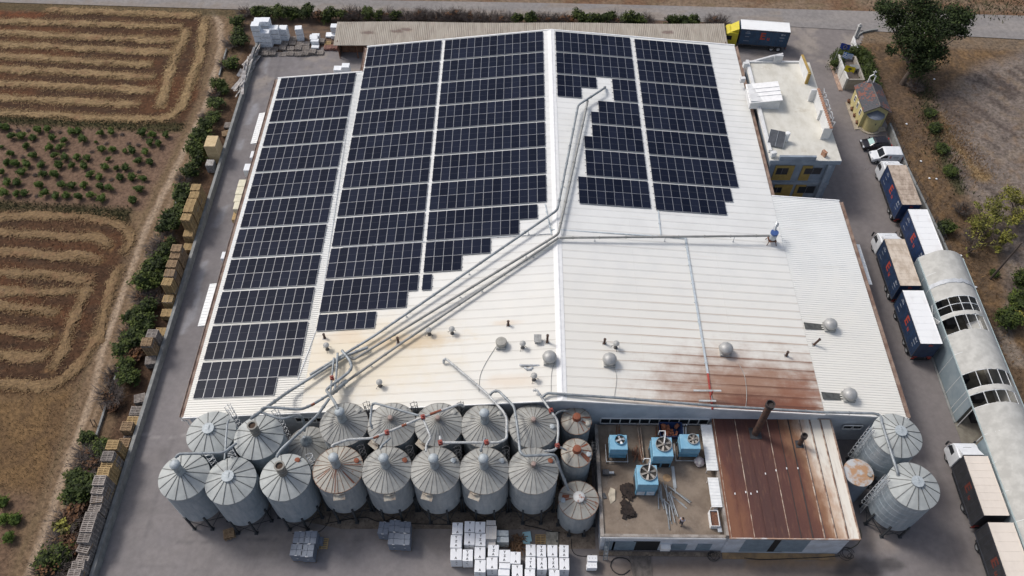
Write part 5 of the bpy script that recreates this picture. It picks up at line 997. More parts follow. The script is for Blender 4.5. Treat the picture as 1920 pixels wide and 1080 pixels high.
mb = MB(); [mb.obox((random.uniform(-.8, .8), random.uniform(-.5, .5), random.uniform(.65, .95)), (random.uniform(.3, .7), random.uniform(.2, .4), .08), mtx=Matrix.Rotation(random.uniform(-.5, .5), 4, 'X') @ Matrix.Rotation(random.random() * 3, 4, 'Z')) for _ in range(26)]; mb.build('scrap', mat('scrap_rust', (0.30, 0.10, 0.045), .85, scale=3, col2=(0.16, 0.06, 0.035)), e)
z4 = lambda l: zm(1100, 740, 3.377, l)
mb = MB(); dkb = z4([(180, 590), (295, 570), (300, 640), (240, 660), (300, 770), (205, 775), (190, 690)]); dp = [P(*q, DZ) for q in dkb]
for _ in range(95):
    while 1:
        x, y = random.uniform(11, 15), random.uniform(30, 36)
        if poly_sd(np.array([x]), np.array([y]), dp)[0] > -.05: break
    mb.obox((x, y, DZ + random.uniform(.06, .24)), (random.uniform(.3, .9), random.uniform(.2, .5), random.uniform(.05, .14)), mtx=Matrix.Rotation(random.random() * 3.1, 4, 'Z') @ Matrix.Rotation(random.uniform(-.3, .3), 4, 'X'))
tag(mb.build('scrap_pile', mat('charred_scrap', (0.014, 0.010, 0.009), .9, scale=2, col2=(0.034, 0.022, 0.017)), None), 'dark brown scrap pile on the deck left of the front cooling tower', 'scrap', kind='stuff')
alu = mat('steel_profile', (0.36, 0.385, 0.40), .55, .3, var=.15, rnd=.3); pr_ = z4([(472, 590), (520, 830)]); 
for i in range(22):
    a0 = P(*z4([(random.uniform(432, 535), random.uniform(560, 700))])[0], DZ); L = random.uniform(1.2, 3.0); an = random.gauss(-1.45, .13) if i % 5 else random.uniform(-.9, -.6); mb = MB(); mb.box(0, L, -.045, .045, 0, .03); mb.box(0, L, -.045, -.03, .03, .07); mb.box(0, L, .03, .045, .03, .07)
    o = mb.build('steel_profile', alu); o.location = (a0[0], max(a0[1], 29.5 + L), DZ + .035 + .1 * (i % 4)); o.rotation_euler = (0, 0, an); tag(o, 'grey steel profile in the loose heap right of the front cooling tower', 'steel profile', 'steel profiles heaped on the deck')
a = pz(*z4([(543, 455)])[0]); mb = MB(); mb.box(-.16, .16, -2.4, 0, 0, .1); mb.box(-.08, .06, -3.0, -2.401, 0, .07); tag(mb.build('steel_profile', alu, None, loc=a), 'single long grey steel profile lying alone right of the central cooling tower', 'steel profile')
for lab, pts in (('left one of two rusty pipes from the warehouse wall to the front cooling tower', [(322, 205), (352, 420)]), ('right one of two rusty pipes from the warehouse wall to the front cooling tower', [(340, 205), (362, 420)])):
    q = [pz(*w, DZ + .35) for w in z4(pts)]; mb = MB(); mb.tube([q[0] + Vector((0, 0, .6)), q[0], q[1], q[1] + Vector((0, 0, .5))], .075, 8)
    for t in (.25, .75): p = q[0].lerp(q[1], t); mb.beam(p, (p.x, p.y, DZ + .03), .08)
    tag(mb.build('pipe', mat('old_pipe', (0.33, 0.27, 0.22), .7, scale=2, col2=(0.2, 0.12, 0.08)), None, True), lab, 'pipe', 'rusty pipes on the deck')
for lab, x_ in (('pair of short pipes behind the small left cooling tower', 190), ('pair of short pipes behind the central cooling tower', 440), ('pair of pale short pipes behind the small right cooling tower', 612)):
    mb = MB()
    for dx in (0, 16): q = [pz(*w, DZ + .5) for w in z4([(x_ + dx, 205), (x_ + dx, 262)])]; mb.tube([q[0] + Vector((0, 0, .5)), q[0], q[1], (q[1].x, q[1].y, DZ + .04)], .07, 8)
    tag(mb.build('pipe', white_trim if 'pale' in lab else rust_m, None, True), lab, 'pipe')
q = z4([(318, 385)])[0]; a = pz(*q); mb = MB(); [mb.obox((random.uniform(-.5, .5), random.uniform(-.6, .6), random.uniform(.05, .5)), (.08, random.uniform(.8, 1.5), .06), random.uniform(-.5, .5)) for _ in range(14)]; tag(mb.build('scrap_frame', rust_m, None, loc=a), 'rusty scrap frame standing beside the two long pipes', 'scrap')
a = pz(*z4([(125, 500)])[0]); e = thing('pump', 'dark pump unit near the left edge of the deck', 'pump', a); mb = MB(); mb.cbox(-.45, .25, -.3, .3, .0, .5, .05); mb.build('body', dark_steel, e); mb = MB(); mb.tube([(.25, 0, .25), (.75, 0, .25)], .16, 10); mb.build('motor', steel, e, True)
a = pz(*z4([(800, 800)])[0]); e = thing('crate', 'white slatted crate with brown contents by the right deck wall', 'crate', a); mb = MB()
for s in (-1, 1):
    for i in range(5): mb.box(s * .42 - .02, s * .42 + .02, -.8, .8, .02 + i * .17, .14 + i * .17)
    for i in range(5): mb.box(-.39, .39, s * .8 - .02, s * .8 + .02, .02 + i * .17, .14 + i * .17)
mb.build('slats', white_trim, e); mb = MB(); mb.box(-.39, .39, -.77, .77, .0, .6); mb.build('contents', rust_m, e)
for i, (pts, lab) in enumerate((([(815, 720), (845, 870)], 'grey sheet strip leaning at the right deck wall beside the white crate'),)):
    q = [pz(*w, DZ + .5) for w in z4(pts)]; mb = MB(); mb.beam(q[0], q[1], .42, .06); tag(mb.build('metal_sheet', steel), lab, 'metal sheet')
a = pz(*z4([(508, 527)])[0]); mb = MB(); mb.lathe([(.42, 0), (.44, .02), (0, .03)], 9); tag(mb.build('cardboard', mat('cardboard', (0.34, 0.22, 0.12), .9), None, loc=a), 'tan cardboard piece right of the front cooling tower', 'cardboard')
a = pz(*z4([(160, 640)])[0]); mb = MB(); mb.add([(-.2, -.9, .02), (.3, -.5, .1), (.35, .6, .25), (-.1, .9, .02), (-.4, .1, .02)], [(0, 1, 2, 3, 4)]); mb.add([(-.2, -.9, .0), (.3, -.5, .06), (.35, .6, .2), (-.1, .9, 0), (-.4, .1, .0)], [(4, 3, 2, 1, 0)]); tag(mb.build('tarp', mat('tarp_cream', (0.42, 0.37, 0.29), .8), None, loc=a), 'crumpled cream tarp at the left edge of the dark scrap pile', 'tarp')
a = pz(*z4([(110, 642)])[0]); mb = MB(); mb.obox((0, 0, .06), (.35, .62, .1), .35); tag(mb.build('plank', dark_steel, None, loc=a), 'small dark plank lying left of the scrap pile', 'plank')
a = pz(*z4([(717, 432)])[0]); e = thing('rubbish_sack', 'white sack beside a dark bag below the right rear cooling tower', 'sack', a); sm = random.Random(4)
lump((-.1, 0, .25), .55, 2, 1).build('sack', mat('sack_white', (0.66, 0.63, 0.57), .8, scale=3, col2=(0.42, 0.33, 0.36)), e, True); lump((.5, .1, .2), .4, 2, 5).build('bag', black_m, e, True)
# ---------------------------------------------------------------- the person on the deck
def skinned(name, pts, edges, radii, m, parent, levels=2):
    me = bpy.data.meshes.new(name); me.from_pydata(pts, edges, []); o = place(name, me, parent); me.materials.append(m)
    s = o.modifiers.new('skin', 'SKIN'); s.use_smooth_shade = True; sv = me.skin_vertices[0].data
    for i, r in enumerate(radii): sv[i].radius = (r, r) if not isinstance(r, tuple) else r
    for v in sv: v.use_root = False
    sv[0].use_root = True; u = o.modifiers.new('sub', 'SUBSURF'); u.levels = levels; u.render_levels = levels; return o
a = pz(1276, 983); MAN = thing('person', 'person with dark hair in a pale blue shirt and dark trousers walking across the deck', 'person', a, R_(150))
skin = mat('skin', (0.36, 0.20, 0.135), .6, var=.05); shirt = mat('shirt', (0.46, 0.50, 0.60), .8, var=.1, scale=6); trousers = mat('trousers', (0.03, 0.032, 0.045), .85, var=.15); hair = mat('dark_hair', (0.018, 0.013, 0.01), .8)
pts = [(0, 0, .92), (0, 0, 1.08), (0, .01, 1.25), (0, .01, 1.40), (0, .02, 1.49), (0, .03, 1.56), (0, .045, 1.64), (0, .03, 1.72)]; ed = [(i, i + 1) for i in range(7)]; ra = [(.15, .11), (.14, .1), (.16, .11), (.15, .1), .055, .06, .088, .06]
def limb(start, chain, rr):
    pv = start
    for c_, r_ in zip(chain, rr): pts.append(c_); ra.append(r_); ed.append((pv, len(pts) - 1)); pv = len(pts) - 1
    return pv
limb(0, [(-.1, 0, .84), (-.12, .16, .48), (-.12, .06, .09), (-.12, .2, .035)], [.085, .06, .04, .035]); limb(0, [(.1, 0, .84), (.12, -.02, .47), (.12, -.2, .1), (.12, -.1, .035)], [.085, .06, .04, .035])
hands = []
for s, fw in ((-1, -.14), (1, .2)):
    w = limb(3, [(s * .2, 0, 1.39), (s * .26, fw * .4, 1.13), (s * .25, fw * 1.3, .90)], [.055, .042, .028]); hp = Vector(pts[w]); pl = limb(w, [tuple(hp + Vector((0, fw * .2, -.07)))], [.032]); pc = Vector(pts[pl])
    for k_, (dx, L) in enumerate(((-.03, .07), (-.01, .08), (.01, .076), (.03, .06))): limb(pl, [tuple(pc + Vector((0, dx, -.03))), tuple(pc + Vector((-s * .012, dx * 1.15, -.03 - L * .55))), tuple(pc + Vector((-s * .03, dx * 1.15, -.03 - L)))], [.0095, .009, .008])
    limb(w, [tuple(hp + Vector((-s * .02, .045, -.04))), tuple(hp + Vector((-s * .035, .06, -.085)))], [.011, .009])
skinned('body', pts, ed, ra, skin, MAN)
sp = [(0, 0, .95), (0, 0, 1.08), (0, .01, 1.25), (0, .01, 1.41), (-.2, 0, 1.395), (-.25, -.04, 1.17), (.2, 0, 1.395), (.25, .06, 1.17)]; skinned('shirt', sp, [(0, 1), (1, 2), (2, 3), (3, 4), (4, 5), (3, 6), (6, 7)], [(.17, .13), (.16, .12), (.18, .13), (.165, .115), .072, .062, .072, .062], shirt, MAN)
tp = [(0, 0, .93), (-.1, 0, .84), (-.12, .16, .48), (-.12, .07, .12), (.1, 0, .84), (.12, -.02, .47), (.12, -.19, .13)]; skinned('trousers', tp, [(0, 1), (1, 2), (2, 3), (0, 4), (4, 5), (5, 6)], [(.165, .125), .105, .078, .062, .105, .078, .062], trousers, MAN)
h = lump((0, .015, 1.69), .108, 2, 9, 1.05); h.build('hair', hair, MAN, True)
mb = MB()
for s in (-1, 1): mb.lathe([(0, -.008), (.012, 0), (0, .008)], 8, (s * .032, .0)); 
eyes = MB()
for s in (-1, 1): eyes.obox((s * .033, .128, 1.655), (.022, .012, .012))
eyes.obox((0, .13, 1.595), (.045, .01, .01)); eyes.build('face_features', hair, MAN); nose = MB(); nose.add([(-.015, .125, 1.615), (.015, .125, 1.615), (0, .152, 1.618), (0, .125, 1.66)], [(0, 1, 2), (0, 2, 3), (1, 3, 2), (0, 3, 1)]); [nose.obox((s * .09, .035, 1.64), (.018, .03, .055)) for s in (-1, 1)]; nose.build('nose_and_ears', skin, MAN)
shoe = MB(); [shoe.cbox(x - .045, x + .045, y - .1, y + .16, 0, .08, .02) for x, y in ((-.12, .1), (.12, -.16))]; shoe.build('shoes', black_m, MAN)

def roof_cable(label, pts):
    q = [RP(a, b, .06) for a, b in pts]; out = []
    for i in range(len(q) - 1):
        p0, p1, p2, p3 = q[max(0, i - 1)], q[i], q[i + 1], q[min(len(q) - 1, i + 2)]
        for j in range(6): t = j / 6; out.append(.5 * ((2 * p1) + (p2 - p0) * t + (2 * p0 - 5 * p1 + 4 * p2 - p3) * t * t + (3 * p1 - p0 - 3 * p2 + p3) * t ** 3))
    out.append(q[-1]); mb = MB(); mb.tube(out, .028, 5); tag(mb.build('cable', ventgrey, None, True), label, 'cable', 'thin cables on the warehouse roof')
roof_cable('thin grey cable curving down from the flat grey roof fan', [(930, 650), (912, 678), (900, 705), (898, 735)]); roof_cable('thin grey cable below the silver dome left of the ridge', [(1040, 680), (1034, 700), (1033, 735)]); roof_cable('thin pale cable across the big rust stain', [(1385, 682), (1396, 705), (1400, 740), (1398, 764)]); roof_cable('thin grey cable below the silver dome right of the ridge', [(1148, 684), (1156, 705), (1152, 742)])
# ================================================================ SILOS
def silo_mat(name, wall, wall2):
    k = NT(name); o = k.obj(); X, Y, Z = k.xyz(o); rnd = k.n('ObjectInfo').outputs['Random']
    off = k.n('CombineXYZ'); k.put(off.inputs[0], k.math('MULTIPLY', rnd, 40.0)); va = k.n('VectorMath', operation='ADD'); k.t.links.new(o, va.inputs[0]); k.t.links.new(off.outputs[0], va.inputs[1]); v = va.outputs[0]
    n = k.noise(1.2, k.mapv(v, (2.2, 2.2, .35)), 5, .65); c = k.mix(k.step(n, .35, .68), wall, wall2); c = k.mix(k.math('MULTIPLY', k.step(k.noise(.8, k.mapv(v, (1, 1, 1.4)), 4), .5, .75), .4), c, tuple(w * .78 for w in wall))
    k.bump(k.math('SINE', k.math('MULTIPLY', Z, 48.0)), .18, .02); return k.out(c, .5, .15)
def cone_mat(name, a, b, rust=0.0):
    k = NT(name); o = k.obj(); X, Y, Z = k.xyz(o); rnd = k.n('ObjectInfo').outputs['Random']; off = k.n('CombineXYZ'); k.put(off.inputs[0], k.math('MULTIPLY', rnd, 50.0)); va = k.n('VectorMath', operation='ADD'); k.t.links.new(o, va.inputs[0]); k.t.links.new(off.outputs[0], va.inputs[1]); v = va.outputs[0]
    ang = k.math('MULTIPLY', k.math('ARCTAN2', Y, X), 24 / 6.2832); wn_ = k.n('TexWhiteNoise', noise_dimensions='1D'); k.put(wn_.inputs['W'], k.math('ADD', k.math('FLOOR', ang), k.math('MULTIPLY', rnd, 90.0)))
    c = k.mix(k.step(k.noise(.9, v, 6, .65), .32, .68), a, b); c = k.mix(1.0, c, k.mix(wn_.outputs[0], (.92, .92, .92), (1.06, 1.06, 1.05)), 'MULTIPLY')
    if rust:
        st = k.noise(1.4, v, 6, .7); c = k.mix(k.math('MULTIPLY', k.step(st, .66 - rust * .16, .76 - rust * .1), .9), c, (0.27, 0.105, 0.05)); c = k.mix(k.math('MULTIPLY', k.step(k.noise(.7, v, 4), .5, .7), .35), c, (0.42, 0.31, 0.22))
    return k.out(c, .6, .05)
new_wall = silo_mat('silo_wall', (0.275, 0.325, 0.36), (0.37, 0.41, 0.44)); old_wall = silo_mat('silo_wall_old', (0.29, 0.32, 0.34), (0.385, 0.405, 0.41))
new_cone = cone_mat('silo_roof', (0.425, 0.445, 0.435), (0.34, 0.36, 0.355)); old_cone = cone_mat('silo_roof_old', (0.385, 0.385, 0.36), (0.30, 0.302, 0.288), .0); rusty_cone = cone_mat('silo_roof_rusty', (0.43, 0.415, 0.37), (0.35, 0.335, 0.295), .55)
rib_new = mat('roof_rib', (0.15, 0.155, 0.15), .6, .2, var=.25); rib_old = mat('roof_rib_old', (0.285, 0.28, 0.262), .7, scale=2, col2=(0.15, 0.13, 0.11)); rib_rust = mat('roof_rib_rust', (0.24, 0.12, 0.07), .8, scale=2, col2=(0.2, 0.17, 0.14))
cap_m = mat('cap_galvanised', (0.30, 0.335, 0.355), .55, .2, var=.22, scale=4); cap_top = mat('cap_lid', (0.43, 0.47, 0.49), .55, .1, scale=5, col2=(0.33, 0.37, 0.39)); redrust = mat('red_rust', (0.27, 0.085, 0.045), .8, scale=3, col2=(0.22, 0.075, 0.04)); wht = mat('cap_white', (0.62, 0.63, 0.62), .5, var=.1)
leg_m = mat('silo_leg', (0.05, 0.056, 0.062), .6, .2, var=.25)
def silo(label, px, py, zr_, d, zb, style='new', cap='disc', ribs=None, rise=1.1, ladder=None, hatch=None, flap=None, legs=8, group='grain silos in front of the warehouse', streaks=None, z0=0.03):
    c = P(px, py, zr_); S = thing('silo', label, 'silo', (c[0], c[1], z0), 0, group); r = d / 2; zr_ -= z0; zb -= z0; n = 24 if style != 'new' else 48; ribs = ribs or (24 if style != 'new' else 14)
    mb = MB(); prof = [(r - .02, zb)]; z = zb
    while z < zr_ - .3: prof += [(r, z + .02), (r, z + .86), (r + .018, z + .88), (r + .018, z + .95), (r, z + .97)]; z += 1.0
    prof = [q for q in prof if q[1] < zr_ - .04] + [(r, zr_ - .03)]; mb.lathe(prof, 48); mb.build('body', new_wall if style == 'new' else old_wall, S, True)
    mb = MB(); mb.lathe([(r - .04, zb + .02), (.28, max(.5, zb - 1.6)), (.28, max(.35, zb - 1.9)), (0, max(.35, zb - 1.9))], 32); mb.build('hopper', old_wall, S, True)
    ov = r + .07; ri = .18; mb = MB(); mb.lathe([(ov, zr_ - .1), (ov, zr_), (ri, zr_ + rise), (0, zr_ + rise)], n, ph=math.pi / n); cm = {'new': new_cone, 'old': old_cone}.get(style, rusty_cone); mb.build('cone_roof', cm, S, style == 'new')
    mb = MB(); w = .065 if style == 'new' else .042
    for i in range(ribs): t = 6.2832 * i / ribs + .13; mb.beam((ri * math.cos(t), ri * math.sin(t), zr_ + rise + .01), (ov * math.cos(t), ov * math.sin(t), zr_ + .02), w, .06)
    mb.build('roof_rib', {'new': rib_new, 'old': rib_old}.get(style, rib_rust), S)
    if style != 'new': mb = MB(); [mb.beam(((ov + .01) * math.cos(6.2832 * i / 24 + .13), (ov + .01) * math.sin(6.2832 * i / 24 + .13), zr_ - .02), ((ov + .01) * math.cos(6.2832 * (i + 1) / 24 + .13), (ov + .01) * math.sin(6.2832 * (i + 1) / 24 + .13), zr_ - .02), .05, .07) for i in range(24)]; mb.build('rim', rib_old if style == 'old' else rib_rust, S)
    za = zr_ + rise
    if cap == 'tall': 
        mb = MB(); mb.lathe([(.5, za - .22), (.44, za - .1), (.43, za + .5), (.45, za + .52), (.45, za + .58), (.43, za + .6), (.43, za + 1.45), (.50, za + 1.5), (.50, za + 1.72), (.44, za + 1.76)], 20); mb.build('cap', cap_m, S, True); mb = MB(); mb.lathe([(.46, za + 1.75), (.40, za + 1.86), (.2, za + 1.95), (0, za + 1.97)], 20); mb.build('cap_lid', cap_top, S, True)
    elif cap == 'open':
        mb = MB(); mb.lathe([(.5, za - .22), (.44, za - .1), (.43, za + .6), (.47, za + .62), (.47, za + .7), (.43, za + .72), (.43, za + 1.5), (.52, za + 1.5), (.52, za + 1.6), (.36, za + 1.6), (.34, za + 1.0), (0, za + 1.0)], 20); mb.build('cap', mat('cap_old', (0.25, 0.245, 0.22), .6, .2, scale=3, col2=(0.16, 0.15, 0.135)), S, True)
        mb = MB(); mb.lathe([(.34, za + 1.42), (0, za + 1.44)], 16); mb.build('opening', mat('cap_hole', (0.07, 0.045, 0.03), .9), S)
    elif cap == 'disc': mb = MB(); mb.lathe([(.58, za - .24), (.60, za + .03), (.02, za + .07), (0, za + .07)], 28); mb.build('cap', cap_top, S, False); mb = MB(); mb.obox((.08, .1, za + .08), (.1, .5, .05)); mb.build('cap_handle', cap_m, S)
    elif cap == 'white': mb = MB(); mb.lathe([(.56, za - .2), (.60, za + .05), (.5, za + .14), (0, za + .2)], 28); mb.build('cap', mat('cap_white_rust', (0.60, 0.60, 0.58), .6, scale=1.3, col2=(0.33, 0.13, 0.07), lo=.36, hi=.44), S, True)
    elif cap == 'stub': mb = MB(); mb.lathe([(.24, za - .12), (.24, za + .55), (.2, za + .58), (0, za + .58)], 14); mb.build('cap', mat('stub_pink', (0.36, 0.25, 0.22), .7, scale=3, col2=(0.25, 0.23, 0.2)), S, True)
    elif cap == 'red': mb = MB(); mb.lathe([(.48, za - .22), (.40, za + .2), (.40, za + .32), (.2, za + .4), (0, za + .4)], 18); mb.build('cap', redrust, S, True)
    elif cap == 'dome': mb = MB(); mb.lathe([(.62, za - .3), (.6, za - .05), (.42, za + .22), (.2, za + .5), (.16, za + .85), (0, za + .85)], 20); mb.build('cap', cap_m, S, True)
    for i in range(legs):
        t = 6.2832 * (i + .5) / legs; x, y = math.cos(t), math.sin(t); lg = MB(); lg.beam(((r + .06) * x, (r + .06) * y, 0), ((r + .06) * x, (r + .06) * y, zb + .75), .17, .17); lg.obox(((r + .06) * x, (r + .06) * y, .02), (.4, .4, .04)); lg.build('leg', leg_m, S)
    if zb > 1.6:
        mb = MB()
        for i in range(legs):
            t, u = 6.2832 * (i + .5) / legs, 6.2832 * (i + 1.5) / legs; A = lambda q, z: ((r + .04) * math.cos(q), (r + .04) * math.sin(q), z); mb.beam(A(t, .25), A(u, zb - .2), .05); mb.beam(A(u, .25), A(t, zb - .2), .05); mb.beam(A(t, zb - .05), A(u, zb - .05), .09)
        mb.build('bracing', leg_m, S)
    if ladder is not None:
        t = R_(ladder); x, y = math.cos(t), math.sin(t); px_, py_ = -y, x; q = r + .22; mb = MB()
        for s in (-.22, .22): mb.beam((q * x + s * px_, q * y + s * py_, .2), (q * x + s * px_, q * y + s * py_, zr_ + 1.1), .05)
        z = .4
        while z < zr_ + .9: mb.beam((q * x - .22 * px_, q * y - .22 * py_, z), (q * x + .22 * px_, q * y + .22 * py_, z), .035); z += .35
        hz = 2.6; arc = []
        while hz < zr_ + 1.15:
            pr = None
            for j in range(9):
                a_ = math.pi * j / 8; u, v = -math.cos(a_) * .36, math.sin(a_) * .62; p = Vector(((q + v) * x + u * px_, (q + v) * y + u * py_, hz))
                if pr: mb.beam(pr, p, .04)
                pr = p
            hz += .8
        for j in (2, 4, 6): a_ = math.pi * j / 8; u, v = -math.cos(a_) * .36, math.sin(a_) * .62; mb.beam(((q + v) * x + u * px_, (q + v) * y + u * py_, 2.6), ((q + v) * x + u * px_, (q + v) * y + u * py_, zr_ + 1.1), .035)
        mb.build('ladder', steel if style == 'new' else dark_steel, S)
    if hatch is not None:
        t = R_(hatch[0]); q = r * .8; zz = zr_ + rise * .22; mb = MB(); mb.lathe([(.27, -.05), (.27, .12), (.2, .16), (0, .16)], 16); o = mb.build('hatch', {'w': cap_top, 'r': redrust, 'o': cm}[hatch[1]], S, True); o.location = (q * math.cos(t), q * math.sin(t), zz)
    if flap is not None:
        t = R_(flap); q = r + .28; mb = MB(); M = Matrix.Rotation(t + math.pi / 2, 4, 'Z') @ Matrix.Rotation(R_(18), 4, 'X'); mb.obox((q * math.cos(t), q * math.sin(t), zr_ - .55), (1.15, .55, .06), mtx=M); mb.obox(((q + .12) * math.cos(t), (q + .12) * math.sin(t), zr_ - .75), (1.0, .06, .4), mtx=M); mb.tube([((r + .05) * math.cos(t + .2), (r + .05) * math.sin(t + .2), zr_ - .28), ((r + .16) * math.cos(t), (r + .16) * math.sin(t), zr_ - .2), ((r + .05) * math.cos(t - .2), (r + .05) * math.sin(t - .2), zr_ - .28)], .11, 8); mb.build('platform', mat('platform_cream', (0.47, 0.44, 0.37), .7, scale=2, col2=(0.34, 0.27, 0.21)), S)
    if streaks:
        mb = MB()
        for t0, a0, a1, w0 in streaks:
            t = R_(t0); f = lambda q: (q * math.cos(t), q * math.sin(t), zr_ + rise * (ov - q) / (ov - ri) + .022)
            A, B = Vector(f(a0 * r)), Vector(f(a1 * r)); s = Vector((-math.sin(t), math.cos(t), 0)) * w0; mb.add([A - s * .6, A + s * .5, B + s, B - s * .8, A - s * .6 - Vector((0, 0, .02)), A + s * .5 - Vector((0, 0, .02)), B + s - Vector((0, 0, .02)), B - s * .8 - Vector((0, 0, .02))], [(0, 1, 2, 3), (0, 4, 5, 1), (1, 5, 6, 2), (2, 6, 7, 3), (3, 7, 4, 0)])
        mb.build('rust_streak', redrust, S)
    return S
FZ = 8.2
silo('plain grey silo at the left end of the front row with tall lidded cap', 345, 893, FZ, 4.85, 2.4, 'new', 'tall', ladder=35, z0=.0)
silo('plain grey silo with flat disc cap, second from the left in the front row', 432.5, 901, FZ, 4.85, 2.4, 'new', 'disc', ladder=100, z0=.0)
silo('plain grey silo with open rusty mouthed cap, third from the left in the front row', 535, 894.5, FZ, 4.85, 2.4, 'new', 'open', ladder=40, hatch=(60, 'r'), z0=.0)
silo('ribbed silo with rust streaked roof, fourth from the left in the front row', 634, 880, FZ, 4.85, 2.8, 'rusty', 'tall', ladder=42, hatch=(25, 'r'), flap=-82, streaks=[(-40, .35, .95, .07), (-90, .2, 1.0, .04), (-150, .3, .9, .04), (12, .3, .95, .04)])
silo('ribbed silo with lidded cap and rusty hatch, fifth from left in the front row', 725.5, 881, FZ, 4.85, 2.8, 'old', 'tall', ladder=42, hatch=(28, 'r'), flap=-80)
silo('ribbed silo with lidded cap and cream platform, sixth from left in the front row', 816.5, 881.5, FZ, 4.85, 2.8, 'old', 'tall', ladder=42, hatch=(28, 'w'), flap=-105)
silo('ribbed beige silo with lidded cap, seventh from the left in the front row', 908, 882, FZ, 4.85, 2.8, 'old', 'tall', ladder=42, hatch=(28, 'w'), flap=-110)
silo('ribbed beige silo with short pink stub cap at the right end of the front row', 999.7, 882, FZ, 4.85, 2.8, 'old', 'stub', hatch=(28, 'r'), legs=8)
silo('plain grey silo with flat disc cap at the left end of the back row', 396, 812, FZ, 4.85, 2.4, 'new', 'disc', ladder=60)
silo('plain grey silo with banded old cap, second from the left in the back row', 485, 820, FZ, 4.85, 2.4, 'new', 'open', ladder=60)
silo('low dull beige silo with dome cap between the two rows', 577, 834, 5.2, 4.1, 1.8, 'old', 'dome', ribs=16, rise=1.0)
silo('ribbed beige silo with tall lidded cap, fourth from the left in the back row', 645, 795.5, FZ, 4.85, 2.8, 'old', 'tall', ladder=40, hatch=(48, 'o'))
silo('ribbed beige silo with short stub cap, fifth from the left in the back row', 734.5, 796, FZ, 4.85, 2.8, 'old', 'stub', ladder=40, hatch=(48, 'o'), flap=-130)
silo('ribbed beige silo with short stub cap, sixth from the left in the back row', 822.5, 796, FZ, 4.85, 2.8, 'old', 'stub', ladder=40, hatch=(40, 'o'), flap=-130)
silo('ribbed beige silo with tall lidded cap, seventh from the left in the back row', 909.5, 798, FZ, 4.85, 2.8, 'old', 'tall', hatch=(40, 'o'))
silo('ribbed beige silo with short stub cap at the right end of the back row', 999.7, 799, FZ, 4.85, 2.8, 'old', 'stub', hatch=(-5, 'w'))
silo('narrow silo with red rusty cap against the warehouse wall', 1080.5, 789, 7.0, 3.05, 1.2, 'narrow', 'red', ribs=8, rise=.75, legs=6, hatch=(-20, 'o'), streaks=[(-25, .4, .95, .12), (15, .4, 1.0, .09), (-60, .4, .95, .05)])
silo('narrow silo with red cap and big rust stain, middle one of the three', 1081, 849, 7.0, 3.05, 1.2, 'narrow', 'red', ribs=8, rise=.75, legs=6, ladder=20, hatch=(-12, 'w'), streaks=[(-38, .35, 1.0, .22), (-25, .35, .95, .10), (40, .4, 1.0, .12), (5, .4, .95, .07)])
silo('squat silo with white rust patched cap in front of the narrow ones', 1084.7, 937.5, 4.9, 3.95, .75, 'narrow', 'white', ribs=12, rise=.8, legs=8, hatch=(185, 'w'), streaks=[(170, .5, .85, .28), (185, .4, .75, .1), (-35, .45, .95, .06), (-10, .4, 1., .04)])
silo('large plain grey silo right of the rust roof, the farther of two', 1682, 816.5, 7.8, 4.85, 2.0, 'new', 'disc', ladder=175, group='grain silos right of the boiler house')
silo('large plain grey silo right of the rust roof, the nearer of two', 1713, 911, 7.8, 4.85, 2.0, 'new', 'disc', ladder=172, group='grain silos right of the boiler house')
c = P(1610, 886, 4.6); e = thing('tank', 'small grey blue tank with flat rusty lid between the rust roof and the right silos', 'tank', (c[0], c[1], 0)); mb = MB(); mb.lathe([(1.5, 0), (1.5, 4.55), (1.53, 4.6)], 36); mb.build('body', silo_mat('tank_wall', (0.25, 0.30, 0.37), (0.32, 0.37, 0.44)), e, True)
mb = MB(); mb.lathe([(1.54, 4.5), (1.54, 4.62), (1.3, 4.68), (0, 4.74)], 36); mb.build('lid', mat('tank_lid', (0.44, 0.45, 0.46), .7, scale=.9, col2=(0.40, 0.235, 0.13), lo=.42, hi=.58), e, True); mb = MB(); mb.lathe([(.24, 4.68), (.24, 4.85), (0, 4.86)], 16, (1.0, -.3)); mb.build('hatch', ventgrey, e)
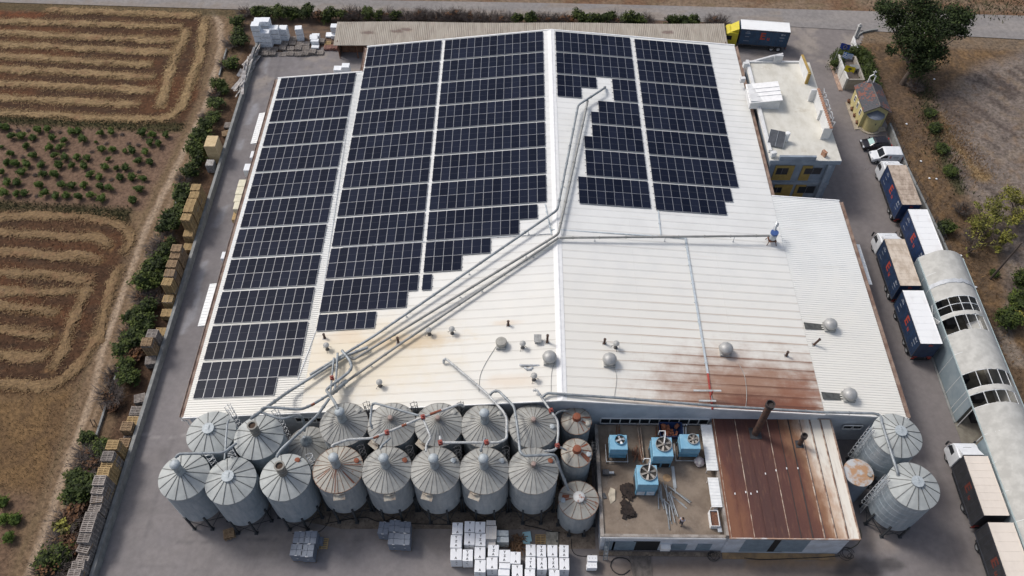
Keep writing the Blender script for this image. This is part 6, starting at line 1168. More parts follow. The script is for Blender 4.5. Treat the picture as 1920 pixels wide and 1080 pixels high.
# ================================================================ CONVEYOR PIPES
pipe_m = mat('pipe_galvanised', (0.27, 0.295, 0.31), .5, .2, var=.22, scale=1.2); pipe_old = mat('pipe_weathered', (0.245, 0.245, 0.23), .6, .1, scale=1.0, col2=(0.32, 0.32, 0.305)); pipe_pale = mat('pipe_pale', (0.43, 0.44, 0.435), .55, .1, scale=2, var=.2)
def cpipe(label, pts, r=.15, m=None, off=.55, valves=(), rusty=(), stands=True, collars=3.2):
    q = []
    for p in pts: q.append(RP(p[0], p[1], off) if len(p) == 2 else (RP(p[0], p[1], float(p[2][1:])) if isinstance(p[2], str) else P3(*p)))
    path = [q[0]]                                            # rounded elbows
    for i in range(1, len(q) - 1):
        a, b, c_ = q[i - 1], q[i], q[i + 1]; d1, d2 = (a - b), (c_ - b); k_ = min(.5, d1.length * .4, d2.length * .4); p1, p2 = b + d1.normalized() * k_, b + d2.normalized() * k_
        for t in (0, .33, .66, 1): path.append(p1 * (1 - t) ** 2 + b * 2 * t * (1 - t) + p2 * t * t)
    path.append(q[-1]); T = thing('conveyor_pipe', label, 'pipe', q[0], 0, 'conveyor pipes of the silos'); o0 = q[0]; mb = MB(); mb.tube([p - o0 for p in path], r, 10)
    for a, b in zip(q[:-1], q[1:]):
        L = (b - a).length; n = max(1, int(L / collars))
        for i in range(n): p = a.lerp(b, (i + .5) / n); d = (b - a).normalized() * .06; mb.tube([p - d - o0, p + d - o0], r * 1.28, 10)
    mb.build('tube', m or pipe_m, T, True)
    if stands:
        mb = MB(); any_ = False
        for a, b in zip(q[:-1], q[1:]):
            L = (b - a).length; n = int(L / 7.5)
            for i in range(n):
                p = a.lerp(b, (i + .5) / n); zz = zr(p.x)
                if -36 < p.x < 42 and p.y > 41.5 and .2 < p.z - zz < 1.6: mb.beam(p - o0, Vector((p.x, p.y, zz)) - o0, .05); mb.obox(Vector((p.x, p.y, zz + .04)) - o0, (.22, .1, .04)); any_ = True
        if any_: mb.build('stand', steel, T)
    for v in valves: p = P3(*v) - o0; mb = MB(); mb.obox(p, (.42, .42, .42), .3); mb.tube([p + Vector((0, 0, .2)), p + Vector((0, 0, .42))], .11, 8); mb.build('valve', mat('valve_red', (0.28, 0.055, 0.04), .55, var=.2), T)
    for a, b in rusty: mb = MB(); mb.tube([P3(*a) - o0, P3(*b) - o0], r * 1.06, 10); mb.build('rusty_section', redrust, T, True)
cpipe('uppermost long conveyor pipe crossing the white roof from the ridge to the left lean-to', [(1135, 163, 'R.2'), (1132, 166, 'R.9'), (1084, 197, 'R.9'), (1045, 394, 'R.9'), (700, 631), (581, 703)], .15)
cpipe('middle long conveyor pipe crossing the white roof beside the uppermost one', [(1102, 189, 'R.7'), (1047, 439, 'R.7'), (663, 674), (655, 668, 'R.8')], .15, pipe_old)
cpipe('lowest long conveyor pipe crossing the white roof toward the lidded silos', [(1047, 446), (750, 645), (640, 722), (622, 737, 9.5)], .15, pipe_old)
cpipe('straight conveyor pipe from the ridge elbow to the blue blower', [(1049, 446), (1442, 442, 'R1.2')], .14, pipe_old)
cpipe('conveyor pipe from the roof tangle down to the banded silo in the back row', [(690, 651), (646, 668), (540, 735, 'R.9'), (488, 772, 10.6), (470, 785, 11.0)], .17)
cpipe('curved loop of conveyor pipe at the roof tangle ending on a lidded silo', [(641, 657, 'R1.1'), (656, 676, 'R1.1'), (660, 688, 'R1.2'), (654, 698, 'R1.3'), (611, 731, 'R1.8'), (627, 753, 10.8), (634, 768, 11.2)], .16)
cpipe('left upright-looking branch pipe with red valve in the roof tangle', [(626, 671, 'R1.1'), (622, 711, 'R.9'), (619, 738, 9.0)], .11, valves=[(622.5, 709, 7.6)])
cpipe('right upright-looking branch pipe in the roof tangle', [(633, 662, 'R1.1'), (630, 712, 'R.9'), (627, 735, 9.0)], .13)
cpipe('grey duct piece with rusty flange at the lower end of the tangle', [(650, 714, 'R.9'), (622, 738, 'R1.4')], .24, pipe_m, collars=1.0)
cpipe('conveyor pipe with rusty joint running left from the roof tangle over the eave', [(640, 722, 'R.5'), (620, 738, 9.0), (589, 757, 9.8), (565, 768, 10.2), (500, 763, 10.8), (490, 767, 10.9)], .14, rusty=[((589.5, 757, 9.8), (583, 760, 9.9))])
cpipe('long sloping conveyor pipe from the eave down to the open capped silo', [(617, 748, 9.8), (596, 778, 10.4), (526, 844, 11.0), (519, 857, 10.6)], .15)
cpipe('bent conveyor pipe behind the banded silo reaching the low beige silo', [(490, 773, 10.4), (527, 786, 10.2), (557, 779, 9.6), (566, 781, 9.0), (571, 797, 7.6), (571, 808, 6.6)], .13)
cpipe('thin upright pipe between the two left disc capped silos', [(430, 787, 9.4), (426, 794, 9.8), (421, 862, 9.6)], .1, pipe_m)
cpipe('horizontal conveyor pipe over the left end silos of the front row', [(329, 858, 11.2), (336, 851, 11.1), (420, 849, 10.6), (443, 831, 10.2)], .14)
cpipe('conveyor pipe with red valves and rusty sections slanting over the back row', [(622, 838, 11.2), (625, 834, 11.3), (652, 824, 11.1), (697, 822, 10.9), (725, 811, 10.8), (793, 782, 10.8), (864, 757, 10.6), (869, 762, 9.6)], .13, pipe_pale, valves=[(725.5, 811, 10.9), (793, 782, 10.9)], rusty=[((700, 821.5, 10.9), (711, 817, 10.85)), ((753, 799, 10.85), (762, 795.5, 10.85)), ((806, 777, 10.8), (830, 768.5, 10.7))])
cpipe('conveyor pipe arching behind the back row from a stub silo to the red valve', [(698, 804, 9.4), (694, 792, 9.8), (697, 760, 10.2), (702, 755.5, 10.6), (785, 779, 10.8)], .12)
cpipe('short drop pipe from the red valve to the sixth silo of the front row', [(793, 785, 10.7), (806, 816, 10.7), (807, 822, 10.8), (799, 834, 10.9), (799, 846, 11.0)], .11, pipe_pale)
cpipe('short drop pipe from the slanting conveyor to the fifth silo of the front row', [(732, 821, 10.6), (715, 836, 11.0), (713, 842, 11.0)], .11)
cpipe('horizontal pale conveyor pipe over the seventh silo rising to the roof at the centre', [(825, 818, 10.6), (826, 830, 10.7), (838, 830, 10.7), (936, 829.5, 10.7), (950, 823, 10.7), (950, 784, 10.3), (944, 772, 10.2), (912, 737, 9.6), (838, 674, 'R.7'), (832, 673, 'R.7'), (832, 681, 'R.2')], .13, pipe_pale, valves=[(825.5, 830, 10.7), (912, 829.5, 10.8)], rusty=[((950, 800, 10.4), (950, 795, 10.4))])
cpipe('short drop pipe onto the lidded seventh silo of the front row', [(909, 822, 10.7), (902, 841, 11.0), (902, 846, 11.1)], .12)
cpipe('arched conveyor pipe from the central eave down to the squat rusty silo', [(916, 744, 9.2), (924, 734, 9.5), (935, 733, 9.6), (964, 762, 10.2), (970, 800, 10.4), (975, 848, 10.4), (983, 855, 10.4), (1042, 852, 10.0), (1050, 880, 8.4), (1066, 919, 6.0)], .14, pipe_m)
cpipe('conveyor pipe with two red valves feeding the narrow rusty silos', [(1000, 732, 'R.5'), (1007, 731, 'R.7'), (1016, 747, 9.3), (1033, 771, 9.4), (1046, 788, 9.2), (1047, 812, 9.0), (1043, 842, 9.0), (1035, 845, 9.2), (1020, 846, 9.4)], .12, pipe_pale, valves=[(1033, 770, 9.4), (1045, 836, 9.0)])
cpipe('short branch pipe into the narrow silo by the wall', [(1042, 776, 9.3), (1052, 770, 8.8), (1066, 771, 8.0)], .1); cpipe('short branch pipe into the middle narrow silo', [(1047, 837, 8.9), (1056, 841, 8.4), (1062, 844, 7.8)], .09, pipe_pale)
cpipe('long thin conveyor pipe along the front eave to the right silos', [(1016, 746, 'R.4'), (1025, 737, 'R.5'), (1160, 746, 'R.5'), (1340, 761, 'R.6'), (1545, 773, 'R.8'), (1640, 775, 'R1.4'), (1652, 780, 7.6), (1653, 792, 8.4), (1683, 887, 8.5), (1684, 892, 8.0)], .14, pipe_m)
for lab, l in (('grey pipe length lying on the roof tangle, upper one', [(697, 633), (646, 664)]), ('grey pipe length lying on the roof tangle, lower one', [(681, 653, 'R.3'), (652, 667, 'R.3')])):
    q = [RP(a[0], a[1], .5) for a in l]; mb = MB(); mb.tube(q, .11, 8); tag(mb.build('loose_pipe', pipe_m, None, True), lab, 'pipe', 'loose pipes at the roof tangle')
# white bracket arms of the red tray mast
e = RP(1332, 745, 0); mb = MB(); M_ = thing('bracket_mast', 'red bracket mast with two pale cross arms at the front eave above the rust roof', 'bracket', e); mb.beam((0, 0, 0), (0, 0, 1.3), .1); mb.build('mast', red_m, M_); mb = MB(); mb.beam((-2.0, .1, 1.25), (.9, .1, 1.25), .2, .08); mb.beam((-1.4, -.7, .5), (.4, -.7, .5), .2, .08); mb.beam((0, -.7, .5), (0, 0, .5), .06); mb.build('arm', pipe_pale, M_)
# ================================================================ WALLS AND FENCES
conc = mat('concrete_wall', (0.27, 0.275, 0.265), .9, scale=1.2, col2=(0.195, 0.20, 0.195), world_=True, bump=.2, bscale=8)
def wall_line(name, label, cat, pts, h, th, m, fence=0.0, z0=-.05, cap=None, every=3.0):
    c0 = Vector((*pts[0], 0)); T = thing(name, label, cat, (pts[0][0], pts[0][1], 0)); mb = MB()
    for a, b in zip(pts[:-1], pts[1:]): mb.beam(Vector((*a, (h + z0) / 2)) - c0, Vector((*b, (h + z0) / 2)) - c0, th, h - z0)
    mb.build('wall', m, T)
    if cap:
        mb = MB(); [mb.beam(Vector((*a, h + .03)) - c0, Vector((*b, h + .03)) - c0, th + .06, .05) for a, b in zip(pts[:-1], pts[1:])]; mb.build('coping', cap, T)
    if fence:
        wr = MB()
        for a, b in zip(pts[:-1], pts[1:]):
            A, B = Vector((*a, h)), Vector((*b, h)); n = max(1, int((B - A).length / every))
            for i in range(n + 1): p = A.lerp(B, i / n) - c0; po = MB(); po.beam(p, p + Vector((0, 0, fence)), .06); po.build('post', dark_steel, T)
            for k_ in range(4): z = fence * (k_ + 1) / 4.1; wr.beam(A + Vector((0, 0, z)) - c0, B + Vector((0, 0, z)) - c0, .02)
        wr.build('wire', dark_steel, T)
    return T
wall_line('yard_wall', 'long low grey concrete wall along the left side of the yard', 'wall', [(-42.42, 8), (-42.6, 60), (-42.75, 111.8)], 1.15, .38, conc)
wall_line('yard_wall', 'low concrete wall topped with wire fence along the right side of the yard', 'wall', [(55.55, 93.2), (55.6, 84), (56.5, 70), (56.9, 8)], 1.1, .3, conc, 1.0)
for i, (pts, lab) in enumerate(([[(222, 690), (180, 820)], 'thin pale concrete kerb behind the hedge at lower left'], [[(425, 92), (411, 142)], 'short pale concrete kerb behind the hedge at upper left'], [[(331, 378), (322, 402)], 'stub of pale concrete kerb behind the hedge at mid left'])):
    wall_line('garden_kerb', lab, 'kerb', [P(*q, .2) for q in pts], .35, .22, conc)
posts = [P(a, b, 0) for a, b in ((182, 800), (175, 800), (192, 768), (322, 390), (420, 95), (428, 80), (260, 590))]
for i, p in enumerate(posts[:3]): mb = MB(); mb.beam((0, 0, -.05), (.25, .1, 1.6), .07); tag(mb.build('fence_post', bark_m, None, loc=(p[0], p[1], 0)), 'thin dark leaning fence post behind the hedge at lower left', 'post', 'leaning fence posts')
gate = [P(*q, .4) for q in ((1608, 108), (1600, 88), (1598, 76))]; wall_line('gate_wall', 'short white gate wall by the road with grey pier', 'wall', gate, 1.3, .25, of_white)
wall_line('road_kerb', 'curved pale kerb at the corner of road and yard entrance', 'kerb', [P(*q, .1) for q in ((1606, 72), (1609, 66), (1617, 61), (1630, 58), (1645, 56))], .3, .25, conc)
g_ = P(1599, 82, 0); mb = MB(); mb.beam((0, 0, 0), (0, 0, 3.4), .45); mb.obox((0, 0, 3.45), (.6, .6, .12)); mb.lathe([(.12, 3.5), (.2, 3.65), (.12, 3.85), (0, 3.9)], 10); tag(mb.build('gate_pillar', mat('pillar', (0.46, 0.46, 0.45), .8, var=.1), None, loc=(g_[0], g_[1], 0)), 'grey gate pillar with small white lamp on top', 'pillar')
mb = MB()
b0 = P(1857, 523, 0); b1 = P3(1916, 455, 8.2); mb.tube([Vector((0, 0, -.2)), (b1 - Vector((*b0, 0)))], .13, 8, rs=[.15, .1]); tag(mb.build('utility_pole', mat('pole_wood', (0.085, 0.065, 0.055), .9), None, True, loc=(b0[0], b0[1], 0)), 'dark leaning wooden utility pole on the dry land right of the shelter', 'pole')
e = thing('fence', 'thin wire fence on posts behind the row of shrubs along the road', 'fence', (0, 119.9, 0)); wr = MB()
for i in range(24): x = -24 + i * 2.55; mb = MB(); mb.beam((x, -(x + 24) * .028, 0), (x, -(x + 24) * .028, 1.5), .06); mb.build('post', dark_steel, e)
for k_ in (.5, 1.0, 1.45): wr.beam((-24, 0, k_), (34.6, -58.6 * .028, k_), .018)
wr.build('wire', dark_steel, e)
# ---------------------------------------------------------------- little yellow chapel, flag court, hedge
CH = thing('chapel', 'small pale yellow chapel with dark tiled gable roof and rounded apse beside the yard', 'chapel', (52.9, 93.4, 0))
cy = mat('chapel_yellow', (0.60, 0.52, 0.245), .8, scale=1.2, col2=(0.52, 0.45, 0.22)); Hc, Rc = 3.3, 4.3; cx0, cx1, cyl = -1.75, 1.75, 5.4
mb = MB(); mb.extr([(cx0, 0), (cx1, 0), (cx1, Hc), (0, Rc - .15), (cx0, Hc)], 'y', 0, cyl); mb.lathe([(1.25, 0), (1.25, 2.6)], 24, (0, 0)); mb.build('wall', cy, CH)
k = NT('dark_tiles'); o_ = k.obj(); X, Y, Z = k.xyz(o_); cell = k.n('TexVoronoi'); cell.inputs['Scale'].default_value = 3.6; k.t.links.new(o_, cell.inputs[0]); sp_ = k.n('SeparateColor'); k.t.links.new(cell.outputs['Color'], sp_.inputs[0]); f = k.math('MULTIPLY', k.step(k.math('ADD', k.noise(.7, o_, 3), k.math('MULTIPLY', sp_.outputs[0], .28)), .72, .75), .85); c = k.mix(cell.outputs['Distance'], (0.05, 0.052, 0.062), (0.085, 0.085, 0.095)); c = k.mix(f, c, (0.22, 0.075, 0.048)); k.bump(k.math('SINE', k.math('MULTIPLY', Y, 20.0)), .5, .03); tiles = k.out(c, .75)
mb = MB(); mb.extr([(-2.05, Hc - .12), (0, Rc), (2.05, Hc - .12), (2.05, Hc - .02), (0, Rc + .12), (-2.05, Hc - .02)], 'y', -.35, cyl + .25); mb.build('roof', tiles, CH); mb = MB(); mb.tube([(0, -.36, Rc + .13), (0, cyl + .26, Rc + .13)], .09, 8)
[mb.beam((s * 2.07, -.37, Hc - .08), (0, -.37, Rc + .05), .06, .16) for s in (-1, 1)]; mb.build('ridge_tile', mat('verge_trim', (0.13, 0.12, 0.115), .8), CH, True)
mb = MB(); mb.lathe([(1.35, 2.6), (1.3, 2.66), (0, 3.35)], 24, (0, -.02)); mb.build('apse_roof', mat('apse_lead', (0.15, 0.17, 0.21), .6, var=.1), CH, True)
for y in (1.2, 2.7, 4.2): mb = MB(); mb.box(cx0 - .06, cx0 - .001, y - .28, y + .28, 1.5, 2.5); f = mb.build('window', white_trim, CH); mb = MB(); mb.box(cx0 - .075, cx0 - .061, y - .17, y + .17, 1.62, 2.38); mb.build('pane', glass_dark, f)
mb = MB(); mb.box(-.03, .03, -1.3, -1.25, 1.6, 1.66); mb.beam((0, -1.26, 1.5), (0, -1.26, 1.9), .06); mb.beam((-.12, -1.26, 1.75), (.12, -1.26, 1.75), .06); mb.build('apse_cross', dark_steel, CH)
mb = MB()
for s in (-.42, .42): mb.beam((s, cyl - .2, Rc - .1), (s, cyl - .2, Rc + 1.0), .13)
mb.beam((-.5, cyl - .2, Rc + 1.0), (0, cyl - .2, Rc + 1.4), .13); mb.beam((.5, cyl - .2, Rc + 1.0), (0, cyl - .2, Rc + 1.4), .13); mb.beam((0, cyl - .2, Rc + 1.4), (0, cyl - .2, Rc + 2.1), .09); mb.beam((-.25, cyl - .2, Rc + 1.85), (.25, cyl - .2, Rc + 1.85), .09); mb.build('bell_gable', white_trim, CH)
mb = MB(); mb.box(-2.35, cx0 - .001, -.6, cyl + .2, -.02, .15); mb.lathe([(1.65, -.02), (1.65, .13), (0, .13)], 24); mb.box(1.0, 2.2, -1.0, -.01, -.02, .14); mb.build('step', mat('step_stone', (0.37, 0.32, 0.25), .9), CH)
for i, (a, b) in enumerate([(252, 740), (280, 810), (305, 870), (328, 934)]):
    p = P(1540 + a / 4.909, 40 + b / 4.909, .3); e = thing('flower_pot', f'brown flower pot along the chapel wall, {ordw(i + 1)} from the flag court', 'flower pot', (p[0], p[1], .14), 0, 'flower pots beside the chapel'); mb = MB(); mb.lathe([(.17, 0), (.28, .38), (.31, .42), (.25, .42), (0, .38)], 14); mb.build('pot', mat('terracotta_pot', (0.20, 0.095, 0.055), .85), e, True); leaves(MB(), [(0, 0, .52, .24)], 40, .07, i).build('plant', LEAF_R, e)
FC = thing('flag_court', 'white walled enclosure below three flags beside the chapel', 'enclosure', (50.95, 102.0, 0)); mb = MB(); mb.box(-.15, .15, 0, 5.9, -.02, 2.2); mb.build('wall', mat('court_white', (0.60, 0.595, 0.56), .8, var=.08), FC)
mb = MB(); mb.box(.16, 2.7, -.02, .2, 0, 2.0); mb.box(2.5, 2.75, .21, 5.8, 0, 2.0); mb.box(.16, 2.5, 5.7, 5.9, 0, 2.0); mb.build('side_wall', mat('court_side', (0.34, 0.31, 0.27), .9, var=.1), FC); mb = MB(); mb.box(.16, 2.49, .21, 5.69, .01, 1.2); mb.build('infill', mat('court_dark', (0.10, 0.082, 0.07), .95, var=.2), FC); mb = MB(); mb.box(1.2, 2.6, 2.6, 3.6, 1.9, 2.05); mb.build('slab', conc, FC)
mb = MB(); mb.box(-.75, -.16, -.3, 6.3, -.01, .14); mb.build('footing', mat('pink_kerb', (0.37, 0.26, 0.20), .9), FC)
hb_ = [(1572, 108), (1580, 100), (1592, 97), (1605, 96), (1618, 100), (1626, 110), (1631, 124), (1634, 138), (1636, 152), (1640, 162), (1626, 150), (1622, 134), (1568, 116)]
HG = P(1610, 120, 1); e = thing('hedge', 'dense dark green clipped hedge wrapping round the flag court', 'hedge', (HG[0], HG[1], 0)); bl = []
for a, b in hb_: q = P(a, b, 1.4); bl.append((q[0] - HG[0], q[1] - HG[1], 1.15, 1.05))
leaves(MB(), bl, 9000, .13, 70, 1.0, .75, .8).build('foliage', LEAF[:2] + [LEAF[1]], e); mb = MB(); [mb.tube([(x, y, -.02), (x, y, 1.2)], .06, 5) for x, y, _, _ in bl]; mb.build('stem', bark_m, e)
def flag(label, base, tip, zt, emblem, w=1.5, h=1.0, side=1):
    p = P(*base, 2.2); top = P3(*tip, zt); T = thing('flag', label, 'flag', (p[0], p[1], 0)); t = top - Vector((p[0], p[1], 0)); mb = MB(); mb.tube([(0, 0, 0), t], .035, 8); mb.build('pole', steel, T, True)
    def cloth(u, v): return Vector((t.x + .03 + u * w * .95, t.y - .1 * math.sin(u * 6) - .3 * u, t.z - .05 - v * h - .28 * u * u + .08 * math.sin(u * 7 + v * 2)))
    def patch(u0, u1, v0, v1, d=.0, nu=8): 
        mb = MB(); N = [[cloth(u0 + (u1 - u0) * i / nu, v0 + (v1 - v0) * j / 4) for j in range(5)] for i in range(nu + 1)]; vs = [p_ + Vector((0, s * (.012 + d), s * d * .6)) for s in (-1, 1) for r_ in N for p_ in r_]; o = (nu + 1) * 5; q = lambda i, j: i * 5 + j
        fs = [(q(i, j), q(i + 1, j), q(i + 1, j + 1), q(i, j + 1)) for i in range(nu) for j in range(4)] + [(o + q(i, j + 1), o + q(i + 1, j + 1), o + q(i + 1, j), o + q(i, j)) for i in range(nu) for j in range(4)]; mb.add(vs, fs); return mb
    emblem(T, patch, cloth)
def flagmat(n, c): return mat(n, c, .8, var=.06)
fb, fy_, fw_, fg_, fk_ = flagmat('flag_blue', (0.02, 0.045, 0.24)), flagmat('flag_yellow', (0.72, 0.56, 0.015)), flagmat('flag_white', (0.72, 0.74, 0.76)), flagmat('flag_light_blue', (0.06, 0.20, 0.50)), flagmat('flag_black', (0.02, 0.02, 0.02))
def eu(T, patch, cloth):
    c = patch(0, 1, 0, 1).build('cloth', fb, T, True); m = MB()
    for i in range(12): u, v = .5 + .2 * math.cos(i * .5236), .5 + .3 * math.sin(i * .5236); p = cloth(u, v); m.obox(p + Vector((0, -.03, -.012)), (.07, .012, .07)); m.obox(p + Vector((0, .03, .012)), (.07, .012, .07))
    m.build('emblem', fy_, c)
def greek(T, patch, cloth):
    c = patch(0, 1, 0, 1).build('cloth', fg_, T, True)
    for i in range(1, 9, 2): patch(0.0 if i > 4 else .38, 1, i / 9, (i + 1) / 9, .012).build('stripe', fw_, c, True)
    patch(0.0, .36, 2 / 9, 3 / 9, .014).build('cross', fw_, c, True); patch(.15, .21, 0, 5 / 9, .016).build('cross', fw_, c, True)
def eagle(T, patch, cloth):
    c = patch(0, 1, 0, 1).build('cloth', fy_, T, True)
    for a in ((.46, .54, .25, .75), (.30, .44, .32, .55), (.56, .70, .32, .55), (.38, .46, .22, .34), (.54, .62, .22, .34), (.42, .58, .68, .80)): patch(*a, .014, 3).build('emblem', fk_, c, True)
flag('dark blue flag with ring of yellow stars, rearmost of the three flags', (1566, 106), (1578, 80), 5.6, eu); flag('blue and white striped flag with cross, middle one of the three flags', (1572, 122), (1583, 97), 5.4, greek); flag('yellow flag with black two headed eagle, nearest of the three flags', (1578, 138), (1586, 122), 5.0, eagle, 1.6)
# ================================================================ BARREL ROOFED SHELTER
BX0, BX1, BY0, BY1, EZ, RISE = 50.35, 55.9, 22.0, 64.8, 4.15, 1.55
SH = thing('shelter', 'long barrel roofed shelter of grey translucent sheets with open bays beside the right lane', 'shelter', (53, 44, 0))
sheet = mat('polycarbonate', (0.50, 0.495, 0.465), .95, scale=.9, col2=(0.405, 0.40, 0.375), spec=.1); side_sheet = mat('side_sheet', (0.20, 0.255, 0.285), .45, scale=.5, col2=(0.27, 0.32, 0.345)); tube_m = mat('hoop_white', (0.62, 0.64, 0.64), .5, var=.08)
def arc(t, off=0.0):
    x = BX0 + (BX1 - BX0) * (1 - math.cos(math.pi * t)) / 2 if 0 else BX0 + (BX1 - BX0) * t; u = 2 * t - 1; return x - 53, EZ + RISE * (1 - abs(u) ** 2.3) + off
def yl(px, py): return P(px, py, EZ)[1]
def vault(ya, yb, t0=0, t1=1, off=0.0, m=None, name='cover', th=.03):
    n = 18; vs = []; pr = [arc(t0 + (t1 - t0) * i / n, off) for i in range(n + 1)]; r_ = random.Random(int(ya * 7)); j0 = [r_.gauss(0, .06) for _ in pr]; j1 = [r_.gauss(0, .06) for _ in pr]; M_ = 6; vs = []; mb = MB()
    for i, (a, b) in enumerate(pr):
        for j in range(M_ + 1):
            f = j / M_; y_ = (ya + j0[i]) * (1 - f) + (yb + j1[i]) * f - 44; sg = .014 * math.sin(f * 9 + i * .7) * (i not in (0, n))
            vs += [(a, y_, b + sg), (a, y_, b + sg - th)]
    q = lambda i, j, k_: (i * (M_ + 1) + j) * 2 + k_; fs = []
    for i in range(n):
        for j in range(M_): fs += [(q(i, j, 0), q(i + 1, j, 0), q(i + 1, j + 1, 0), q(i, j + 1, 0)), (q(i, j + 1, 1), q(i + 1, j + 1, 1), q(i + 1, j, 1), q(i, j, 1))]
        fs += [(q(i, 0, 1), q(i + 1, 0, 1), q(i + 1, 0, 0), q(i, 0, 0)), (q(i, M_, 0), q(i + 1, M_, 0), q(i + 1, M_, 1), q(i, M_, 1))]
    mb.add(vs, fs); return mb.build(name, m or sheet, SH, True)
z7 = lambda a, b: (1680 + a / 2.571, 440 + b / 2.571)
Y = [64.8] + [yl(*z7(*q)) for q in ((150, 262), (190, 328), (212, 398), (224, 416), (248, 488), (325, 678), (343, 752), (357, 778), (383, 838))]
vault(Y[1], Y[0]); vault(Y[2], Y[1] + .25, off=-.04); vault(Y[1] - .1, Y[1] + .45, off=.035, m=mat('overlap_strip', (0.46, 0.48, 0.50), .5, var=.1)); vault(Y[4], Y[3], off=.0); vault(Y[6], Y[5]); vault(Y[8], Y[7]); vault(BY1 - 43 + BY0 - 22 + 1 - 1 if 0 else BY0 - 6, Y[9])
vault(Y[3], Y[2], .82, 1.0); vault(Y[5], Y[4], .80, 1.0); vault(Y[7], Y[6], .9, 1.0); vault(Y[9], Y[8], .84, 1.0)
def hoop(y, r=.05):
    mb = MB(); mb.tube([(arc(i / 18)[0], y - 44, arc(i / 18, -.06)[1]) for i in range(19)], r, 6); mb.tube([(BX0 - 53, y - 44, 0), (BX0 - 53, y - 44, EZ)], r, 6); mb.tube([(BX1 - 53, y - 44, 0), (BX1 - 53, y - 44, EZ)], r, 6); mb.build('hoop', tube_m, SH, True)
ys = sorted(set([round(v, 2) for v in Y] + [round((Y[2] + Y[3]) / 2, 2)] + [round(Y[0] - 3, 2), round((Y[5] + Y[6]) / 2, 2)] + [round(Y[9] - 3.2 * i, 2) for i in range(1, 6)]))
for y in ys: hoop(y)
for ya, yb in ((Y[3], Y[2]), (Y[5], Y[4]), (Y[7], Y[6]), (Y[9], Y[8])):
    for t in (.2, .4, .6, .8): mb = MB(); a, z = arc(t, -.05); mb.beam((a, ya - 44, z), (a, yb - 44, z), .06); mb.build('purlin', tube_m, SH)
mb = MB(); a = P(*z7(295, 908), 0)[1]; b = P(*z7(372, 850), EZ)[1]; mb.box(-2.66, -2.60, a - 44 + .1, 64.8 - 44, .02, EZ - .03); mb.build('side_wall', side_sheet, SH); mb = MB(); c_ = P(*z7(378, 1010), .5)[1]; mb.box(-2.66, -2.60, BY0 - 6 - 44, c_ - 44 - 1.0, .02, EZ - .03); mb.build('side_wall', side_sheet, SH)
mb = MB(); mb.box(2.86, 2.92, BY0 - 6 - 44, 64.8 - 44, .02, EZ - .03); mb.build('side_wall', sheet, SH)
mb = MB(); mb.beam((-2.68, BY0 - 50, EZ), (-2.68, 20.8, EZ), .12); mb.beam((2.92, BY0 - 50, EZ), (2.92, 20.8, EZ), .12); mb.build('eave_rail', mat('rail_teal', (0.36, 0.43, 0.43), .5, var=.1), SH)
mb = MB(); mb.box(-2.85, 3.0, BY0 - 50, 20.9, -.02, .03); mb.build('floor', mat('shelter_floor', (0.24, 0.225, 0.185), .9, scale=.8, col2=(0.16, 0.145, 0.12)), SH); mb = MB(); mb.box(-2.95, -2.75, a - 44, 20.8, -.02, .14); mb.build('kerb', conc, SH)
mb = MB(); pa = arc(.62, -.7); mb.obox((.9, (Y[4] + Y[5]) / 2 - 44, EZ + .3), (1.5, 1.6, .05), mtx=Matrix.Rotation(R_(-40), 4, 'Y')); mb.build('loose_sheet', sheet, SH)
mb = MB()
for i in range(6): mb.tube([(-2.75, Y[2] - 44 - .3 * i, 3.6 - .1 * i), (-2.95, Y[3] - 44 + .2 * i, 3.0), (-2.7, Y[4] - 44, 3.4 + .1 * i)], .05, 5)
mb.build('torn_sheet', tube_m, SH, True)
for i in range(7):
    y = 60 - i * 2.6; e = thing('crate', f'dark crate stored under the shelter, {ordw(i + 1)} from its far end', 'crate', (52.6 + .9 * (i % 2), y, .03), 0, 'crates under the shelter'); mb = MB(); [mb.box(-.6, .6, -.5, .5, .1 + .3 * j, .36 + .3 * j) for j in range(3)]; mb.box(-.6, .6, -.5, .5, 0, .08); mb.build('crate_body', mat('crate_dark', (0.05, 0.05, 0.055), .8, var=.3), e)
# ================================================================ VEHICLES
tyre = mat('tyre', (0.02, 0.02, 0.022), .85, var=.15); rim_m = mat('rim', (0.45, 0.46, 0.47), .35, .6, var=.1); cab_white = mat('cab_white', (0.72, 0.74, 0.76), .3, var=.04); lamp_m = mat('headlamp', (0.6, 0.62, 0.64), .1, var=.03); tail_m = mat('tail_lamp', (0.4, 0.03, 0.02), .3, var=.05); chassis_m = mat('chassis', (0.028, 0.03, 0.034), .7, .2, var=.2)
logo_red = mat('logo_red', (0.42, 0.06, 0.035), .6, var=.06); logo_pale = mat('logo_pale', (0.30, 0.33, 0.38), .6, var=.06); logo_dark = mat('logo_dark_red', (0.14, 0.035, 0.025), .6, var=.1)
def wheel(x, y, r, w, par):
    s = 1 if x > 0 else -1; e = MB(); n = 22; vs = []
    prof = [(r * .6, -w / 2), (r * .93, -w / 2), (r, -w * .36), (r, w * .36), (r * .93, w / 2), (r * .6, w / 2)]; m = MB(); m.lathe(prof, n); m.v = [(z + x, px + y, py + r) for px, py, z in m.v]; t = m.build('wheel', tyre, par, True)
    m = MB(); m.lathe([(0, -w * .3), (r * .2, -w * .42 * 1), (r * .3, -w * .3), (r * .61, -w * .46), (r * .61, w * .46), (r * .3, w * .3), (r * .2, w * .42), (0, w * .3)], 16); m.v = [(z + x, px + y, py + r) for px, py, z in m.v]; m.build('rim', rim_m, t, True)
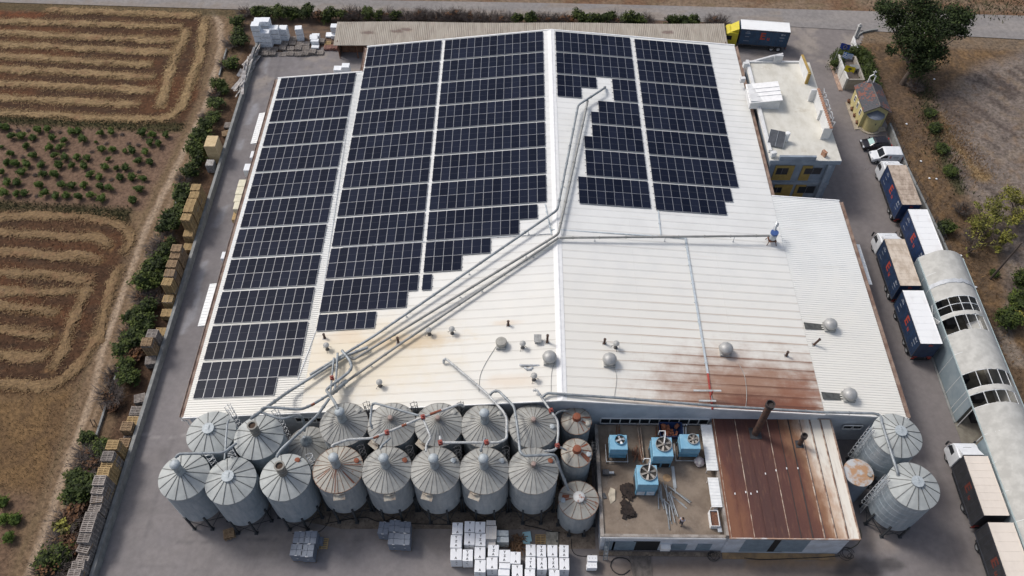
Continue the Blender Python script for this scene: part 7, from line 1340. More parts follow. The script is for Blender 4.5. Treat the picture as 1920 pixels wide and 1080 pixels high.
def side_text(body, size, m, par, x, y, z, left=True, name='logo', bold=.02, squash=1.0):
    o = place(name, text_mesh(body, size, m, name, .004, bold), par, (x, y, z)); o.rotation_euler = (math.pi / 2, 0, -math.pi / 2 if left else math.pi / 2); o.scale = (squash, 1, 1); return o
def box_body(T, yr, yf, side, roof, logo, logo_m, zb=1.0, zt=4.0, hw=1.25, seams=7, rear_logo=False, pale=True):
    b = MB(); b.cbox(-hw, hw, yr, yf, zb, zt - .03, .035); bd = b.build('box', side, T); b = MB(); b.box(-hw - .01, hw + .01, yr - .01, yf + .01, zt - .029, zt + .01)
    for i in range(1, seams + 1): y = yr + (yf - yr) * i / (seams + 1); b.beam((-hw, y, zt + .012), (hw, y, zt + .012), .05, .03)
    for s in (-1, 1): b.beam((s * (hw - .02), yr, zt + .02), (s * (hw - .02), yf, zt + .02), .08, .05)
    b.build('box_roof', roof, T); L = yf - yr; ym = (yr + yf) / 2 - .1
    b = MB()
    for s in (-1, 1): b.box(s * hw - .025, s * hw + .025, yr, yf, zb - .02, zb + .12); b.box(s * hw - .02, s * hw + .02, yr + .02, yf - .02, zt - .2, zt - .1)
    for s in (-1, 1): b.box(s * hw - .04, s * hw + .04, yr - .03, yr + .04, zb, zt - .03); b.box(s * hw - .04, s * hw + .04, yf - .04, yf + .03, zb, zt - .03)
    for i in range(int((yf - yr) / .72)):
        for s in (-1, 1): y = yr + .36 + .72 * i; b.box(s * hw - .008, s * hw + .008, y - .02, y + .02, zb + .12, zt - .2); b.box(s * hw - .02, s * hw + .02, y - .035, y + .035, zb - .2, zb - .02)
    b.build('box_trim', mat('box_trim', (0.055, 0.06, 0.075), .5, .2, var=.15), T)
    for lf in (True, False):
        x = (-1 if lf else 1) * (hw + .006); d = 1 if lf else -1
        side_text('E', 1.75, logo_m, bd, x, ym + d * .35, 2.75, lf, 'logo', .05, 1.0); side_text('u', 1.0, logo_m, bd, x, ym - d * .62, 2.42, lf, 'logo', .03, .9)
        if pale:
            mk = MB()
            for yy, zz, w, h in ((.36, 3.45, .5, .09), (.36, 3.2, .8, .12), (.36, 2.55, .65, .08), (.36, 1.75, .9, .07), (-.34, 3.3, .35, .3), (-.39, 3.3, .2, .22), (-.35, 2.75, .75, .13), (-.35, 2.2, .6, .07)):
                y = ym + d * yy * L; mk.box(x - .004, x + .003, y - w / 2, y + w / 2, zz - h / 2, zz + h / 2)
            mk.build('marking', logo_pale, bd)
    if rear_logo: o = place('logo', text_mesh('Eu', .5, logo_m, 'logo', .004, .02), bd, (.1, yr - .012, zt - .45)); o.rotation_euler = (math.pi / 2, 0, 0)
    b = MB(); [b.box(s * .85 - .28, s * .85 + .28, yr - .05, yr - .03, zb + .08, zb + .2) for s in (-1, 1)]; b.build('reflector', tail_m if not rear_logo else logo_red, T)
    for s in (-1, 1): b = MB(); b.box(s * 1.0 - .16, s * 1.0 + .16, yr - .06, yr + .02, .72, .86); b.build('tail_light', tail_m, T)
    b = MB(); b.box(-1.15, 1.15, yr - .04, yr + .06, .45, .58); [b.beam((s * .8, yr + .1, .55), (s * .8, yr + .1, 1.0), .08) for s in (-1, 1)]; b.build('bumper', chassis_m, T)
def truck(label, cx, yr, yf, side, roof, logo_m, cabm, rz=0, loc=None, zt=4.0, cab_len=2.2, deflector=True, rear_logo=True, pale=True, group='box trucks'):
    ym = (yr + yf) / 2; T = thing('box_truck', label, 'truck', loc or (cx, ym, 0), rz, group); a, b_ = yr - ym, yf - ym; box_body(T, a, b_, side, roof, 'E', logo_m, zt=zt, rear_logo=rear_logo, pale=pale)
    ch = MB(); ch.box(-.45, .45, a + .1, b_ + cab_len - .3, .62, .95); [ch.beam((s * 1.15, a + 1.4, .62), (s * 1.15, b_ - .4, .62), .06, .3) for s in (-1, 1)]; [ch.box(s * .85 - .25, s * .85 + .25, b_ - 2.2, b_ - 1.0, .45, .95) for s in (-1, 1)]; ch.build('chassis', chassis_m, T)
    c0, c1 = b_ + .22, b_ + .22 + cab_len; pr = [(c0, .55), (c1 - .02, .5), (c1 + .06, .75), (c1 + .04, 1.55), (c1 - .32, 2.75), (c1 - .75, 3.0), (c0, 3.02)]
    m = MB(); m.extr([(y, z) for y, z in pr], 'x', -1.2, 1.2); bm = bmesh.new(); me = m.mesh('cab', cabm); bm.from_mesh(me); bmesh.ops.bevel(bm, geom=[e for e in bm.edges], offset=.09, segments=3, affect='EDGES', profile=.6); bm.to_mesh(me); bm.free(); me.polygons.foreach_set('use_smooth', [True] * len(me.polygons)); me.set_sharp_from_angle(angle=R_(45)); cb = place('cab', me, T)
    w = MB(); y0, z0_, y1, z1_ = c1 + .045, 1.62, c1 - .29, 2.68; w.add([(-1.05, y0 + .01, z0_), (1.05, y0 + .01, z0_), (.95, y1 + .03, z1_), (-.95, y1 + .03, z1_), (-1.05, y0 - .02, z0_), (1.05, y0 - .02, z0_), (.95, y1, z1_), (-.95, y1, z1_)], [(0, 1, 2, 3), (7, 6, 5, 4), (0, 4, 5, 1), (1, 5, 6, 2), (2, 6, 7, 3), (3, 7, 4, 0)]); w.build('windscreen', glass_dark, cb)
    for s in (-1, 1): w = MB(); x = s * 1.205; w.add([(x, c1 - 1.25, 1.65), (x, c1 - .12, 1.65), (x, c1 - .38, 2.45), (x, c1 - 1.25, 2.45), (x - s * .03, c1 - 1.25, 1.65), (x - s * .03, c1 - .12, 1.65), (x - s * .03, c1 - .38, 2.45), (x - s * .03, c1 - 1.25, 2.45)], [(0, 1, 2, 3), (7, 6, 5, 4), (0, 4, 5, 1), (1, 5, 6, 2), (2, 6, 7, 3), (3, 7, 4, 0)]); w.build('side_window', glass_dark, cb)
    for s in (-1, 1): w = MB(); w.box(s * .85 - .22, s * .85 + .22, c1 + .04, c1 + .085, .72, .9); w.build('headlight', lamp_m, cb)
    w = MB(); w.box(-1.1, 1.1, c1 + .03, c1 + .07, .95, 1.3); w.build('grille', chassis_m, cb); w = MB(); w.box(-.45, .45, c1 - 1.5, c1 - .95, 3.015, 3.05); w.build('roof_hatch', glass_dark if deflector else cabm, cb)
    for s in (-1, 1): w = MB(); w.beam((s * 1.2, c1 - .2, 2.5), (s * 1.45, c1 + .02, 2.45), .05); w.cbox(s * 1.45 - .09, s * 1.45 + .09, c1 - .05, c1 + .09, 1.75, 2.5, .03); w.build('mirror', chassis_m, cb)
    if deflector:
        w = MB(); w.add([(-1.0, c1 - .95, 3.03), (1.0, c1 - .95, 3.03), (1.12, c0 + .05, 3.75), (-1.12, c0 + .05, 3.75), (-1.05, c0 + .0, 3.03), (1.05, c0, 3.03)], [(0, 1, 2, 3), (0, 3, 4), (1, 5, 2), (3, 2, 5, 4), (0, 4, 5, 1)]); w.build('deflector', cabm, cb)
    for s in (-1, 1):
        wheel(s * 1.02, c1 - .95, .5, .32, T); wheel(s * .98, a + 2.2, .5, .48, T)
        if b_ - a > 6.8: wheel(s * .98, a + 1.1, .5, .48, T)
    return T
def trailer(label, cx, yr, yf, side, roof, logo_m, rear_logo=True, pale=True, zt=4.0, group='drawbar trailers'):
    ym = (yr + yf) / 2; T = thing('trailer', label, 'trailer', (cx, ym, 0), 0, group); a, b_ = yr - ym, yf - ym; box_body(T, a, b_, side, roof, 'E', logo_m, zt=zt, rear_logo=rear_logo, pale=pale); ch = MB(); ch.box(-.45, .45, a + .1, b_ - .1, .65, .98); ch.beam((-.4, b_ - .2, .7), (0, b_ + .9, .65), .12); ch.beam((.4, b_ - .2, .7), (0, b_ + .9, .65), .12); [ch.beam((s * 1.15, a + 1.3, .65), (s * 1.15, b_ - .6, .65), .06, .3) for s in (-1, 1)]; ch.build('chassis', chassis_m, T)
    for s in (-1, 1):
        for y in (a + 1.4, a + 2.5, b_ - 1.3): wheel(s * .98, y, .48, .46, T)
    return T
blue_side = mat('curtain_blue', (0.018, 0.045, 0.125), .5, scale=1.2, col2=(0.012, 0.03, 0.085)); blue_side2 = mat('curtain_navy', (0.02, 0.045, 0.10), .5, scale=1.2, col2=(0.014, 0.03, 0.07)); blk_side = mat('curtain_black', (0.036, 0.037, 0.042), .5, scale=1.3, col2=(0.026, 0.027, 0.03)); sea_side = mat('curtain_sea', (0.026, 0.075, 0.145), .5, scale=1.2, col2=(0.018, 0.05, 0.10))
def dirty(name, a, b, sc=1.4, lo=.4, hi=.65):
    k = NT(name); o = k.obj(); f = k.step(k.noise(sc, k.mapv(o, (1, .5, 1)), 6, .7), lo, hi); return k.out(k.mix(f, a, b), .7)
roof_dirty = dirty('roof_dirty', (0.50, 0.41, 0.33), (0.28, 0.215, 0.165)); roof_tan = dirty('roof_tan', (0.60, 0.52, 0.43), (0.44, 0.36, 0.28), 1.2); roof_white = dirty('roof_white', (0.80, 0.81, 0.81), (0.70, 0.69, 0.68), .8, .5, .8); roof_cream = dirty('roof_cream', (0.72, 0.65, 0.57), (0.66, 0.595, 0.52), .5)
truck('white cabbed truck with dark blue box and brownish dirty roof behind the white van', 52.25, 74.0, 81.35, blue_side, roof_dirty, logo_red, cab_white)
trailer('dark blue trailer with clean white roof behind the brown roofed truck', 52.75, 64.9, 73.15, blue_side, roof_white, logo_red)
truck('white cabbed truck with navy box and tan roof parked beside the shelter end', 48.3, 60.55, 68.0, blue_side2, roof_tan, logo_red, cab_white)
trailer('navy trailer with clean white roof behind the tan roofed truck', 48.35, 52.1, 59.8, blue_side2, roof_white, logo_red)
truck('white cabbed truck with black box and cream roof near the right silos', 48.8, 31.45, 37.95, blk_side, roof_cream, logo_dark, cab_white, pale=False, rear_logo=False)
trailer('black trailer with cream roof at the lower right edge', 48.9, 23.0, 30.7, blk_side, roof_cream, logo_dark, pale=False, rear_logo=False)
yellow = mat('cab_yellow', (0.60, 0.50, 0.03), .35, var=.06)
truck('yellow cabbed truck with blue box and white roof behind the warehouse corner', 0, 0, 7.75, sea_side, roof_white, logo_red, yellow, R_(83.5), (39.75, 112.85, 0), zt=3.9)
def sheet_y(T, name, pts, th, m, par):      # small slab through four points
    a = [Vector(p) for p in pts]; n = (a[1] - a[0]).cross(a[3] - a[0]).normalized() * th; mb = MB(); mb.add([p + n for p in a] + [p - n for p in a], [(0, 1, 2, 3), (7, 6, 5, 4), (0, 4, 5, 1), (1, 5, 6, 2), (2, 6, 7, 3), (3, 7, 4, 0)]); return mb.build(name, m, par)
def bevel_prof(pr, hw, m, par, name, off, top_in=0.0, zsplit=None):
    mb = MB(); n = len(pr)
    def ins(z): return 0 if zsplit is None else top_in * max(0, (z - zsplit[0]) / (zsplit[1] - zsplit[0]))
    vs = [(-(hw - ins(z)), y, z) for y, z in pr] + [(hw - ins(z), y, z) for y, z in pr]; mb.add(vs, [tuple(range(n)), tuple(range(2 * n - 1, n - 1, -1))] + [(k_, n + k_, n + (k_ + 1) % n, (k_ + 1) % n) for k_ in range(n)]); me = mb.mesh(name, m); bm = bmesh.new(); bm.from_mesh(me); bmesh.ops.bevel(bm, geom=bm.edges[:], offset=off, segments=3, affect='EDGES', profile=.55); bm.to_mesh(me); bm.free(); me.polygons.foreach_set('use_smooth', [True] * len(me.polygons)); me.set_sharp_from_angle(angle=R_(50)); return place(name, me, par)
car_black = mat('car_black', (0.014, 0.012, 0.016), .22, var=.05, spec=.6); p = P(1643, 278, .5); CAR = thing('car', 'black hatchback with pale sunshade in the windscreen parked by the right wall', 'car', (52.55, 89.2, 0), R_(93))
bd = bevel_prof([(-2.1, .3), (2.05, .27), (2.13, .45), (2.08, .66), (1.85, .78), (1.05, .93), (-1.85, 1.0), (-2.1, .85)], .87, car_black, CAR, 'body', .07); gh = bevel_prof([(1.2, .9), (.45, 1.4), (.2, 1.46), (-1.25, 1.43), (-1.95, .98)], .8, glass_dark, CAR, 'glasshouse', .05, .16, (.9, 1.46)); bevel_prof([(.4, 1.425), (.22, 1.49), (-1.3, 1.465), (-1.5, 1.4)], .66, car_black, CAR, 'roof', .025)
sheet_y(CAR, 'sunshade', [(-.58, 1.13, .985), (.58, 1.13, .985), (.52, .55, 1.365), (-.52, .55, 1.365)], .012, mat('sunshade', (0.36, 0.55, 0.52), .5, var=.15), CAR)
for s in (-1, 1):
    mb = MB(); mb.cbox(s * .62 - .2, s * .62 + .2, 1.9, 2.1, .58, .74, .03); mb.build('headlight', lamp_m, CAR); mb = MB(); mb.cbox(s * .68 - .14, s * .68 + .14, -2.13, -2.0, .7, .92, .02); mb.build('tail_light', tail_m, CAR); mb = MB(); mb.cbox(s * .97 - .09, s * .97 + .09, .7, .84, .93, 1.06, .02); mb.build('mirror', car_black, CAR)
    for y in (1.3, -1.3): wheel(s * .79, y, .31, .2, CAR)
VAN = thing('van', 'small white panel van parked between the black hatchback and the truck', 'van', (53.2, 86.55, 0), R_(90)); bd = bevel_prof([(-2.15, .32), (2.05, .3), (2.15, .5), (2.1, .75), (1.75, .95), (1.15, 1.08), (.5, 1.78), (.2, 1.84), (-1.95, 1.82), (-2.15, 1.6)], .88, cab_white, VAN, 'body', .07)
sheet_y(VAN, 'windscreen', [(-.72, 1.13, 1.13), (.72, 1.13, 1.13), (.66, .56, 1.74), (-.66, .56, 1.74)], .02, glass_dark, VAN)
for s in (-1, 1):
    x = s * .885; sheet_y(VAN, 'side_window', [(x, .98, 1.12), (x, .05, 1.12), (x, .05, 1.6), (x, .52, 1.6)], .012, glass_dark, VAN); mb = MB(); mb.cbox(s * .62 - .16, s * .62 + .16, 1.92, 2.12, .7, .92, .03); mb.build('headlight', lamp_m, VAN); mb = MB(); mb.cbox(s * .82 - .06, s * .82 + .06, -2.18, -2.05, .8, 1.4, .02); mb.build('tail_light', tail_m, VAN); mb = MB(); mb.cbox(s * 1.0 - .09, s * 1.0 + .09, .85, .98, 1.1, 1.3, .02); mb.build('mirror', chassis_m, VAN)
    for y in (1.35, -1.35): wheel(s * .8, y, .32, .2, VAN)
mb = MB(); mb.cbox(-.84, .84, 2.0, 2.2, .3, .62, .05); mb.build('bumper', chassis_m, VAN); side_text('E', .62, logo_red, VAN, .885, -.35, 1.25, False, 'logo', .02); mb = MB(); [mb.box(.882, .89, -1.55 + .0, -.75, z, z + .09) for z in (1.1, 1.28)]; mb.build('marking', logo_pale, VAN)
side_text('E', .62, logo_red, VAN, -.885, -.35, 1.25, True, 'logo', .02); mb = MB(); [mb.box(-.89, -.882, -1.55, -.75, z, z + .09) for z in (1.1, 1.28)]; mb.build('marking', logo_pale, VAN)
# ================================================================ PALLETS, LOADS
wood_new = mat('pallet_new', (0.48, 0.34, 0.165), .85, scale=3, col2=(0.36, 0.245, 0.115), rnd=.15); wood_old = mat('pallet_grey', (0.33, 0.295, 0.265), .9, scale=3, col2=(0.21, 0.18, 0.16), rnd=.22); wood_mid = mat('pallet_tan', (0.36, 0.25, 0.145), .88, scale=3, col2=(0.25, 0.165, 0.095), rnd=.18); wood_red = mat('pallet_red', (0.33, 0.17, 0.14), .9, scale=3, col2=(0.25, 0.14, 0.11), rnd=.2)
PH = .146
def pallet_geo(mb, c=(0, 0, 0), rz=0.0, w=1.25, d=1.1):
    M = Matrix.Rotation(rz, 4, 'Z'); c = Vector(c)
    def b(x0, x1, y0, y1, z0, z1): mb.obox(c + M @ Vector(((x0 + x1) / 2, (y0 + y1) / 2, (z0 + z1) / 2)), (x1 - x0, y1 - y0, z1 - z0), mtx=M)
    for i in range(6): y = -d / 2 + .055 + (d - .11) * i / 5; b(-w / 2, w / 2, y - .053, y + .053, .122, .144)
    for x in (-w / 2 + .05, 0, w / 2 - .05): b(x - .05, x + .05, -d / 2, d / 2, .1, .1215); [b(x - .048, x + .048, y - .05, y + .05, .0225, .0995) for y in (-d / 2 + .06, 0, d / 2 - .06)]; b(x - .046, x + .046, -d / 2, d / 2, 0.0, .022)
    return mb
PAL = {}
for nm, m in (('n', wood_new), ('o', wood_old), ('t', wood_mid), ('r', wood_red)):
    PAL[nm] = pallet_geo(MB()).mesh('pallet', m)
z1 = lambda a, b: (60 + a / 3.377, 760 + b / 3.377); z2 = lambda a, b: (200 + a / 3.086, 430 + b / 3.086); z3 = lambda a, b: (300 + a / 2.842, 60 + b / 2.842)
stacks = [(z1(655, 45), 'o', 0), (z1(635, 97), 'n', 0), (z1(597, 130), 't', 0), (z1(612, 205), 'o', 0), (z1(510, 248), 'n', 0), (z1(580, 235), 't', 0), (z1(475, 318), 'o', 0), (z1(470, 372), 'n', 0), (z1(452, 422), 'n', .08), (z1(425, 472), 'o', 0), (z1(415, 525), 'o', 0), (z1(408, 582), 'o', .1), (z1(398, 638), 'o', 0), (z1(367, 705), 'o', 0), (z1(345, 765), 'o', 0), (z1(330, 830), 'o', 0), (z1(328, 895), 'o', -.2), (z1(322, 960), 'o', -.1), (z1(290, 1015), 'o', .15), (z1(262, 1070), 'o', 0),
          (z2(472, 22), 'n', 0), (z2(470, 98), 'n', 0), (z2(402, 105), 't', 0), (z2(395, 145), 't', 0), (z2(375, 195), 't', 0), (z2(362, 250), 't', .05), (z2(348, 300), 'n', -.05), (z2(352, 398), 'n', 0), (z2(343, 478), 'n', 0), (z2(308, 590), 'n', 0), (z2(262, 602), 'o', -.05), (z2(230, 650), 't', .05), (z2(253, 755), 'o', .15), (z2(190, 975), 'o', .25), (z2(165, 1045), 'o', 0),
          (z3(365, 492), 'o', 0), (z3(352, 538), 't', .3), (z3(190, 826), 'n', 0), (z3(180, 865), 'n', 0), (z3(165, 905), 'n', 0), (z3(152, 940), 'n', .05), (z3(138, 985), 'n', -.05)]
todo = []
for (px, py), kd, rz in stacks:
    lo, hi = 0., 6.
    for _ in range(40):
        m_ = (lo + hi) / 2
        if P(px, py, m_)[0] < -43.5: lo = m_
        else: hi = m_
    h = max(.30, min(lo, 3.75)); p = P(px, py, h); todo.append([p[1], p[0], h, kd, rz])
todo.sort(); used = []; left = 290; mass = {}; WN = {'n': 'new yellow', 'o': 'weathered grey', 't': 'tan', 'r': 'reddish'}
for i, (y, x, h, kd, rz) in enumerate(todo):
    x = min(x, -43.42); n = max(1, int(round(h / PH))); lab = f'left wall stack, {ordw(i + 1)} stack from the near end'
    for j in range(n):
        k2 = kd if random.random() < .86 else random.choice('not'); k2 = kd if j == n - 1 else k2; a = rz + random.gauss(0, .02); pos = (x + random.gauss(0, .015), y + random.gauss(0, .015), -.02 + j * PH)
        if left > 0:
            left -= 1; o = place('pallet', PAL[k2], None, pos, a); tag(o, (f'topmost {WN[kd]} pallet, ' if j == n - 1 else 'lower wooden pallet, ') + lab, 'pallet', 'wooden pallets stacked along the left wall')
        else: pallet_geo(mass.setdefault(k2, MB()), pos, a)
mm = MB(); mats_ = []
for idx, (k2, b) in enumerate(sorted(mass.items())): mm.add(b.v, b.f, idx); mats_.append({'n': wood_new, 'o': wood_old, 't': wood_mid, 'r': wood_red}[k2])
if mats_: tag(mm.build('pallets', mats_, None, recalc=False), 'wooden pallets in the farther stacks along the left wall', 'pallets', kind='stuff')
def px_box(q, z1v, depth, w=None):        # q = bottom-front centre px, top-front py
    pass
# crates in the corner beside the left wall
a = z3(278, 578); p = P(*a, 3.3); e = thing('plywood_stack', 'tall stack of pale plywood boxes beside the left wall near the rear corner', 'box stack', (-43.7, p[1] - .2, -.02)); ply = mat('plywood', (0.58, 0.45, 0.26), .8, scale=2, col2=(0.48, 0.36, 0.2)); mb = MB(); [mb.box(-.8, .8, -1.1, 1.1, .08 + .56 * i, .6 + .56 * i) for i in range(6)]; mb.build('boards', ply, e); mb = MB(); [mb.box(-.75, .75, y - .05, y + .05, .6 + .56 * i, .64 + .56 * i) for i in range(5) for y in (-.9, 0, .9)]; mb.box(-.8, .8, -1.1, 1.1, 0, .08); mb.build('batten', wood_mid, e)
a = z3(275, 695); p = P(*a, 1.5); e = thing('plastic_crate_stack', 'stack of pale grey crates below the plywood boxes at the left wall', 'crate stack', (-43.9, p[1], -.02)); mb = MB(); [mb.cbox(-.55, .55, -.6, .6, .02 + .3 * i, .3 + .3 * i, .03) for i in range(5)]; mb.build('crates', mat('crate_pale', (0.42, 0.41, 0.40), .7, scale=3, col2=(0.24, 0.22, 0.2)), e)
# pile of plastic sheeting on the left wall
mb = MB(); A = P(482, 92, 1.2); B = P(452, 168, 1.2)
for i in range(60): t = random.random(); x, y = A[0] + (B[0] - A[0]) * t - .5 + random.gauss(0, .35), A[1] + (B[1] - A[1]) * t + random.gauss(0, .4); mb.obox((x, y, random.uniform(.15, 1.5)), (random.uniform(.15, .5), random.uniform(1.0, 3.6), .05), mtx=Matrix.Rotation(random.gauss(-.12, .16), 4, 'Z') @ Matrix.Rotation(random.gauss(0, .12), 4, 'X') @ Matrix.Rotation(random.gauss(0, .5), 4, 'Y'))
tag(mb.build('sheeting_pile', mat('sheeting', (0.50, 0.48, 0.46), .7, scale=2, col2=(0.28, 0.25, 0.23))), 'long pile of pale sheeting and slats heaped along the left wall at the rear corner', 'sheeting', kind='stuff')
# white foam block loads in front of the silos
box_white = mat('white_boxes', (0.82, 0.83, 0.85), .6, var=.03, rnd=.03); ink = mat('box_ink', (0.05, 0.055, 0.065), .7, var=.1); seam_m = mat('box_seam', (0.52, 0.53, 0.56), .8, var=.05); beige_m = mat('wrapped_beige', (0.60, 0.575, 0.54), .6, scale=3, col2=(0.52, 0.49, 0.46)); film_m = mat('film_grey', (0.46, 0.50, 0.50), .3, scale=3, col2=(0.58, 0.62, 0.62)); pal_o = wood_mid
glyph = {}
def gl(ch):
    if ch not in glyph: glyph[ch] = text_mesh(ch, .31, ink, 'marking', .003, .016)
    return glyph[ch]
zA = lambda a, b: (835 + a / 9.82, 970 + b / 9.82); zB = lambda a, b: (970 + a / 12, 1000 + b / 12)
def load(label, tl, br, ztop, kind='white', group='white box loads in front of the silos', marks='YZA'):
    a = P(*tl, ztop); b = P(*br, ztop); x0, x1, y0, y1 = a[0], b[0], b[1], a[1]; w, d = (x1 - x0) / 2, (y1 - y0) / 2
    T = thing('box_load', label, 'boxes', ((x0 + x1) / 2, (y0 + y1) / 2, 0.0), random.gauss(0, .012), group); g = pallet_geo(MB(), (0, 0, 0), 0, 2 * w - .02, 2 * d - .02); g.build('pallet', pal_o, T); H = ztop; mb = MB(); m_ = {'white': box_white, 'beige': beige_m, 'film': film_m, 'plain': box_white}[kind]; n = 4
    for i in range(n):
        z0, z1_ = PH + .002 + (H - PH) * i / n, PH + (H - PH) * (i + 1) / n; j = random.gauss(0, .012); mb.cbox(-w + .02 + j, w - .02 + j, -d + .02, d - .02, z0, z1_ - .012, .02)
    o = mb.build('boxes', m_, T)
    if kind == 'white':
        mb = MB(); mb.box(-.008, .008, -d + .03, d - .03, H - .0135, H - .0095); mb.build('seam', seam_m, o); k_ = len(marks)
        for i, ch in enumerate(marks): q = place('marking', gl(ch), o, (random.gauss(0, .02), d * (.62 - 1.24 * i / max(1, k_ - 1)) if k_ > 1 else 0, H - .0075)); q.scale = (1, 1, 1)
        for i in range(3): q = place('marking', gl('YA'[i % 2]), o, (random.gauss(0, .02), -d + .0165, H - .28 - .5 * i)); q.rotation_euler = (math.pi / 2, 0, 0); q.scale = (1, .7, 1)
    if kind in ('beige', 'film'): mb = MB(); [mb.box(-.02 + s * w * .5, .02 + s * w * .5, -d + .01, d - .01, H - .012, H - .004) for s in (-1, 0, 1)]; mb.build('strap', seam_m, o)
    return T
ZT = 2.2
cols = [('leftmost column', [((130, 90), (318, 316), 'YA'), ((100, 322), (300, 562), 'YZA'), ((95, 568), (302, 792), 'YA')]), ('second column from the left', [((355, 65), (540, 276), 'YA'), ((346, 282), (538, 506), 'YA'), ((315, 585), (500, 806), 'YZA')]), ('third column from the left', [((550, 75), (735, 287), 'YA'), ((553, 292), (740, 528), 'YZA'), ((540, 540), (737, 772), 'YA'), ((535, 778), (738, 1014), 'YA')]),
        ('fourth column of the left cluster', [((785, 500), (985, 720), 'YZA'), ((758, 730), (962, 962), 'YA')]), ('fifth column of the left cluster', [((985, 592), (1192, 828), 'YZA')]), ('sixth column of the left cluster', [((1196, 628), (1392, 856), 'YA'), ((1222, 868), (1424, 1100), 'YA')])]
for cn, L in cols:
    for i, (a, b, mk) in enumerate(L): load(f'white lettered box load, {cn}, {ordw(i + 1)} from the silos', zA(*a), zA(*b), ZT, 'white', marks=mk)
load('plain unmarked white box load in the fifth column of the left cluster, farther of two', zA(985, 836), zA(1195, 945), ZT + .05, 'plain'); load('plain unmarked white box load in the fifth column of the left cluster, nearer of two', zA(970, 950), zA(1185, 1078), ZT - .1, 'plain')
for i, (a, b) in enumerate((((750, 48), (930, 142)), ((745, 148), (945, 400)), ((752, 404), (930, 560)))): load(f'beige wrapped load behind the white boxes, {ordw(i + 1)} from the silos', zA(*a), zA(*b), ZT - (.0, .0, .5)[i], 'beige', 'beige wrapped loads')
load('grey film wrapped load right of the beige ones, farther half', zA(950, 232), zA(1165, 342), 1.75, 'film', 'film wrapped loads'); load('grey film wrapped load right of the beige ones, nearer half', zA(946, 350), zA(1170, 462), 1.6, 'film', 'film wrapped loads')
for ci, L in enumerate(([((190, 245), (415, 515), 'YA'), ((180, 522), (412, 795), 'YTA'), ((166, 800), (408, 1060), 'YA')], [((430, 255), (652, 530), 'YZA'), ((435, 538), (668, 820), 'YAA')], [((675, 255), (912, 525), 'YA'), ((690, 535), (930, 800), 'YZA'), ((715, 808), (958, 1070), 'YA')], [((940, 255), (1165, 540), 'YZA'), ((945, 552), (1180, 826), 'YA')])):
    for i, (a, b, mk) in enumerate(L): load(f'white lettered box load, right cluster, {ordw(ci + 1)} column from left, {ordw(i + 1)} from the silos', zB(*a), zB(*b), ZT, 'white', marks=mk)
for i, (a, b, z) in enumerate((((1575, 485), (1808, 630), 1.25), ((1560, 645), (1800, 785), 1.05))):
    T = load(f'small stack of white boxes with grey dots by the ladder, {("farther", "nearer")[i]} one', zB(*a), zB(*b), z, 'plain', 'small white box stacks'); mb = MB(); [mb.lathe([(.055, z - .012), (.055, z - .006), (0, z - .006)], 10, (x, y)) for x in (-.3, 0, .3) for y in (0.0,)]; mb.build('marking', seam_m, T)
# grey blue crate stacks
crate_m = mat('crate_blue_grey', (0.165, 0.19, 0.235), .6, var=.08, rnd=.06); crate_side = mat('crate_side', (0.16, 0.18, 0.22), .65, var=.15)
zC_ = lambda a, b: (690 + a / 10.8, 960 + b / 10.8); zD = lambda a, b: (540 + a / 8, 990 + b / 8)
def crates(label, tl, br, zt, group, rz=0.0):
    a = P(*tl, zt); b = P(*br, zt); w, d = (b[0] - a[0]) / 2, (a[1] - b[1]) / 2; T = thing('crate_stack', label, 'crates', ((a[0] + b[0]) / 2, (a[1] + b[1]) / 2, 0), rz, group); pallet_geo(MB(), (0, 0, 0), 0, 2 * w, 2 * d).build('pallet', wood_mid, T); n = 6; mb = MB(); H = zt
    for i in range(n):
        for sx in (-1, 1):
            for sy in (-1, 1): mb.cbox(sx * w / 2 - w / 2 + .012, sx * w / 2 + w / 2 - .012, sy * d / 2 - d / 2 + .012, sy * d / 2 + d / 2 - .012, PH + (H - PH) * i / n, PH + (H - PH) * (i + 1) / n - .025, .02)
    o = mb.build('crates', crate_m, T); mb = MB(); mb.box(-w * .2, w * .2, d - .02, d + .01, H - .12, H - .02); mb.box(-w * .2, w * .2, -d - .008, -d + .02, H - .1, H - .02); mb.box(-w * .15, w * .15, -d - .009, -d + .02, H - 1.0, H - .94); mb.build('label_card', white_trim, o); return T
G2 = 'grey blue crate stacks of the middle group'
crates('grey blue crate stack standing askew at the left of the middle group', zC_(220, 195), zC_(412, 445), 1.9, G2, -.1); crates('grey blue crate stack at the rear centre of the middle group', zC_(437, 155), zC_(635, 400), 1.95, G2); crates('grey blue crate stack at the front centre of the middle group', zC_(418, 410), zC_(625, 658), 1.95, G2); crates('grey blue crate stack at the rear right of the middle group', zC_(640, 190), zC_(850, 422), 1.95, G2); crates('grey blue crate stack at the front right of the middle group', zC_(640, 430), zC_(840, 668), 1.95, G2)
z0_ = lambda a, b: (a / 3, 720 + b / 3); G3 = 'grey blue crate stacks of the left group'
crates('grey blue crate stack at the rear left of the left group', z0_(1655, 828), z0_(1712, 895), 1.9, G3); crates('grey blue crate stack at the rear right of the left group', z0_(1716, 825), z0_(1775, 898), 1.9, G3); crates('grey blue crate stack at the front left of the left group', z0_(1638, 898), z0_(1698, 965), 1.9, G3); crates('grey blue crate stack at the front right of the left group', z0_(1700, 900), z0_(1758, 972), 1.9, G3)
a = P(603, 1018, .3); T = thing('crate_stack', 'low grey tray on a tan pallet right of the left crate group', 'crates', (a[0], a[1], 0)); pallet_geo(MB()).build('pallet', wood_new, T); mb = MB(); mb.cbox(-.4, .15, -.3, .5, PH + .001, .7, .03); mb.build('crates', crate_m, T)
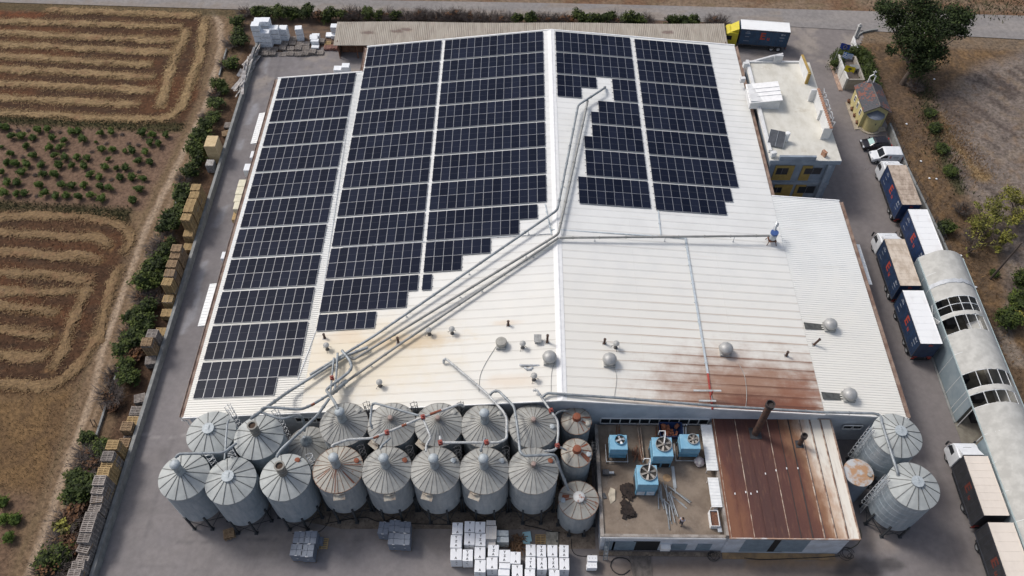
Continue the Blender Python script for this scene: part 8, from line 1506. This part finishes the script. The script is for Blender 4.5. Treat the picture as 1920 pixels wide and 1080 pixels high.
# odd pallets on the ground
def single(label, px, py, kd, n=1, rz=0.0, group=None, base=0.0):
    p = P(px, py, .1)
    for j in range(n):
        o = tag(place('pallet', PAL[kd], None, (p[0] + random.gauss(0, .02), p[1] + random.gauss(0, .02), base + j * PH), rz + random.gauss(0, .05)), (label if n == 1 else ('topmost pallet, ' if j == n - 1 else 'lower pallet, ') + label), 'pallet', group or ('pallets of the ' + label if n > 1 else None))
        o.scale = (.86, .88, 1)
single('small tan stack by the legs of the second left silo', 431, 1003, 't', 5, .35); single('yellow pallet lying right of the blue boards', 1013, 1011, 'n', 1, 0, None, .03)
p = P(1013 - 26, 1008, .3); mb = MB(); mb.box(-.4, .4, -.6, .6, 0, .12); mb.obox((.1, .12, .16), (.8, 1.1, .07), .15); tag(mb.build('foam_board', mat('foam_blue', (0.36, 0.60, 0.66), .7, var=.05), None, loc=(p[0], p[1], .03)), 'pale blue foam boards lying behind the right white box cluster', 'boards')
p = P(1035, 1010, .2); e = thing('concrete_slab', 'square concrete cover slab between the yellow pallet and the squat silo', 'slab', (p[0], p[1], .03)); mb = MB(); mb.cbox(-.65, .65, -.7, .7, 0, .25, .03); mb.build('slab', mat('cover_slab', (0.30, 0.285, 0.24), .9, scale=3, var=.2), e); mb = MB(); mb.obox((.5, -.3, .28), (.16, .2, .06)); mb.build('handle', dark_steel, e)
p = P(970, 1020, .3); mb = MB(); [mb.obox((random.uniform(-.6, .6), random.uniform(-.8, .8), random.uniform(.06, .5)), (random.uniform(.06, .12), random.uniform(.7, 1.6), .04), mtx=Matrix.Rotation(random.random() * 3, 4, 'Z') @ Matrix.Rotation(random.gauss(0, .25), 4, 'X')) for _ in range(48)]; tag(mb.build('wood_scrap', mat('scrap_wood', (0.22, 0.125, 0.065), .9, scale=4, col2=(0.12, 0.075, 0.045)), None, loc=(p[0], p[1], .03)), 'heap of broken brown wood right of the grey film wrapped loads', 'wood scrap', kind='stuff')
# rear corner: white towers and flat pallets
zR = lambda a, b: (460 + a / 7.715, 10 + b / 7.715)
foam = mat('foam_white', (0.79, 0.81, 0.83), .6, scale=5, col2=(0.70, 0.73, 0.76)); foam_mark = mat('foam_print', (0.40, 0.43, 0.47), .7, var=.1)
def tower(label, cx_, yb_, topy, wpx, dep=1.25, dy=0.0, group='white wrapped towers in the rear corner', rz=0.0, grey=True):
    p = P(*zR(cx_, yb_), 0); y = p[1] + dy; zt = FY(*zR(cx_, topy), y)[1]; w = (P(*zR(cx_ + wpx / 2, yb_), 0)[0] - P(*zR(cx_ - wpx / 2, yb_), 0)[0]) / 2; n = max(1, int(round(zt / 1.1))); h = zt / n
    for j in range(n):
        T = thing('box_load', (label if n == 1 else f'{("lowest", "second lowest", "third lowest", "fourth lowest")[min(j, 3)] if j < n - 1 else "topmost"} block of the {label}'), 'boxes', (p[0], y + dep / 2, j * h + .002), rz + random.gauss(0, .02), group); mb = MB(); mb.cbox(-w, w, -dep / 2, dep / 2, .1, h * .55, .04); mb.cbox(-w + .02, w - .01, -dep / 2, dep / 2 - .02, h * .55 + .003, h - .004, .04); mb.build('boxes', foam, T); mb = MB(); [mb.box(-w + .05, w - .05, y0 - .06, y0 + .06, 0, .1) for y0 in (-dep / 2 + .1, 0, dep / 2 - .1)]; mb.build('pallet', wood_old, T)
        if grey:
            mb = MB()
            for _ in range(5): x, z = random.uniform(-w * .8, w * .8), random.uniform(.2, h - .15); mb.box(x - .12, x + .12, -dep / 2 - .006, -dep / 2 + .01, z - .03, z + .03); z = random.uniform(.2, h - .15); q = random.uniform(-dep * .4, dep * .4); mb.box(w - .02, w + .006, q - .1, q + .1, z - .03, z + .03)
            mb.build('print', foam_mark, T)
tower('front left white tower in the rear corner', 222, 620, 300, 118); tower('front second white tower in the rear corner', 338, 622, 405, 125); tower('tall white tower behind the front left one', 232, 610, 240, 118, 1.25, 1.35); tower('tallest white tower behind the front second one', 335, 612, 238, 125, 1.25, 1.35); tower('third white tower from the left in the rear corner', 460, 570, 350, 122); tower('fourth white tower from the left in the rear corner', 577, 523, 350, 116); tower('solitary slim white tower in the rear corner', 800, 525, 348, 100, 1.1, 0, rz=.15)
for i, (a, b, t) in enumerate(((1012, 640, 615), (1015, 590, 525), (1000, 560, 490), (995, 530, 462), (1025, 510, 445))): tower(f'low plain white block in the file by the shed end, {ordw(i + 1)} from front', a, b, t - 3, 112, .75, 0, 'low white blocks by the shed end', 0, False)
tower('tall plain white block stack at the left end of the shed', 1305, 470, 320, 98, 1.1, 0, 'low white blocks by the shed end', 0, False); tower('left low plain white block before the shed end', 1208, 478, 450, 92, 1.2, 0, 'low white blocks by the shed end', 0, False); tower('right low plain white block before the shed end', 1285, 500, 445, 76, 1.2, 0, 'low white blocks by the shed end', 0, False)
FL = [(215, 660, 'o', 2), (325, 640, 'o', 2), (428, 638, 'o', 2), (290, 708, 'o', 3), (395, 708, 'o', 3), (200, 720, 'o', 1), (575, 560, 'o', 2), (545, 628, 'o', 3), (660, 630, 'o', 2), (685, 555, 'o', 2), (795, 565, 'o', 2), (770, 632, 'o', 3), (655, 706, 'o', 2), (545, 706, 'o', 1), (770, 708, 'o', 2), (870, 706, 'o', 3), (885, 562, 'o', 2), (878, 628, 'o', 2), (1190, 625, 'r', 3), (1292, 625, 'r', 4), (1195, 555, 'n', 2), (1110, 535, 'o', 4), (700, 490, 'o', 2), (980, 690, 'o', 4), (1085, 690, 'o', 2)]
for i, (a, b, kd, n) in enumerate(FL): single(f'flat {WN[kd]} pile in the rear corner, {ordw(i + 1)} from the white towers', *zR(a, b), kd, n, 0, 'flat pallets in the rear corner', .002)
# things along the left eave
for i, (a, b, w, h) in enumerate(((472, 289, .9, 1.1), (463, 313, 1.3, 1.5), (452, 343, 1.3, 1.3), (448, 357, 1.3, 1.5), (445, 371, 1.3, 1.4), (443, 385, 1.2, 1.6))):
    p = P(a, b, h); T = thing('box_load', f'{"white" if i < 2 else "cream"} foam bale against the left lean-to wall, {ordw(i + 1)} from the rear', 'bale', (p[0] + .35, p[1], 0), 0, 'foam bales along the left lean-to'); lm = MB(); lm.cbox(-w * .6, w * .6, -.7, .7, .1, h, .12); lm.build('bale', foam if i < 2 else mat('foam_cream', (0.68, 0.64, 0.49), .7, var=.08), T); mb = MB(); [mb.box(-w * .55, w * .55, y - .06, y + .06, 0, .1) for y in (-.5, .5)]; mb.build('pallet', wood_mid, T)
p = P(440, 397, .9); T = thing('plank_stack', 'stack of yellow planks against the left lean-to wall', 'planks', (p[0] + .25, p[1], 0)); mb = MB(); [mb.box(-.4 + .2 * i, -.22 + .2 * i, -1.4, 1.4, .12 + .14 * j, .25 + .14 * j) for i in range(4) for j in range(5)]; mb.build('planks', wood_new, T); mb = MB(); [mb.box(-.42, .42, y - .05, y + .05, 0, .119) for y in (-1, 1)]; mb.build('bearer', wood_mid, T)
p = P(419, 481, .8); T = thing('white_container', 'single white container beside the left lean-to wall at mid length', 'container', (p[0] + .3, p[1], 0)); mb = MB(); mb.cbox(-.5, .5, -.6, .6, .12, 1.1, .08); mb.build('tank', foam, T); mb = MB(); [mb.box(-.5, .5, y - .05, y + .05, 0, .12) for y in (-.4, .4)]; mb.build('pallet', wood_mid, T)
for i, (a, b, h, n) in enumerate(((640, 131, 1.3, 'low white block behind the step of the left lean-to roof'), (646, 126, 2.0, 'tall white block behind the step of the left lean-to roof'))):
    p = P(a - (8 if i == 0 else -1), b, h); T = thing('box_load', n, 'boxes', (p[0], p[1] + .5, 0), 0, 'white blocks behind the lean-to'); mb = MB(); mb.cbox(-.6, .6, -.55, .55, .1, h * .5, .03); mb.cbox(-.6, .6, -.55, .55, h * .5 + .004, h, .03); mb.build('boxes', foam, T); mb = MB(); [mb.box(-.55, .55, y - .05, y + .05, 0, .1) for y in (-.4, .4)]; mb.build('pallet', wood_old, T)
# litter on the dry land
for i, (a, b) in enumerate(((1700, 232), (1727, 302), (1743, 334), (1756, 335), (1752, 148), (1802, 479), (1806, 487), (1830, 538))):
    p = P(a, b, .1); lump((0, 0, .08), .16, 1, i, .5).build('litter', foam, None, True).location = (p[0], p[1], 0); tag(bpy.data.objects[-1] if 0 else scene.collection.objects[-1], f'scrap of white litter on the dry land right of the yard, {ordw(i + 1)} from the rear', 'litter', 'white litter on the dry land')
